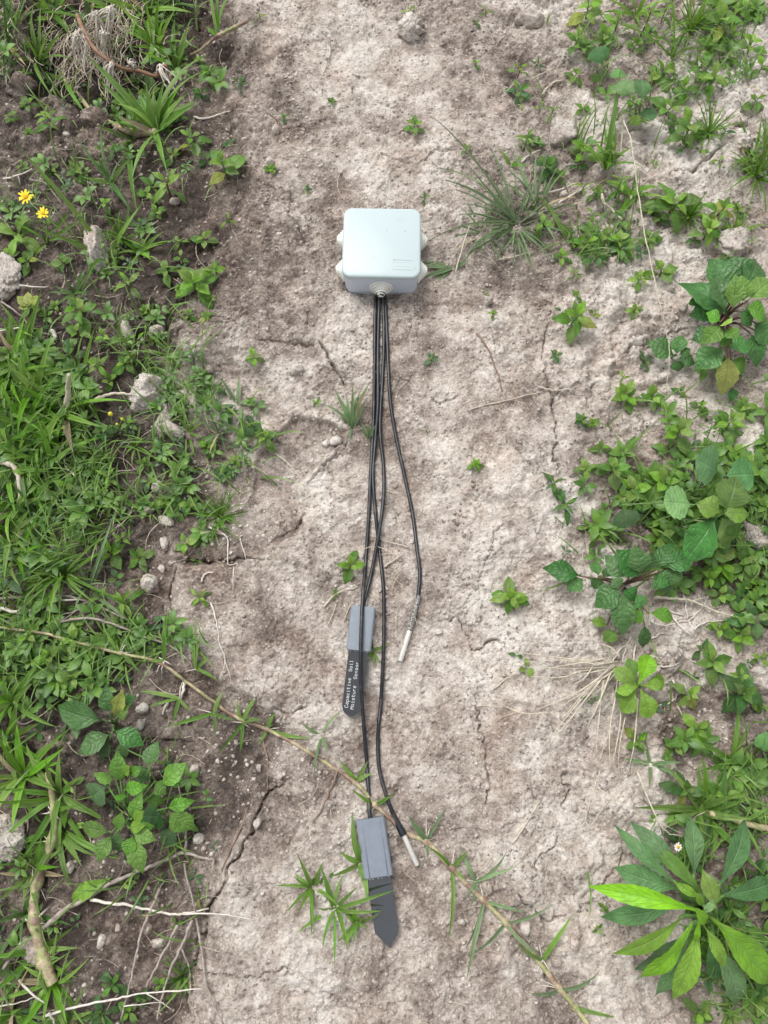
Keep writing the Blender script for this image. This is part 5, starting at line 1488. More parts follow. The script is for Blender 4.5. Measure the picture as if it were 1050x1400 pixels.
# ------------------------------------------------------------------ grass: px, py, length px, blades, material, label, options
T = [
    (213, 178, 95, 12, 'grass_green', 'broad bladed grass tuft at the end of the upper left runner', dict(width=9, tips=[(275, 100), (282, 92), (255, 135), (140, 130), (248, 155), (180, 240), (235, 245), (150, 160)], spread=(0, 200))),
    (240, 92, 70, 9, 'grass_green', 'upright grass tuft right of the last root bundle', dict(width=6, tips=[(262, 25), (270, 48), (255, 40), (240, 30)], elev=(45, 80))),
    (213, 62, 80, 16, 'grass_bright', 'bright grass tuft above the hanging roots', dict(width=6, elev=(30, 75))),
    (165, 20, 90, 14, 'grass_green', 'grass clump at the top edge above the hanging roots', dict(width=6)),
    (205, 15, 90, 14, 'grass_bright', 'bright grass clump at the top edge, right of the roots', dict(width=6)),
    (235, 5, 80, 10, 'grass_dark', 'dark grass at the top edge by the path', dict(width=6)),
    (60, 95, 85, 12, 'grass_green', 'thin grass on the dark bank at upper left', dict(width=5, elev=(35, 80), tips=[(20, 15), (40, 30), (75, 30), (105, 78), (60, 140)])),
    (20, 30, 95, 14, 'grass_dark', 'dark grass in the upper left corner', dict(width=5)),
    (75, 20, 90, 12, 'grass_green', 'grass hanging over the dark bank near the corner', dict(width=6, tips=[(100, 60), (85, 0), (98, 48)])),
    (10, 60, 70, 10, 'grass_dark', 'dark grass at the left edge of the bank', dict(width=5)),
    (150, 248, 62, 4, 'grass_dark', 'few dark blades right above the yellow flowers', dict(width=5, tips=[(133, 178), (168, 205), (100, 195), (180, 290)], elev=(40, 70))),
    (182, 190, 70, 4, 'grass_green', 'blades hanging below the upper runner', dict(width=6, tips=[(180, 285), (128, 175), (160, 200)])),
    (145, 350, 120, 3, 'grass_green', 'long arching blades beside the pale upright clod', dict(width=6, tips=[(48, 240), (120, 290), (108, 305)])),
    (168, 325, 52, 26, 'grass_green', 'fine hair-like grass over the pale upright clod', dict(width=2.6, elev=(35, 85))),
    (190, 345, 60, 6, 'grass_bright', 'few bright blades right of the fine grass', dict(width=6, tips=[(245, 325), (235, 333)])),
    (62, 330, 70, 6, 'grass_green', 'thin blades around the yellow flower stems', dict(width=4, tips=[(110, 300), (105, 320)])),
    (12, 515, 120, 18, 'grass_bright', 'bright grass at the left edge, top of the dense grass', dict(width=8)),
    (42, 545, 120, 18, 'grass_green', 'dense grass clump in the left middle', dict(width=8)),
    (10, 575, 120, 18, 'grass_green', 'grass clump against the left edge in the middle', dict(width=8)),
    (88, 563, 130, 12, 'grass_bright', 'broad blades spreading from one base left of the angular clod', dict(width=10, tips=[(163, 547), (200, 557), (5, 522), (66, 530), (25, 585), (102, 506), (60, 515), (50, 620)], spread=(100, 330))),
    (110, 520, 90, 10, 'grass_green', 'grass behind the yellowed upright blade', dict(width=6)),
    (30, 490, 100, 14, 'grass_green', 'grass at the upper rim of the dense left grass', dict(width=6)),
    (75, 620, 90, 12, 'grass_bright', 'pale grass above the white root on the bare patch', dict(width=6)),
    (45, 670, 90, 12, 'grass_green', 'grass left below the bare patch', dict(width=6)),
    (115, 640, 60, 10, 'grass_dark', 'short dark grass at the right of the white root', dict(width=4)),
    (140, 715, 70, 12, 'grass_green', 'thin grass above the fine dark tuft at right', dict(width=4)),
    (20, 760, 90, 12, 'grass_bright', 'bright grass left above the large dark oval leaves', dict(width=6)),
    (185, 610, 46, 10, 'grass_green', 'thin grass under the crumbly pale clod', dict(width=3)),
    (300, 590, 50, 14, 'grass_blue', 'thin pale grass in the right part of the ground cover', dict(width=3)),
    (255, 590, 44, 10, 'grass_bright', 'thin bright grass in the middle of the ground cover', dict(width=3)),
    (330, 610, 44, 8, 'grass_blue', 'wispy grass at the crust edge of the ground cover', dict(width=3)),
    (100, 400, 50, 8, 'grass_dark', 'dark grass right of the yellowing weed', dict(width=4)),
    (25, 450, 60, 8, 'grass_green', 'grass under the thin pale twig at the left edge', dict(width=4)),
    (125, 30, 80, 12, 'grass_dark', 'dark grass hanging behind the root bundles', dict(width=6)),
    (985, 630, 60, 8, 'grass_green', 'thin blades above the large round leaves', dict(width=4)),
    (1030, 215, 60, 12, 'grass_green', 'grass at the right edge above the feathery clump', dict(width=3.5)),
    (60, 600, 100, 14, 'grass_green', 'grass below the spreading broad blades', dict(width=7)),
    (25, 620, 110, 14, 'grass_dark', 'darker grass below the dense left grass', dict(width=7)),
    (35, 585, 100, 12, 'grass_bright', 'bright blades within the dense left grass', dict(width=7)),
    (8, 640, 100, 10, 'grass_bright', 'pale curved blades at the left edge', dict(width=8)),
    (70, 640, 90, 5, 'grass_green', 'blades bending down toward the white root', dict(width=6, tips=[(50, 620), (65, 690), (30, 605)])),
    (25, 690, 110, 12, 'grass_green', 'grass clump at the left edge above the fine tuft', dict(width=8, tips=[(75, 648), (70, 668), (95, 650)])),
    (10, 730, 100, 12, 'grass_green', 'grass at the left edge beside the fine tuft', dict(width=7)),
    (55, 710, 80, 10, 'grass_dark', 'grass behind the fine dark tuft', dict(width=5)),
    (88, 783, 95, 46, 'grass_green', 'fine dark tuft of many thin blades', dict(width=3.6, elev=(12, 70), tips=[(25, 705), (45, 715), (170, 740), (155, 720), (185, 830), (10, 760), (130, 700), (40, 810)])),
    (120, 805, 90, 8, 'grass_blue', 'few thin bluish blades right of the fine tuft', dict(width=4, tips=[(150, 720), (170, 700), (112, 745), (195, 850)])),
    (20, 835, 80, 8, 'grass_green', 'grass near the white twigs at the left edge', dict(width=6)),
    (165, 885, 66, 3, 'grass_green', 'pair of wide blades rising from the beige runner', dict(width=8, tips=[(140, 845), (145, 850), (185, 905)])),
    (15, 960, 100, 12, 'grass_green', 'grass at the left edge beside the big veined leaves', dict(width=7)),
    (10, 1010, 110, 12, 'grass_bright', 'bright grass at the left edge below the veined leaves', dict(width=8)),
    (30, 1062, 110, 9, 'grass_bright', 'star of bright blades at the start of the thick runner', dict(width=9, tips=[(88, 1030), (60, 1010), (0, 1030), (5, 995), (25, 990), (0, 1085), (45, 1130)])),
    (80, 1088, 100, 8, 'grass_green', 'blades spreading from the thick runner by the veined weed', dict(width=9, tips=[(0, 1142), (5, 1110), (150, 1122), (120, 1182), (85, 1185), (60, 1100), (30, 1020), (92, 1130)])),
    (82, 1135, 90, 8, 'grass_green', 'blades at the second joint of the thick runner', dict(width=9, tips=[(30, 1185), (178, 1188), (92, 1220), (65, 1175), (15, 1180), (118, 1182)])),
    (45, 1190, 85, 9, 'grass_green', 'blades at the third joint of the thick runner', dict(width=7, tips=[(0, 1175), (5, 1200), (70, 1140), (80, 1160)])),
    (35, 1250, 80, 8, 'grass_dark', 'blades at the fourth joint of the thick runner', dict(width=6, tips=[(0, 1248), (30, 1225), (98, 1255), (62, 1290)])),
    (50, 1300, 90, 7, 'grass_green', 'blades crossing the lower end of the thick runner', dict(width=9, tips=[(110, 1285), (0, 1365), (5, 1350), (20, 1310)])),
    (70, 1345, 90, 10, 'grass_bright', 'grass at the lower end of the thick runner', dict(width=7, tips=[(98, 1340), (35, 1385), (105, 1395), (60, 1400)])),
    (15, 1385, 90, 14, 'grass_green', 'grass in the lower left corner', dict(width=7)),
    (95, 1395, 80, 10, 'grass_green', 'grass at the bottom edge left of the dry stalks', dict(width=6)),
    (10, 1320, 80, 8, 'grass_dark', 'dark grass at the left edge near the bottom', dict(width=6)),
    (480, 585, 70, 9, 'grass_blue', 'grey green grass on the path left of the cables', dict(width=5, elev=(30, 70), spread=(50, 130), tips=[(477, 598), (500, 520), (490, 530), (474, 540), (468, 560)])),
    (505, 600, 40, 5, 'grass_blue', 'short blades beside the cables on the path', dict(width=4, spread=(60, 140))),
    (325, 552, 70, 2, 'grass_blue', 'two thin bent blades on the crust below the pale mound', dict(width=5, tips=[(275, 558), (348, 543), (330, 512)])),
    (620, 365, 60, 6, 'grass_blue', 'grass blades right beside the box', dict(width=6, tips=[(592, 372), (610, 362), (640, 350)], spread=(160, 230), elev=(10, 30))),
    (706, 305, 92, 46, 'grass_blue', 'blue green tussock right of the box', dict(width=2.5, elev=(5, 38), base_r=0.22, tips=[(585, 192), (610, 225), (583, 322), (615, 250), (667, 185), (668, 240), (650, 262), (640, 345), (635, 368), (700, 340), (625, 235), (640, 300)])),
    (664, 316, 62, 16, 'grass_blue', 'flat wisp of thin grass left of the blue green tussock', dict(width=2.4, elev=(4, 28), base_r=0.3)),
    (735, 288, 85, 12, 'grass_blue', 'taller green blades at the right of the tussock', dict(width=3.6, base_r=0.2, tips=[(702, 215), (698, 205), (760, 220), (725, 200)])),
    (783, 337, 75, 5, 'grass_green', 'two tall blades left of the matted patch', dict(width=6, tips=[(737, 265), (778, 300), (740, 272)], elev=(60, 80))),
    (828, 228, 85, 8, 'grass_green', 'upright blades right of the dark hole', dict(width=6, elev=(50, 85), tips=[(835, 120), (830, 165), (812, 190), (848, 170)])),
    (700, 225, 30, 4, 'grass_bright', 'short sprout of grass on crust above the tussock', dict(width=4)),
    (865, 265, 70, 5, 'grass_bright', 'broad bright blades at the foot of the long stalk', dict(width=9, tips=[(840, 232), (885, 245), (830, 240)])),
    (920, 75, 100, 10, 'grass_green', 'thin grass among the upper right weeds', dict(width=3, elev=(20, 70), tips=[(910, 50), (955, 60), (950, 110), (920, 120)])),
    (870, 20, 60, 8, 'grass_bright', 'pale grass at the top edge of the upper right patch', dict(width=5)),
    (440, 1005, 60, 4, 'grass_blue', 'small shoots by the runner left of the cables', dict(width=5)),
    (510, 890, 36, 5, 'grass_green', 'short blades beside the middle sensor plate', dict(width=4, tips=[(535, 880), (513, 912)])),
    (426, 1213, 62, 6, 'grass_green', 'left star of broad blades beside the lower sensor', dict(width=5, tips=[(375, 1206), (470, 1190), (428, 1280), (388, 1248), (400, 1200), (440, 1180)])),
    (458, 1242, 85, 5, 'grass_green', 'right star of blades reaching over the lower sensor plate', dict(width=5.5, tips=[(537, 1206), (433, 1295), (485, 1213), (440, 1205), (523, 1248), (455, 1200), (432, 1250)])),
    (488, 1262, 40, 6, 'grass_green', 'small shoot at the lower left of the sensor plate', dict(width=6, tips=[(520, 1248), (460, 1290), (470, 1250)])),
    (493, 1180, 64, 3, 'grass_green', 'blades leaning on the lower sensor housing', dict(width=8, tips=[(478, 1115), (496, 1120), (466, 1168), (498, 1212), (500, 1208)])),
    (958, 1108, 110, 8, 'grass_green', 'coarse grass above the rosette', dict(width=10, tips=[(905, 1045), (950, 1045), (995, 1045), (920, 1110), (850, 1140), (965, 1190)])),
    (975, 1110, 90, 4, 'grass_dark', 'broad hanging blades behind the rosette', dict(width=13, tips=[(945, 1200), (970, 1190), (955, 1195)])),
    (890, 1045, 60, 4, 'grass_blue', 'grey green blades under the straw', dict(width=6, tips=[(868, 968), (905, 1040)])),
    (1000, 1040, 80, 4, 'grass_green', 'tall blades by the right edge above the rosette', dict(width=7, tips=[(1005, 960), (925, 995)])),
    (1040, 1050, 70, 8, 'grass_bright', 'pale grass on the right edge above the rosette', dict(width=5)),
    (812, 958, 40, 4, 'grass_blue', 'short bluish blades under the straw stalks', dict(width=6, tips=[(800, 975), (813, 975)])),
]
for px_, py_, ln_, n_, mt_, lb_, op_ in T:
    tuft(px_, py_, ln_, n_, mt_, lb_, **op_)

# feathery clumps: many fine blades
for px_, py_, sz_, lb_, mt_ in ((300, 705, 60, 'fine feathery weed on the brown crust at left', 'grass_green'), (1035, 240, 90, 'feathery clump at the right edge below the whitish stone', 'grass_green'),
                                (1005, 320, 46, 'small feathery sprig near the right edge', 'grass_bright'), (970, 180, 56, 'feathery weed on the pale mound', 'grass_green'),
                                (250, 1335, 44, 'feathery dark sprig among the dry stalks', 'grass_dark'), (985, 1265, 110, 'large feathery weed behind the rosette', 'grass_green'),
                                (940, 300, 44, 'feathery yellow green sprig by the bright centred weed', 'grass_bright'), (945, 40, 70, 'feathery yellow green weed at the top right', 'grass_bright')):
    tuft(px_, py_, sz_, 34, mt_, lb_, width=2.6, elev=(10, 80), cat='weed', name='feathery_weed', group='feathery weeds')

# ------------------------------------------------------------------ plants with large leaves, leaf by leaf
dk, yg = 'leaf_veined', 'leaf_young'
leafplant('broadleaf_weed', 'dark weed with long veined leaves and a browned top, left of the runner', (160, 990), [
    (145, 985, 68, 972, 44, .030, .024, dk), (153, 1003, 104, 1028, 32, .024, .018, dk), (155, 998, 198, 1018, 30, .026, .020, dk), (150, 975, 140, 940, 26, .036, .046, dk),
    (160, 965, 186, 954, 24, .034, .034, dk), (160, 980, 172, 968, 24, .034, .044, yg), (150, 1010, 135, 1038, 22, .016, .010, 'leaf_dark'), (165, 1012, 172, 1040, 22, .016, .01, 'leaf_dark'),
    (158, 978, 165, 945, 20, .034, .044, 'leaf_yellow', 'lance')], 'ovate', 'weeds with large veined leaves')
leafplant('broadleaf_weed', 'bushy weed with many bright veined leaves above the forked twig', (180, 1115), [
    (205, 1050, 208, 1012, 30, .034, .040, dk), (220, 1075, 256, 1045, 28, .034, .042, yg), (212, 1068, 228, 1084, 24, .034, .036, yg), (205, 1068, 185, 1050, 20, .030, .034, dk),
    (228, 1105, 264, 1092, 22, .030, .034, yg), (230, 1108, 264, 1140, 36, .030, .026, yg), (222, 1110, 205, 1130, 30, .024, .018, dk), (190, 1115, 222, 1118, 30, .026, .022, 'leaf_blue'),
    (152, 1138, 108, 1126, 28, .036, .034, yg), (153, 1140, 133, 1180, 26, .036, .034, yg), (160, 1135, 166, 1110, 18, .040, .050, yg), (165, 1135, 158, 1165, 22, .034, .026, dk),
    (185, 1142, 195, 1198, 32, .044, .042, yg), (182, 1142, 172, 1170, 22, .046, .046, yg), (180, 1138, 214, 1148, 22, .048, .052, yg), (178, 1136, 210, 1132, 20, .048, .052, yg), (176, 1132, 198, 1128, 16, .048, .058, 'leaf_bright'),
    (180, 1120, 190, 1084, 22, .044, .056, yg), (183, 1125, 196, 1108, 16, .044, .056, 'leaf_bright'), (170, 1080, 196, 1072, 22, .042, .050, 'leaf_young'), (168, 1085, 162, 1095, 18, .040, .046, yg), (165, 1070, 160, 1030, 26, .040, .050, yg),
    (158, 1066, 126, 1062, 20, .036, .036, yg), (170, 1060, 176, 1046, 16, .040, .050, 'leaf_bright'), (178, 1060, 192, 1048, 16, .038, .046, yg), (146, 1072, 120, 1102, 40, .030, .022, 'leaf_blue'), (220, 1130, 242, 1158, 24, .016, .01, 'leaf_blue'),
    (200, 1090, 222, 1100, 24, .026, .026, yg), (150, 1150, 160, 1162, 18, .018, .012, dk), (205, 1050, 178, 1062, 18, .026, .030, dk)], 'ovate', 'weeds with large veined leaves')
leafplant('narrow_leaf', 'long narrow green leaf lying on the forked twig', (150, 1202), [(152, 1200, 82, 1237, 26, .010, .004, 'leaf_light')], 'lance', None, cat='leaf')
leafplant('broadleaf_weed', 'tall dark weed with large veined leaves at the right edge', (985, 440), [
    (1030, 385, 990, 352, 42, .045, .050, dk), (1000, 440, 932, 378, 46, .040, .046, dk), (985, 420, 942, 428, 40, .030, .028, dk), (990, 430, 975, 372, 34, .050, .060, dk), (1000, 425, 1010, 374, 30, .052, .066, yg),
    (1015, 415, 1018, 375, 30, .054, .068, yg), (1022, 412, 1060, 372, 36, .054, .060, yg), (1018, 420, 1054, 428, 34, .052, .052, yg), (1010, 425, 1032, 445, 28, .050, .044, dk), (985, 440, 965, 428, 24, .056, .064, yg),
    (985, 445, 965, 472, 30, .056, .058, yg), (990, 450, 1010, 462, 26, .056, .060, yg), (988, 442, 1000, 440, 18, .058, .070, 'leaf_bright'), (990, 475, 950, 505, 40, .036, .030, dk), (995, 475, 1028, 470, 34, .036, .036, dk),
    (995, 485, 990, 540, 34, .034, .022, 'leaf_yellow'), (990, 485, 985, 520, 26, .028, .020, yg), (1000, 530, 1004, 548, 22, .014, .010, dk), (1040, 455, 1060, 440, 24, .030, .03, 'leaf_light'),
    (1000, 470, 985, 460, 22, .046, .052, yg), (960, 420, 955, 400, 34, .028, .034, dk), (1015, 395, 1046, 348, 38, .044, .050, dk), (1000, 400, 968, 352, 38, .040, .046, dk), (1030, 440, 1060, 470, 38, .036, .030, dk), (1025, 455, 1040, 500, 34, .034, .026, dk), (975, 455, 945, 462, 32, .036, .034, dk), (1000, 490, 1022, 510, 30, .030, .024, yg)], 'ovate', 'weeds with large veined leaves', stem='stem_red')
leafplant('broadleaf_weed', 'three dark veined leaves on bare crust beside the tall dark weed', (918, 488), [
    (922, 487, 885, 470, 36, .016, .018, dk), (925, 486, 928, 455, 26, .018, .026, dk), (926, 490, 952, 492, 26, .016, .016, dk), (924, 492, 928, 508, 24, .014, .010, dk), (928, 485, 945, 478, 18, .018, .022, dk)], 'ovate', 'weeds with large veined leaves')
leafplant('broadleaf_weed', 'dark veined branch reaching left over pale crust from the leaf mass', (850, 800), [
    (795, 788, 741, 778, 34, .032, .028, dk), (798, 790, 775, 808, 26, .030, .022, dk), (818, 788, 812, 766, 18, .032, .038, dk), (824, 790, 834, 775, 16, .034, .040, dk), (822, 790, 812, 806, 20, .032, .024, dk),
    (860, 790, 824, 762, 34, .036, .040, dk), (880, 790, 842, 752, 44, .040, .046, dk), (875, 785, 872, 745, 36, .042, .052, dk), (880, 782, 892, 755, 28, .044, .054, dk), (895, 780, 920, 736, 28, .040, .050, dk),
    (905, 775, 955, 762, 30, .042, .044, dk), (890, 790, 905, 805, 26, .036, .030, dk), (895, 785, 920, 800, 30, .034, .030, dk), (850, 805, 810, 826, 38, .034, .030, dk), (850, 803, 838, 790, 22, .036, .044, dk),
    (849, 806, 853, 870, 36, .034, .026, dk), (852, 805, 870, 820, 26, .034, .032, dk), (885, 838, 930, 842, 24, .026, .026, yg), (882, 838, 860, 848, 26, .024, .020, yg), (881, 852, 878, 888, 24, .022, .014, dk),
    (880, 832, 868, 815, 24, .026, .032, dk), (842, 860, 828, 880, 22, .012, .008, 'leaf_mid'), (830, 855, 808, 845, 18, .010, .010, 'leaf_light', 'lance'), (905, 785, 912, 815, 26, .030, .022, dk), (925, 775, 915, 800, 24, .032, .030, dk)],
    'ovate', 'weeds with large veined leaves', stem='stem_red')
leafplant('broadleaf_weed', 'weed with one huge smooth leaf and two bright twins on top of the leaf mass', (983, 705), [
    (980, 707, 930, 768, 56, .060, .040, 'leaf_veined'), (990, 700, 1014, 650, 42, .062, .070, 'leaf_mid'), (985, 702, 954, 684, 32, .066, .070, 'leaf_light'), (987, 703, 1028, 702, 28, .066, .066, 'leaf_light'), (984, 705, 1000, 745, 40, .050, .034, 'leaf_mid'),
    (982, 706, 960, 730, 24, .05, .04, 'leaf_dark'), (987, 704, 1018, 735, 30, .046, .032, 'leaf_mid')], 'ovate')
leafplant('round_leaf_weed', 'weed with four large round pale leaves over the leaf mass', (950, 690), [
    (985, 648, 952, 632, 46, .056, .060, 'leaf_blue', 'round'), (985, 650, 1032, 652, 46, .060, .056, 'leaf_blue', 'round'), (950, 690, 908, 690, 40, .062, .064, 'leaf_pale', 'round'),
    (850, 690, 858, 722, 34, .036, .030, 'leaf_blue', 'round')], 'round', stem_r=0.0009)
leafplant('round_leaf_weed', 'weed with round grey green leaves on the pale mound at upper right', (872, 158), [
    (862, 137, 850, 108, 28, .034, .042, 'leaf_pale', 'round'), (876, 140, 880, 108, 26, .034, .044, 'leaf_blue', 'round'), (870, 162, 898, 158, 22, .020, .018, 'leaf_blue', 'round'), (872, 155, 868, 172, 16, .020, .014, 'leaf_light', 'round'), (880, 142, 892, 128, 14, .030, .034, 'leaf_mid', 'ovate')],
    'round', 'weeds with round grey leaves', stem_r=0.0008)
leafplant('round_leaf_weed', 'round grey green leaf pair above the mound weed with rounder leaves', (830, 100), [
    (825, 92, 812, 66, 28, .030, .036, 'leaf_blue', 'round'), (830, 106, 860, 100, 18, .020, .020, 'leaf_pale', 'ovate'), (822, 98, 815, 112, 18, .016, .012, 'leaf_mid', 'round')], 'round', 'weeds with round grey leaves', stem_r=0.0008)
leafplant('round_leaf_weed', 'single round pale leaf at the right edge above the rosette', (1044, 1050), [(1044, 1030, 1046, 1002, 28, .030, .034, 'leaf_pale', 'round')], 'round', stem_r=0.0008)
lb = 'leaf_light'
leafplant('star_weed', 'bright six leaved weed below the white roots', (875, 940), [
    (873, 936, 890, 895, 24, .032, .034, 'leaf_bright'), (872, 938, 842, 913, 24, .028, .028, lb), (868, 932, 862, 899, 20, .024, .026, 'leaf_mid'), (876, 938, 912, 932, 24, .026, .024, lb), (876, 937, 906, 936, 14, .032, .034, 'leaf_bright'),
    (875, 942, 896, 980, 26, .032, .028, 'leaf_bright'), (873, 938, 845, 945, 18, .032, .032, 'leaf_bright'), (870, 942, 850, 974, 22, .024, .016, lb), (868, 938, 842, 955, 20, .022, .018, 'leaf_mid')], 'spoon', None)
R1, R2 = 'leaf_rosette', 'leaf_bright'
leafplant('rosette_weed', 'large rosette of long toothed leaves in the lower right corner', (957, 1243), [
    (935, 1205, 866, 1122, 38, .040, .036, R1), (925, 1208, 838, 1136, 26, .044, .044, R1), (930, 1215, 838, 1192, 42, .036, .028, R1), (930, 1235, 820, 1262, 40, .034, .024, R1), (982, 1212, 1026, 1118, 46, .038, .034, R1),
    (948, 1200, 946, 1112, 34, .028, .020, R1), (985, 1225, 1062, 1196, 50, .034, .028, R1), (945, 1270, 868, 1334, 34, .034, .024, R1), (940, 1280, 905, 1378, 30, .036, .028, R1), (975, 1285, 1022, 1384, 40, .038, .030, R1),
    (970, 1270, 985, 1350, 40, .026, .016, 'leaf_blue'), (960, 1225, 893, 1150, 26, .046, .048, 'leaf_mid'),
    (968, 1250, 1072, 1362, 58, .056, .050, 'leaf_light'), (934, 1252, 842, 1316, 36, .056, .052, 'leaf_light'), (955, 1262, 926, 1380, 44, .058, .046, R2),
    (945, 1262, 884, 1358, 28, .066, .064, R2), (955, 1245, 806, 1211, 36, .072, .072, R2), (962, 1265, 994, 1327, 26, .070, .068, R2), (978, 1240, 966, 1192, 30, .070, .080, 'leaf_light'), (958, 1228, 924, 1208, 18, .072, .078, R2),
    (955, 1255, 952, 1292, 12, .072, .070, R2), (962, 1238, 948, 1222, 16, .074, .086, 'leaf_light'), (965, 1262, 955, 1248, 18, .076, .090, 'leaf_bright'), (960, 1250, 975, 1230, 16, .076, .090, 'leaf_pale')],
    'oblance', None, stem_r=0.0024, nv=18)

# ------------------------------------------------------------------ yellow flowers, bud, white flower
def flower(px, py, ground_px, h, rad, label, mat='petal', n=11, name='yellow_flower', cat='flower', group='yellow flowers'):
    b = G(*ground_px); b.z = float(gz(b.x, b.y))
    root = empty(name, b, label, cat, group)
    top = G(px, py, h) - b
    v, f = tube([(0, 0, 0), tuple(top * 0.55 + Vector((0.002, 0.001, 0))), tuple(top)], [0.0008, 0.0007, 0.0006], 6)
    mkobj('stem', mesh('stem', v, f, M['stem_green']), root)
    rnd = random.Random(int(px))
    v, f = lathe([(0.0004, -0.0014), (rad * 0.36, -0.0006), (rad * 0.40, 0.0006), (rad * 0.25, 0.0016), (0.0002, 0.0020)], 12)
    d = mkobj('disc', mesh('disc', v, f, M['disc']), root); d.location = top
    V = [(-.10, .2, 0), (.10, .2, 0), (-.16, .6, .03), (0, .62, .07), (.16, .6, .03), (-.10, .95, -.03), (0, 1.0, 0.0), (.10, .95, -.03)]
    F = [(0, 1, 3, 2), (1, 4, 3), (2, 3, 6, 5), (3, 4, 7, 6)]
    pm = mesh('petal', V, F, M[mat])
    for i in range(n):
        a = 2 * math.pi * i / n + rnd.uniform(-.12, .12)
        o = mkobj('petal', pm, root)
        L = rad * rnd.uniform(0.85, 1.12)
        o.matrix_local = Matrix.Translation(top) @ Matrix.Rotation(a, 4, 'Z') @ Matrix.Rotation(rnd.uniform(-.1, .35), 4, 'X') @ Matrix.Diagonal((L, L, L, 1))
    return root
flower(35, 269, (62, 330), 0.055, 0.0078, 'upper of two yellow daisy-like flowers at the left edge')
flower(59, 292, (66, 332), 0.050, 0.0068, 'lower of two yellow daisy-like flowers at the left edge')
flower(927, 1158, (935, 1170), 0.022, 0.0038, 'tiny white flower above the large rosette', 'white_petal', 14, 'white_flower', 'flower', None)
b = G(158, 600); b.z = float(gz(b.x, b.y))
root = empty('flower_bud', b, 'yellow flower buds on thin stems left of the large clod', 'flower bud')
for px_, py_, r_ in ((151, 566, 0.0024), (167, 573, 0.0015), (160, 580, 0.0014)):
    t_ = G(px_, py_, 0.03) - b
    v, f = tube([(0, 0, 0), tuple(t_ * 0.5), tuple(t_)], 0.0005, 5); mkobj('stem', mesh('stem', v, f, M['stem_green']), root)
    v, f = lathe([(0.0003, -r_ * 1.3), (r_ * .8, -r_ * .5), (r_, r_ * .3), (r_ * .6, r_), (0.0002, r_ * 1.2)], 12)
    o = mkobj('bud', mesh('bud', v, f, M['bud']), root); o.location = t_
# yellowing ferny weed at the left edge
leafplant('yellowing_weed', 'yellowing lobed weed at the left edge', (42, 420), [(42, 420, 22, 405, 14, .012, .014, 'leaf_yellow'), (42, 420, 34, 398, 14, .012, .016, 'leaf_yellow'), (43, 420, 50, 402, 14, .014, .016, 'leaf_yellow'), (43, 421, 56, 424, 12, .012, .01, 'leaf_light'),
    (42, 422, 30, 434, 12, .01, .008, 'leaf_mid'), (42, 421, 24, 420, 10, .01, .01, 'leaf_yellow')], 'ovate')

# ------------------------------------------------------------------ runners (creeping grass stems)
def runner(px, nodes, r_px, label, mat='runner', up=0.003, sub=6, blade='grass_green', roots=0):
    rnd = random.Random(int(px[0][0] + px[0][1]))
    p = path3(px, up, 0.0003, rnd, sub)
    b = p[0].copy(); b.z = float(gz(b.x, b.y))
    root = empty('grass_runner', b, label, 'grass runner', 'creeping grass runners')
    mp = mpp(px[len(px) // 2][1]); r = r_px * mp / 2
    def un(a):                                   # height of the stem at the nearest point of its path
        if not hasattr(up, '__len__'): return up
        return up[min(range(len(px)), key=lambda i: math.dist(px[i], a[:2]))]
    nd = [G(a[0], a[1], un(a)) for a in nodes]
    rad = []
    for q in p:
        dmin = min([(q - w).length for w in nd] or [1])
        rad.append(r * (0.86 + 0.5 * math.exp(-(dmin / (r * 1.6)) ** 2)))
    # finer steps near the joints
    fine, fr = [], []
    for i in range(len(p) - 1):
        for k in range(3):
            t = k / 3; q = p[i].lerp(p[i + 1], t); fine.append(q)
            dmin = min([(q - w).length for w in nd] or [1])
            fr.append(r * (0.84 + 0.55 * math.exp(-(dmin / (r * 1.3)) ** 2)) * (0.76 + 0.75 * (i / len(p))))
    fine.append(p[-1]); fr.append(r * 0.5)
    v, f = tube([q - b for q in fine], fr, 8)
    mkobj('stem', mesh('stem', v, f, M[mat]), root)
    for nd_ in nodes:
        q = G(nd_[0], nd_[1], un(nd_)) - b
        for tx, ty in nd_[2]:
            t = G(tx, ty, 0.010) - b
            hor = Vector((t.x - q.x, t.y - q.y, 0)); L = hor.length; el = rnd.uniform(0.3, 0.5)
            B = q + (hor.normalized() * math.cos(el) + Vector((0, 0, 1)) * math.sin(el)) * L * 1.08
            leaf_obj(root, blade_mesh(rnd.randrange(5), nd_[3] if len(nd_) > 3 else blade, rnd.choice((0.5, 0.75))), q, B, 5.6 * mp * rnd.uniform(0.75, 1.15), rnd.uniform(-.5, .5), 'blade')
        # dry sheath round the joint and a few hair roots
        if roots:
            geo = []
            for k in range(roots):
                a = rnd.uniform(0, 6.28); l = rnd.uniform(0.006, 0.02)
                e = Vector((math.cos(a) * l, math.sin(a) * l, 0)); w = q + e
                zg = float(gz(b.x + w.x, b.y + w.y)) - b.z
                geo.append(tube([q, q + e * 0.5 + Vector((0, 0, -0.001)), Vector((w.x, w.y, zg + 0.0002))], [0.0006, 0.0005, 0.0002], 4))
            v, f = join_geo(geo); mkobj('hair_root', mesh('hair_root', v, f, M['root']), root)
    return root
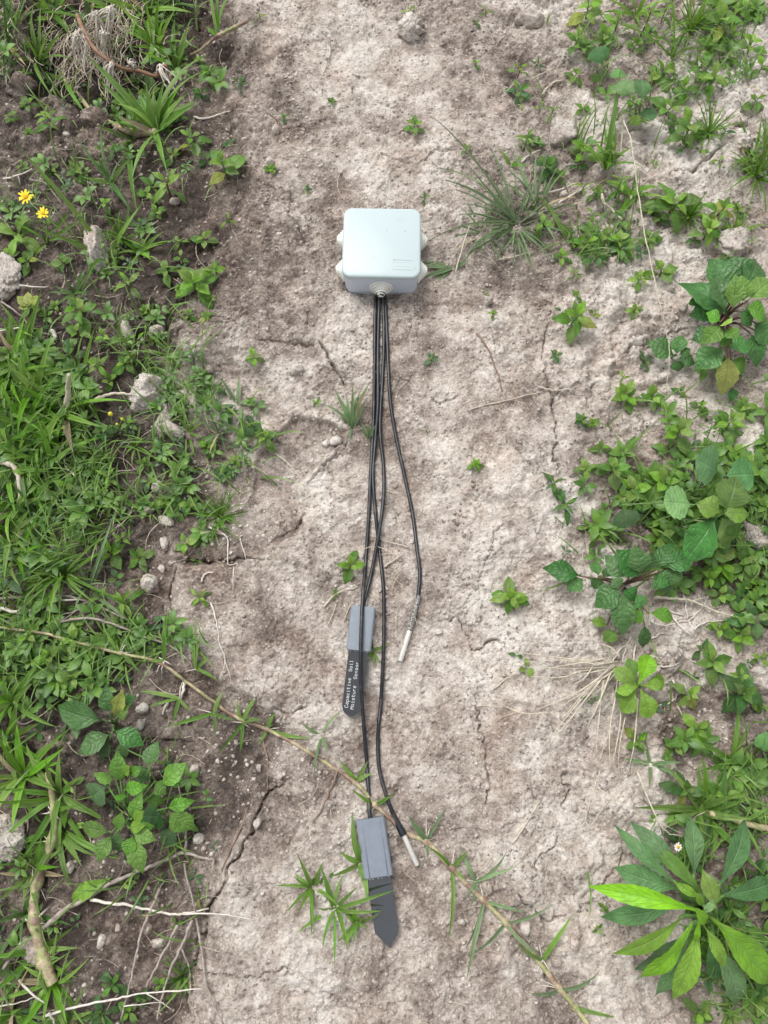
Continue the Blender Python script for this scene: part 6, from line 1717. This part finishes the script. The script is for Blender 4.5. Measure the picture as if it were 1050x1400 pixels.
runner([(-5, 857), (60, 866), (110, 880), (165, 893), (215, 905), (252, 930), (290, 958), (322, 980), (360, 995), (400, 1015), (440, 1040), (475, 1062), (498, 1082), (512, 1100), (535, 1120), (555, 1140), (585, 1152), (620, 1190), (655, 1225), (690, 1260), (725, 1300), (760, 1345), (785, 1375), (805, 1402)],
       [(165, 893, [(140, 850), (205, 925)]), (225, 903, [(232, 832), (228, 845), (205, 905)]), (268, 915, [(263, 842), (276, 855), (285, 895), (300, 925)]), (245, 955, [(190, 940), (243, 990), (262, 975), (205, 965)]),
        (292, 975, [(230, 992), (305, 945), (320, 985), (300, 1000)]), (332, 988, [(352, 940), (355, 975), (330, 1030), (318, 960), (300, 1035)]), (365, 997, [(425, 1015), (375, 970), (352, 1020)]), (488, 1068, [(500, 1040), (462, 1040), (510, 1055)]),
        (512, 1102, [(533, 1090), (540, 1085), (480, 1080)]), (583, 1150, [(560, 1120), (572, 1128), (605, 1105), (555, 1118), (588, 1175)], 'grass_blue'), (617, 1188, [(618, 1292), (638, 1160), (640, 1200), (590, 1150)]), (650, 1205, [(705, 1180), (700, 1172), (632, 1160), (655, 1240), (638, 1230)], 'grass_blue'),
        (662, 1232, [(638, 1300), (632, 1340), (720, 1245)], 'grass_blue'), (690, 1262, [(755, 1245), (735, 1310), (640, 1308)], 'grass_blue'), (742, 1312, [(780, 1250), (700, 1290)]), (765, 1352, [(728, 1372), (826, 1345)], 'grass_blue'), (785, 1378, [(850, 1395)])],
       6.0, 'long beige grass runner crossing under the cables from left to lower right', roots=4, up=[.014, .014, .014, .013, .012, .009, .006, .004, .003] + [.0014] * 15)
runner([(66, 1055), (72, 1090), (74, 1130), (66, 1165), (52, 1200), (46, 1240), (50, 1275), (56, 1300), (64, 1325), (72, 1345)], [(74, 1110, [(120, 1095)]), (70, 1150, []), (50, 1205, [(20, 1215)]), (48, 1260, []), (60, 1315, [(78, 1300)])],
       13, 'thick beige and orange grass runner at the lower left', up=0.009, roots=7)
runner([(78, 104), (92, 114), (110, 133), (126, 153), (146, 166), (168, 176), (186, 182), (214, 180)], [(92, 114, [(108, 155), (80, 100), (60, 100)]), (126, 153, []), (186, 182, [(160, 160)])], 7.5, 'pale grass runner curving across dark earth at the upper left', up=0.006, roots=2)
runner([(260, 75), (275, 68), (295, 50), (312, 42), (340, 28)], [(298, 48, [(291, -10), (310, -10), (324, 0), (284, 60)])], 4.2, 'pale green rising grass stalk at the top left path edge', 'runner', up=[.006, .012, .02, .024, .028])
runner([(970, 1112), (990, 1116), (1015, 1125), (1060, 1135)], [(975, 1112, []), (1015, 1125, [(1040, 1180), (1050, 1095)])], 8, 'short beige runner above the rosette at the right edge', up=0.012)

# ------------------------------------------------------------------ uprooted runner with hanging root bundles
b = G(165, 70); b.z = float(gz(b.x, b.y))
root = empty('uprooted_runner', b, 'uprooted rusty grass stem with pale hanging root bundles', 'uprooted grass')
pts = [G(105, 20, .050), G(116, 45, .052), G(130, 68, .050), G(147, 82, .046), G(168, 94, .042), (G(192, 99, .038)), G(212, 97, .034), G(228, 92, .026)]
q = [Vector(w) for w in catmull(pts, 5)]
rnd = random.Random(5)
v, f = tube([w - b for w in q], [0.0023 * rnd.uniform(0.8, 1.2) for _ in q], 8)
mkobj('stem', mesh('stem', v, f, M['runner_orange']), root)
def strands(origin, tips, n, r0, rnd, jit=0.004):
    geo = []
    for k in range(n):
        t = tips[rnd.randrange(len(tips))]
        o = origin + Vector((rnd.gauss(0, .0025), rnd.gauss(0, .0025), rnd.gauss(0, .0015)))
        e = t + Vector((rnd.gauss(0, jit), rnd.gauss(0, jit), rnd.gauss(0, jit * .5)))
        m1 = o.lerp(e, 0.33) + Vector((rnd.gauss(0, jit * .8), rnd.gauss(0, jit * .8), 0.003)); m2 = o.lerp(e, 0.7) + Vector((rnd.gauss(0, jit * .9), rnd.gauss(0, jit * .9), rnd.gauss(0, .001)))
        p = [Vector(w) for w in catmull([o, m1, m2, e], 4)]
        for w in p: w.z = max(w.z, float(gz(w.x, w.y)) + 0.0005)
        r = r0 * rnd.uniform(0.6, 1.25)
        geo.append(tube([w - b + Vector((0, 0, .004)) for w in p], [r * (1 - 0.7 * i / len(p)) for i in range(len(p))], 4))
    return join_geo(geo)
for (ox, oy, oz), tips, n in (((108, 50, .050), [(104, 85), (108, 95), (114, 92), (122, 108), (98, 78)], 20), ((143, 52, .058), [(136, 84), (142, 90), (147, 70), (140, 45)], 12), ((154, 92, .046), [(147, 118), (155, 132), (160, 125), (152, 140)], 16),
                              ((180, 92, .042), [(186, 106), (192, 104), (196, 98), (175, 84)], 13), ((222, 95, .030), [(224, 118), (232, 126), (238, 130), (236, 118)], 15), ((130, 20, .056), [(118, 55), (128, 62), (142, 45), (150, 70)], 22), ((155, 15, .056), [(150, 60), (146, 75), (160, 66), (120, 40)], 18)):
    v, f = strands(G(ox, oy, oz), [G(a, c, .016) for a, c in tips], n, 0.00098, rnd)
    mkobj('root_bundle', mesh('root_bundle', v, f, M['root']), root)

# ------------------------------------------------------------------ dry straw, stalks, twigs, bare roots
b = G(848, 905); b.z = float(gz(b.x, b.y))
root = empty('dry_straw_clump', b, 'fan of dry straw stalks spreading left above the rosette', 'dry grass')
rnd = random.Random(12)
for k, (ax, ay, bx, by) in enumerate([(845, 905, 716, 893), (842, 908, 712, 905), (838, 912, 720, 912), (840, 910, 735, 970), (838, 908, 752, 974), (752, 974, 690, 966), (842, 915, 768, 985), (825, 925, 738, 1034), (818, 930, 735, 1030), (845, 920, 818, 1046),
                                      (848, 930, 836, 1050), (825, 930, 815, 1035), (842, 950, 834, 1055), (830, 900, 770, 905), (822, 905, 745, 915), (846, 915, 800, 960), (840, 905, 790, 900), (815, 915, 760, 935), (872, 955, 858, 1060), (855, 980, 848, 1070), (812, 908, 778, 940), (835, 920, 800, 1000), (830, 915, 725, 925), (848, 900, 822, 880)]):
    m1 = ((ax + bx) / 2 + rnd.uniform(-6, 6), (ay + by) / 2 + rnd.uniform(-6, 6))
    p = path3([(ax, ay), m1, (bx, by)], [0.010, 0.010 + rnd.uniform(0, .008), 0.004], 0.0002, rnd, 5)
    r = mpp(950) * rnd.uniform(0.7, 1.5)
    v, f = tube([w - b for w in p], [r * (1 - 0.6 * i / len(p)) for i in range(len(p))], 5)
    mkobj('stalk', mesh('stalk', v, f, M['straw']), root)
TW = [  # points, thickness px, label, material, branches, height
    ([(-5, 820), (45, 815), (90, 815), (120, 823), (150, 835), (180, 850)], 4.5, 'pale grey twig at the left edge, upper of the pair', 'twig', [[(120, 823), (95, 838), (60, 835)]], .008),
    ([(-5, 830), (20, 836), (45, 834), (75, 822), (110, 820)], 5, 'whitish twig crossing below the upper left-edge twig', 'root', [], .007),
    ([(83, 850), (120, 845), (160, 855), (195, 870), (230, 882), (255, 900), (265, 915)], 3.6, 'thin grey twig running above the beige runner', 'twig', [[(83, 850), (105, 835), (120, 830)], [(195, 870), (225, 872)]], .008),
    ([(60, 1268), (75, 1255), (95, 1240), (125, 1225), (150, 1208), (180, 1195), (210, 1183), (235, 1172), (252, 1166), (275, 1172), (293, 1176)], 7, 'thick forked grey twig under the bushy veined weed', 'twig', [[(253, 1168), (254, 1145), (250, 1110), (244, 1075)], [(293, 1176), (290, 1190)]], .007),
    ([(125, 1230), (150, 1235), (180, 1238), (215, 1247), (245, 1250), (285, 1242)], 4.6, 'pale peeled twig lying across the dark earth at lower left', 'root', [[(245, 1250), (300, 1250), (350, 1258)]], .008),
    ([(268, 1255), (275, 1290), (280, 1330), (290, 1370), (306, 1400)], 3.6, 'grey stalk running to the bottom edge along the crack', 'twig', [[(275, 1293), (310, 1305), (338, 1315)]], .006),
    ([(218, 1215), (208, 1240), (195, 1270), (187, 1300), (178, 1345), (165, 1395)], 4.4, 'long dry stalk over the dark earth, left of the crossing stalks', 'twig', [[(218, 1215), (225, 1205)]], .008),
    ([(262, 1258), (250, 1290), (238, 1315), (225, 1350), (215, 1395)], 5, 'dry stalk right of the long one, running to the bottom edge', 'twig', [[(248, 1295), (258, 1330), (260, 1370)]], .010),
    ([(243, 1265), (225, 1300), (207, 1335), (200, 1350)], 4, 'short dry stalk between the two long stalks', 'twig', [], .012),
    ([(252, 1180), (256, 1205), (262, 1225), (268, 1252)], 3.2, 'thin upright stalk above the pale peeled twig', 'twig', [], .007),
    ([(338, 1105), (330, 1130), (316, 1160), (303, 1190)], 4, 'brown twig lying on the crust edge', 'twig_brown', [], .002),
    ([(60, 1390), (110, 1375), (160, 1365), (200, 1358), (278, 1352)], 3.4, 'thin pale stalk crossing the bottom stalks', 'root', [[(170, 1375), (225, 1370)], [(200, 1358), (235, 1380)]], .012),
    ([(5, 1325), (20, 1300), (40, 1282)], 5, 'pale dead stem beside the lower end of the thick runner', 'twig', [], .012),
    ([(25, 1340), (45, 1360), (62, 1372)], 4, 'pale dead stem near the lower left corner', 'root', [[(0, 1376), (30, 1370), (50, 1362)]], .010),
    ([(68, 1385), (75, 1400)], 4, 'dead stem at the bottom edge by the corner grass', 'root', [], .010),
    ([(463, 1053), (452, 1078), (440, 1105), (428, 1124)], 3.8, 'brown root branching down from the runner left of the cables', 'twig_brown', [], .002),
    ([(360, 1010), (366, 1045), (366, 1080)], 3, 'short dark stick on the crust under the runner', 'twig_brown', [], .002),
    ([(855, 158), (862, 190), (868, 228), (872, 262), (880, 310), (888, 350), (900, 405), (912, 455), (915, 490), (911, 540)], 2.0, 'very long pale dry stalk down the right side', 'straw', [], [.03, .035, .035, .03, .03, .03, .03, .026, .02, .006]),
    ([(850, 160), (850, 190), (848, 222)], 2.4, 'thin pale stalk beside the long stalk on the mound', 'straw', [], .010),
    ([(822, 265), (826, 278), (838, 288), (850, 300)], 5, 'yellowed curled grass blade above the matted patch', 'straw', [], .012),
    ([(712, 222), (724, 212), (740, 205)], 3, 'white curved root right above the tussock', 'root', [], .003),
    ([(748, 264), (765, 259), (788, 250)], 3, 'upper white root at the pale pebble', 'root', [], .005),
    ([(763, 278), (780, 268), (806, 253)], 3.6, 'lower thicker white root at the pale pebble', 'root', [], .006),
    ([(728, 108), (742, 100), (758, 92)], 2.6, 'thin dry stalk on the right slope', 'straw', [], .004),
    ([(740, 130), (755, 115), (772, 108)], 2.6, 'second thin dry stalk on the right slope, lower', 'straw', [], .004),
    ([(680, 355), (700, 351), (725, 346)], 2.6, 'dry straw on crust below the tussock', 'straw', [], .003),
    ([(622, 374), (635, 330), (650, 285)], 2.4, 'thin straw left of the tussock', 'straw', [], .006),
    ([(895, 817), (920, 818), (945, 822), (975, 834), (1012, 845)], 4.4, 'pale dry stalk above the white roots', 'straw', [[(945, 822), (970, 815)]], .008),
    ([(650, 965), (690, 966)], 2, 'tip of a fine straw on the pale crust', 'straw', [], .003),
    ([(640, 560), (690, 548), (740, 535)], 2, 'fine straw lying on pale crust right of the cables', 'straw', [], .002),
    ([(735, 528), (755, 533), (785, 532)], 2.6, 'short pale straw on the grey crust', 'straw', [], .003),
    ([(367, 612), (400, 640), (425, 675), (445, 705)], 2, 'fine straw on the brown crust left of the cables', 'straw', [], .002),
    ([(652, 455), (666, 475), (680, 510), (686, 535)], 3, 'dark fine root on crust right of the cables', 'twig_brown', [], .0012),
    ([(0, 630), (20, 640), (27, 668), (25, 690), (22, 700)], 8, 'thick pale dead grass stem at the left edge', 'straw', [], .016),
    ([(92, 555), (93, 530), (94, 512)], 9, 'yellowed upright blade among the broad grass', 'straw', [], [.02, .04, .06]),
    ([(122, 552), (140, 542), (162, 538), (180, 540)], 6, 'dried curled orange blade left of the angular clod', 'straw', [], .012),
    ([(84, 605), (88, 625), (90, 638), (102, 650), (113, 660)], 3.6, 'white root crossing the bare patch in the left grass', 'root', [[(88, 616), (100, 618)], [(104, 606), (116, 616)]], .006),
    ([(135, 655), (142, 640), (138, 630)], 2.6, 'thin white root above the tall narrow weed', 'root', [[(160, 645), (180, 642)]], .006),
    ([(70, 452), (75, 460), (69, 470)], 7, 'pale broken root piece on dark earth at left', 'root', [], .005),
    ([(0, 453), (30, 448)], 3.4, 'thin pale twig at the left edge above the dense grass', 'root', [], .006),
    ([(26, 390), (50, 392), (66, 392)], 2.6, 'thin pale twig beside the yellowing weed', 'root', [], .006),
    ([(2, 412), (20, 425), (35, 440), (40, 478)], 3, 'thin grey twig under the yellowing weed', 'twig', [], .006),
    ([(5, 245), (25, 240), (45, 232)], 3, 'pale root on the dark soil above the yellow flowers', 'root', [[(25, 240), (28, 252)]], .004),
    ([(40, 245), (65, 255), (85, 280)], 2.2, 'thin root right above the lower yellow flower', 'twig', [], .004),
    ([(265, 160), (280, 162), (300, 156), (315, 152)], 3.4, 'dry pale root strand on the path edge near the top left', 'root', [], .002),
    ([(285, 720), (310, 735), (312, 770), (325, 770)], 2.6, 'looped pale root lying on the brown slab', 'root', [[(320, 775), (318, 810)], [(328, 735), (338, 770)]], .0015),
    ([(275, 795), (280, 785), (292, 782)], 3, 'short curved pale root above the star shaped weed', 'root', [[(232, 772), (255, 766)]], .002),
    ([(288, 825), (296, 850), (300, 880), (308, 905), (300, 930)], 2.4, 'thin pale root trailing down the brown slab', 'root', [[(308, 905), (316, 928)]], .0015),
    ([(230, 958), (222, 978)], 4, 'pale root hanging from the runner joint', 'root', [], .004),
    ([(252, 930), (250, 945), (245, 958)], 5, 'pale peeling sheath at the runner joint', 'root', [], .005),
    ([(20, 985), (35, 990), (65, 972)], 3, 'grey dead stem left of the big veined leaves', 'twig', [], .010),
    ([(448, 52), (452, 70), (444, 98)], 2.4, 'thin root on the crust near the top of the path', 'twig', [], .001),
    ([(364, 152), (380, 165), (385, 172)], 2.6, 'dark stick beside the white pebble on the path', 'twig_brown', [], .001),
    ([(442, 830), (460, 812), (488, 803)], 3, 'dry stem left of the middle sensor', 'straw', [[(470, 850), (484, 815)], [(448, 855), (460, 825)]], .003),
    ([(525, 775), (540, 765), (552, 755)], 3, 'dry stem between the two cables', 'straw', [[(505, 812), (515, 825)], [(558, 748), (535, 742), (520, 738)]], .003),
    ([(670, 945), (690, 930), (705, 920)], 2.6, 'fine straw left of the straw fan', 'straw', [], .003),
    ([(700, 1155), (720, 1125), (738, 1095)], 2.4, 'fine straw on the crust left of the rosette', 'straw', [], .002),
    ([(872, 1055), (905, 1130), (935, 1145)], 2.4, 'fine straw over the rosette leaf tips', 'straw', [[(815, 1075), (870, 1110), (940, 1142)]], .02),
    ([(798, 1130), (808, 1090), (820, 1052)], 2.4, 'dry stalk below the straw fan', 'straw', [[(803, 1135), (840, 1085), (880, 1045)]], .008),
]
for pts_, r_, lb_, mt_, br_, up_ in TW:
    twig(pts_, r_, lb_, mt_, up_, 'dry_stalk' if mt_ == 'straw' else 'bare_root' if mt_ == 'root' else 'dry_twig', 'dry stalk' if mt_ == 'straw' else 'root' if mt_ == 'root' else 'twig', branches=br_)
# net of white roots on the crust by the leaf mass
b = G(900, 860); b.z = float(gz(b.x, b.y))
root = empty('root_net', b, 'web of fine white roots on grey crust under the leaf mass', 'roots')
rnd = random.Random(9)
for pts_ in ([(860, 880), (850, 885), (840, 900), (832, 910)], [(862, 868), (855, 890), (850, 905)], [(930, 785), (922, 800), (910, 815)], [(935, 810), (938, 830), (940, 845)], [(890, 850), (910, 855), (940, 850), (950, 870)], [(920, 845), (935, 862), (945, 868)],
             [(888, 875), (905, 865), (920, 868)], [(930, 890), (940, 900), (952, 905)], [(900, 910), (915, 912), (930, 905)], [(920, 930), (930, 950)], [(900, 965), (918, 960), (925, 950)], [(925, 965), (935, 980)], [(968, 925), (972, 945)], [(905, 900), (880, 895)], [(940, 850), (955, 835), (970, 815)],
             [(935, 840), (915, 835)], [(950, 860), (965, 850), (990, 848)], [(870, 880), (866, 905), (860, 930)]):
    p = path3(pts_, 0.002, 0.0008, rnd, 4)
    v, f = tube([w - b for w in p], [mpp(880) * 1.25 * (1 - 0.5 * i / len(p)) for i in range(len(p))], 5)
    mkobj('root_strand', mesh('root_strand', v, f, M['root']), root)
# ------------------------------------------------------------------ what nobody could count: crumbs, fibres, seedlings between the weeds
rs = np.random.RandomState(77)
VIEW = dict(x0=-0.62, x1=0.62, y0=-0.40, y1=1.05)
def to_px(x, y, z=0.0):
    dx, dy, dz = x, y, z - CAM_H
    yc = dy * _ct + dz * _st * 1.0
    # camera axes: right (1,0,0), up (0,cos,sin), forward (0,sin,-cos)
    up = dy * _ct + dz * _st; fw = dy * _st - dz * _ct
    return 525 + FPX * dx / fw, 700 - FPX * up / fw
def scatter(n, dens):
    """n random points kept where dens(px, py) is above a random number"""
    out = np.zeros((0, 2))
    while len(out) < n:
        x = rs.uniform(VIEW['x0'], VIEW['x1'], 20000); y = rs.uniform(VIEW['y0'], VIEW['y1'], 20000)
        px, py = to_px(x, y)
        k = rs.rand(20000) < dens(px, py, x, y)
        out = np.concatenate([out, np.stack([x[k], y[k]], 1)])
    return out[:n]
def blob(px, py, cx, cy, rx, ry):
    return np.exp(-(((px - cx) / rx) ** 2 + ((py - cy) / ry) ** 2))
def green_d(px, py, x, y):
    n = sstep(-0.25, 0.35, fbm(x, y, 16, 3, 301))
    left = sstep(330, 230, px + 40 * fbm(x, y, 8, 2, 303)) * (0.13 + 0.75 * sstep(440, 540, py) * sstep(980, 900, py)) * (1 - 0.8 * blob(px, py, 200, 1290, 90, 90)) * (1 - 0.7 * blob(px, py, 230, 920, 60, 80))
    left = left * (1 - 0.75 * sstep(230, 300, px) * sstep(560, 480, py))
    left = left * (1 - 0.6 * blob(px, py, 230, 560, 90, 90))
    left = np.maximum(left, 0.5 * blob(px, py, 300, 610, 60, 60))
    right = sstep(740, 880, px + 40 * fbm(x, y, 8, 2, 305)) * sstep(400, 250, py) * 0.28
    right = np.maximum(right, blob(px, py, 930, 700, 90, 90)); right = np.maximum(right, 0.9 * blob(px, py, 1040, 720, 70, 130)); right = np.maximum(right, 0.7 * blob(px, py, 1010, 1120, 80, 80))
    right = np.maximum(right, 0.7 * blob(px, py, 1030, 1300, 70, 110)); right = np.maximum(right, 0.35 * blob(px, py, 980, 980, 60, 60)); right = np.maximum(right, 0.5 * blob(px, py, 820, 335, 50, 25))
    return np.maximum(left, right) * n
def crumb_d(px, py, x, y):
    n = sstep(-0.1, 0.5, fbm(x, y, 22, 3, 311))
    d = (0.18 + 0.75 * n) * (0.22 + 0.78 * sstep(200, 330, px))
    d = np.maximum(d, blob(px, py, 435, 680, 35, 55)); d = np.maximum(d, 0.8 * blob(px, py, 440, 985, 60, 40)); d = np.maximum(d, 0.9 * blob(px, py, 690, 350, 70, 60)); d = np.maximum(d, 0.9 * blob(px, py, 720, 30, 60, 50))
    return d
def crumb2_d(px, py, x, y):
    return 0.2 + 0.7 * sstep(-0.1, 0.5, fbm(x, y, 22, 3, 313))
def stamp(tv, tf, P, ang, scl, tilt=None, uvs=None, lift=0.0, zscale=None):
    """copies of a small template at points P, turned and scaled; returns arrays"""
    tv = np.asarray(tv, float); n = len(P); k = len(tv)
    s = scl[:, None]
    X = tv[None, :, 0] * s; Y = tv[None, :, 1] * s; Z = tv[None, :, 2] * s
    if zscale is not None: Z = Z * zscale[:, None]
    if tilt is not None:
        c, d = np.cos(tilt)[:, None], np.sin(tilt)[:, None]
        Y, Z = Y * c - Z * d, Y * d + Z * c
    c, d = np.cos(ang)[:, None], np.sin(ang)[:, None]
    X, Y = X * c - Y * d, X * d + Y * c
    z0 = gz(P[:, 0], P[:, 1])
    V = np.stack([X + P[:, 0:1], Y + P[:, 1:2], Z + (z0 + lift)[:, None]], 2).reshape(-1, 3)
    F = (np.asarray(tf)[None] + (np.arange(n) * k)[:, None, None]).reshape(-1, len(tf[0]))
    U = np.tile(np.asarray(uvs), (n, 1)) if uvs is not None else None
    return V, F, U
# crumbs of soil: ragged little stones in three sizes
t = (1 + 5 ** 0.5) / 2
ico = np.array([(-1, t, 0), (1, t, 0), (-1, -t, 0), (1, -t, 0), (0, -1, t), (0, 1, t), (0, -1, -t), (0, 1, -t), (t, 0, -1), (t, 0, 1), (-t, 0, -1), (-t, 0, 1)]) / math.sqrt(1 + t * t)
icf = [(0, 11, 5), (0, 5, 1), (0, 1, 7), (0, 7, 10), (0, 10, 11), (1, 5, 9), (5, 11, 4), (11, 10, 2), (10, 7, 6), (7, 1, 8), (3, 9, 4), (3, 4, 2), (3, 2, 6), (3, 6, 8), (3, 8, 9), (4, 9, 5), (2, 4, 11), (6, 2, 10), (8, 6, 7), (9, 8, 1)]
for nm, n, lo, hi, mt, lb in (('soil_crumbs', 19000, 0.0004, 0.0026, 'clod_pale', 'pale crumbs of dry clay strewn over path and beds'), ('brown_crumbs', 10000, 0.0004, 0.0028, 'clod_mid', 'brown crumbs of earth strewn over path and beds')):
    Pn = scatter(n, crumb_d if nm == 'soil_crumbs' else crumb2_d)
    sc_ = lo + (hi - lo) * rs.rand(n) ** 3.2
    Vs, Fs, n0 = [], [], 0
    for q in range(8):
        sel = slice(q * n // 8, (q + 1) * n // 8)
        tv = ico * (1 + rs.uniform(-0.32, 0.32, (12, 1))) * np.array([1.0, rs.uniform(0.65, 1), rs.uniform(0.5, 0.8)])
        v, f, _ = stamp(tv, icf, Pn[sel], rs.rand(len(Pn[sel])) * 6.28, sc_[sel], lift=0.0002)
        Vs.append(v); Fs.append(f + n0); n0 += len(v)
    mkobj(nm, fast_mesh(nm, np.concatenate(Vs), np.concatenate(Fs), M[mt]), kind='stuff', label=lb)
# seedlings and low leaves between the countable weeds
lt = []; lf = []; lu = []
for i, (v, w) in enumerate(((0, .03), (.22, .17), (.5, .26), (.78, .17), (1, .01))):
    for k, u in enumerate((-1, 0, 1)):
        lt.append((u * w, v, 0.10 * math.sin(3.1 * v) + abs(u) * w * 0.25 - 0.12 * v * v)); lu.append((k / 2, v))
for i in range(4):
    for k in range(2): lf.append((i * 3 + k, i * 3 + k + 1, (i + 1) * 3 + k + 1, (i + 1) * 3 + k))
M['cover'] = M['leaf_mid']
def cover(nm, n_plants, per, size, mat, lb, dens=green_d, tilt=(0.0, 0.7), zr=0.010):
    Pn = scatter(n_plants, dens)
    Pl = np.repeat(Pn, per, axis=0)
    ang = np.repeat(rs.rand(n_plants) * 6.28, per) + np.tile(np.arange(per) * 2.4, n_plants) + rs.uniform(-.3, .3, n_plants * per)
    sz = np.repeat(rs.uniform(size[0], size[1], n_plants), per) * rs.uniform(0.6, 1.1, n_plants * per)
    off = np.repeat(rs.rand(n_plants) ** 1.5 * zr, per)
    Pl = Pl + np.stack([-np.sin(ang), np.cos(ang)], 1) * 0.0012
    v, f, u = stamp(lt, lf, Pl, ang, sz, rs.uniform(tilt[0], tilt[1], len(Pl)), lu)
    v[:, 2] += np.repeat(off, len(lt)) + 0.0008
    mkobj(nm, fast_mesh(nm, v, f, M[mat], True, u), kind='stuff', label=lb)
def stuff_mat(name, cols, vein, tr=0.25):
    """leaf colour that changes from place to place instead of object to object"""
    m, nt, b, out = newmat(name)
    nz = noise_n(nt, world_pos(nt), 60, 3, 0.6)
    c = ramp(nt, nz, [(0.34, cols[0]), (0.5, cols[1]), (0.66, cols[2])])
    uv = nt.nodes.new('ShaderNodeTexCoord').outputs['UV']
    sx = nt.nodes.new('ShaderNodeSeparateXYZ'); nt.links.new(uv, sx.inputs[0])
    au = math_n(nt, 'ABSOLUTE', math_n(nt, 'SUBTRACT', sx.outputs[0], 0.5))
    c = mix_c(nt, math_n(nt, 'MULTIPLY', ramp(nt, au, [(0.03, 1.0), (0.10, 0.0)]), 0.5), c, vein)
    nt.links.new(c, b.inputs['Base Color']); b.inputs['Roughness'].default_value = 0.45
    tl = N(nt, 'ShaderNodeBsdfTranslucent'); nt.links.new(mix_c(nt, 0.5, c, (0.25, 0.42, 0.06)), tl.inputs['Color'])
    mx = N(nt, 'ShaderNodeMixShader', i_0=tr); nt.links.new(b.outputs[0], mx.inputs[1]); nt.links.new(tl.outputs[0], mx.inputs[2]); nt.links.new(mx.outputs[0], out.inputs[0])
    M[name] = m
stuff_mat('cover_green', ((0.060, 0.140, 0.026), (0.110, 0.230, 0.037), (0.175, 0.33, 0.046)), (0.16, 0.30, 0.10))
stuff_mat('cover_dull', ((0.035, 0.085, 0.030), (0.055, 0.125, 0.042), (0.085, 0.17, 0.06)), (0.13, 0.22, 0.10))
cover('ground_cover', 900, 5, (0.006, 0.0150), 'cover_green', 'low green ground cover between the weeds on both sides')
def thick_d(px, py, x, y):
    d = 0
    for cx_, cy_, rx_, ry_, k in ((930, 690, 85, 80, 1), (1040, 730, 60, 130, 1), (60, 890, 70, 60, 0.9), (50, 560, 70, 80, 0.8), (1020, 20, 40, 30, 0.5), (90, 930, 50, 40, 0.9), (1015, 1090, 60, 50, 0.8), (1030, 1290, 50, 110, 0.9), (210, 130, 50, 40, 0.6), (820, 335, 40, 18, 0.4), (50, 720, 60, 60, 0.6)):
        d = np.maximum(d, k * blob(px, py, cx_, cy_, rx_, ry_))
    return d
cover('leafy_undergrowth', 260, 5, (0.012, 0.022), 'cover_green', 'leafy undergrowth filling the thickest weed patches', thick_d, zr=0.016)
cover('clover_cover', 1150, 3, (0.004, 0.009), 'cover_dull', 'dull clover-like leaves close to the soil', tilt=(-0.1, 0.3), zr=0.006)
stuff_mat('cover_grass', ((0.085, 0.175, 0.036), (0.150, 0.265, 0.050), (0.225, 0.34, 0.085)), (0.20, 0.32, 0.10))
# thin grass among the weeds
gt, gf, gu = [], [], []
for i in range(6):
    v_ = i / 5
    for k, u in enumerate((-1, 1)):
        gt.append((u * 0.020 * (1 - v_ ** 2) + 0.08 * v_ * v_, v_ * (1 - 0.15 * v_), 0.32 * math.sin(2.2 * v_))); gu.append((k, v_))
for i in range(5): gf.append((2 * i, 2 * i + 1, 2 * i + 3, 2 * i + 2))
n = 4600; Pn = scatter(n, lambda px, py, x, y: green_d(px, py, x, y) * 0.9)
v, f, u = stamp(gt, gf, Pn, rs.rand(n) * 6.28, rs.uniform(0.02, 0.055, n), rs.uniform(0.0, 0.7, n), gu)
mkobj('thin_grass', fast_mesh('thin_grass', v, f, M['cover_grass'], True, u), kind='stuff', label='thin grass growing among the weeds')
# dead fibres and chaff
n = 4200; Pn = scatter(n, lambda px, py, x, y: 0.10 + 0.9 * np.clip(green_d(px, py, x, y) + 0.35 * (px < 330) + 0.25 * (px > 640) + 0.6 * blob(px, py, 520, 790, 60, 60), 0, 1))
M['fibre'] = plain('dead_fibre', (0.44, 0.37, 0.29), 0.8, 0.1, nscale=90, var=0.5)
gt2 = [(u * 0.013 * (1 - 0.5 * v_) + 0.22 * math.sin(2.6 * v_), v_, 0.012 + 0.05 * math.sin(3.1 * v_)) for v_ in (0, .25, .5, .75, 1) for u in (-1, 1)]
gf2 = [(2 * i, 2 * i + 1, 2 * i + 3, 2 * i + 2) for i in range(4)]
v, f, u = stamp(gt2, gf2, Pn, rs.rand(n) * 6.28, 0.006 + 0.03 * rs.rand(n) ** 2, None, None)
mkobj('dead_fibres', fast_mesh('dead_fibres', v, f, M['fibre']), kind='stuff', label='dead root fibres and chaff on the soil')
# thatch on the dark bank at the upper left
n = 420; Pn = scatter(n, lambda px, py, x, y: np.maximum(blob(px, py, 120, 20, 70, 40), 0.3 * blob(px, py, 30, 20, 50, 60)))
v, f, u = stamp(gt2, gf2, Pn, rs.uniform(2.65, 3.75, n), rs.uniform(0.025, 0.06, n), rs.uniform(-0.1, 0.5, n), None, lift=0.004)
mkobj('dead_thatch', fast_mesh('dead_thatch', v, f, M['fibre']), kind='stuff', label='dead grass thatch hanging over the dark bank')
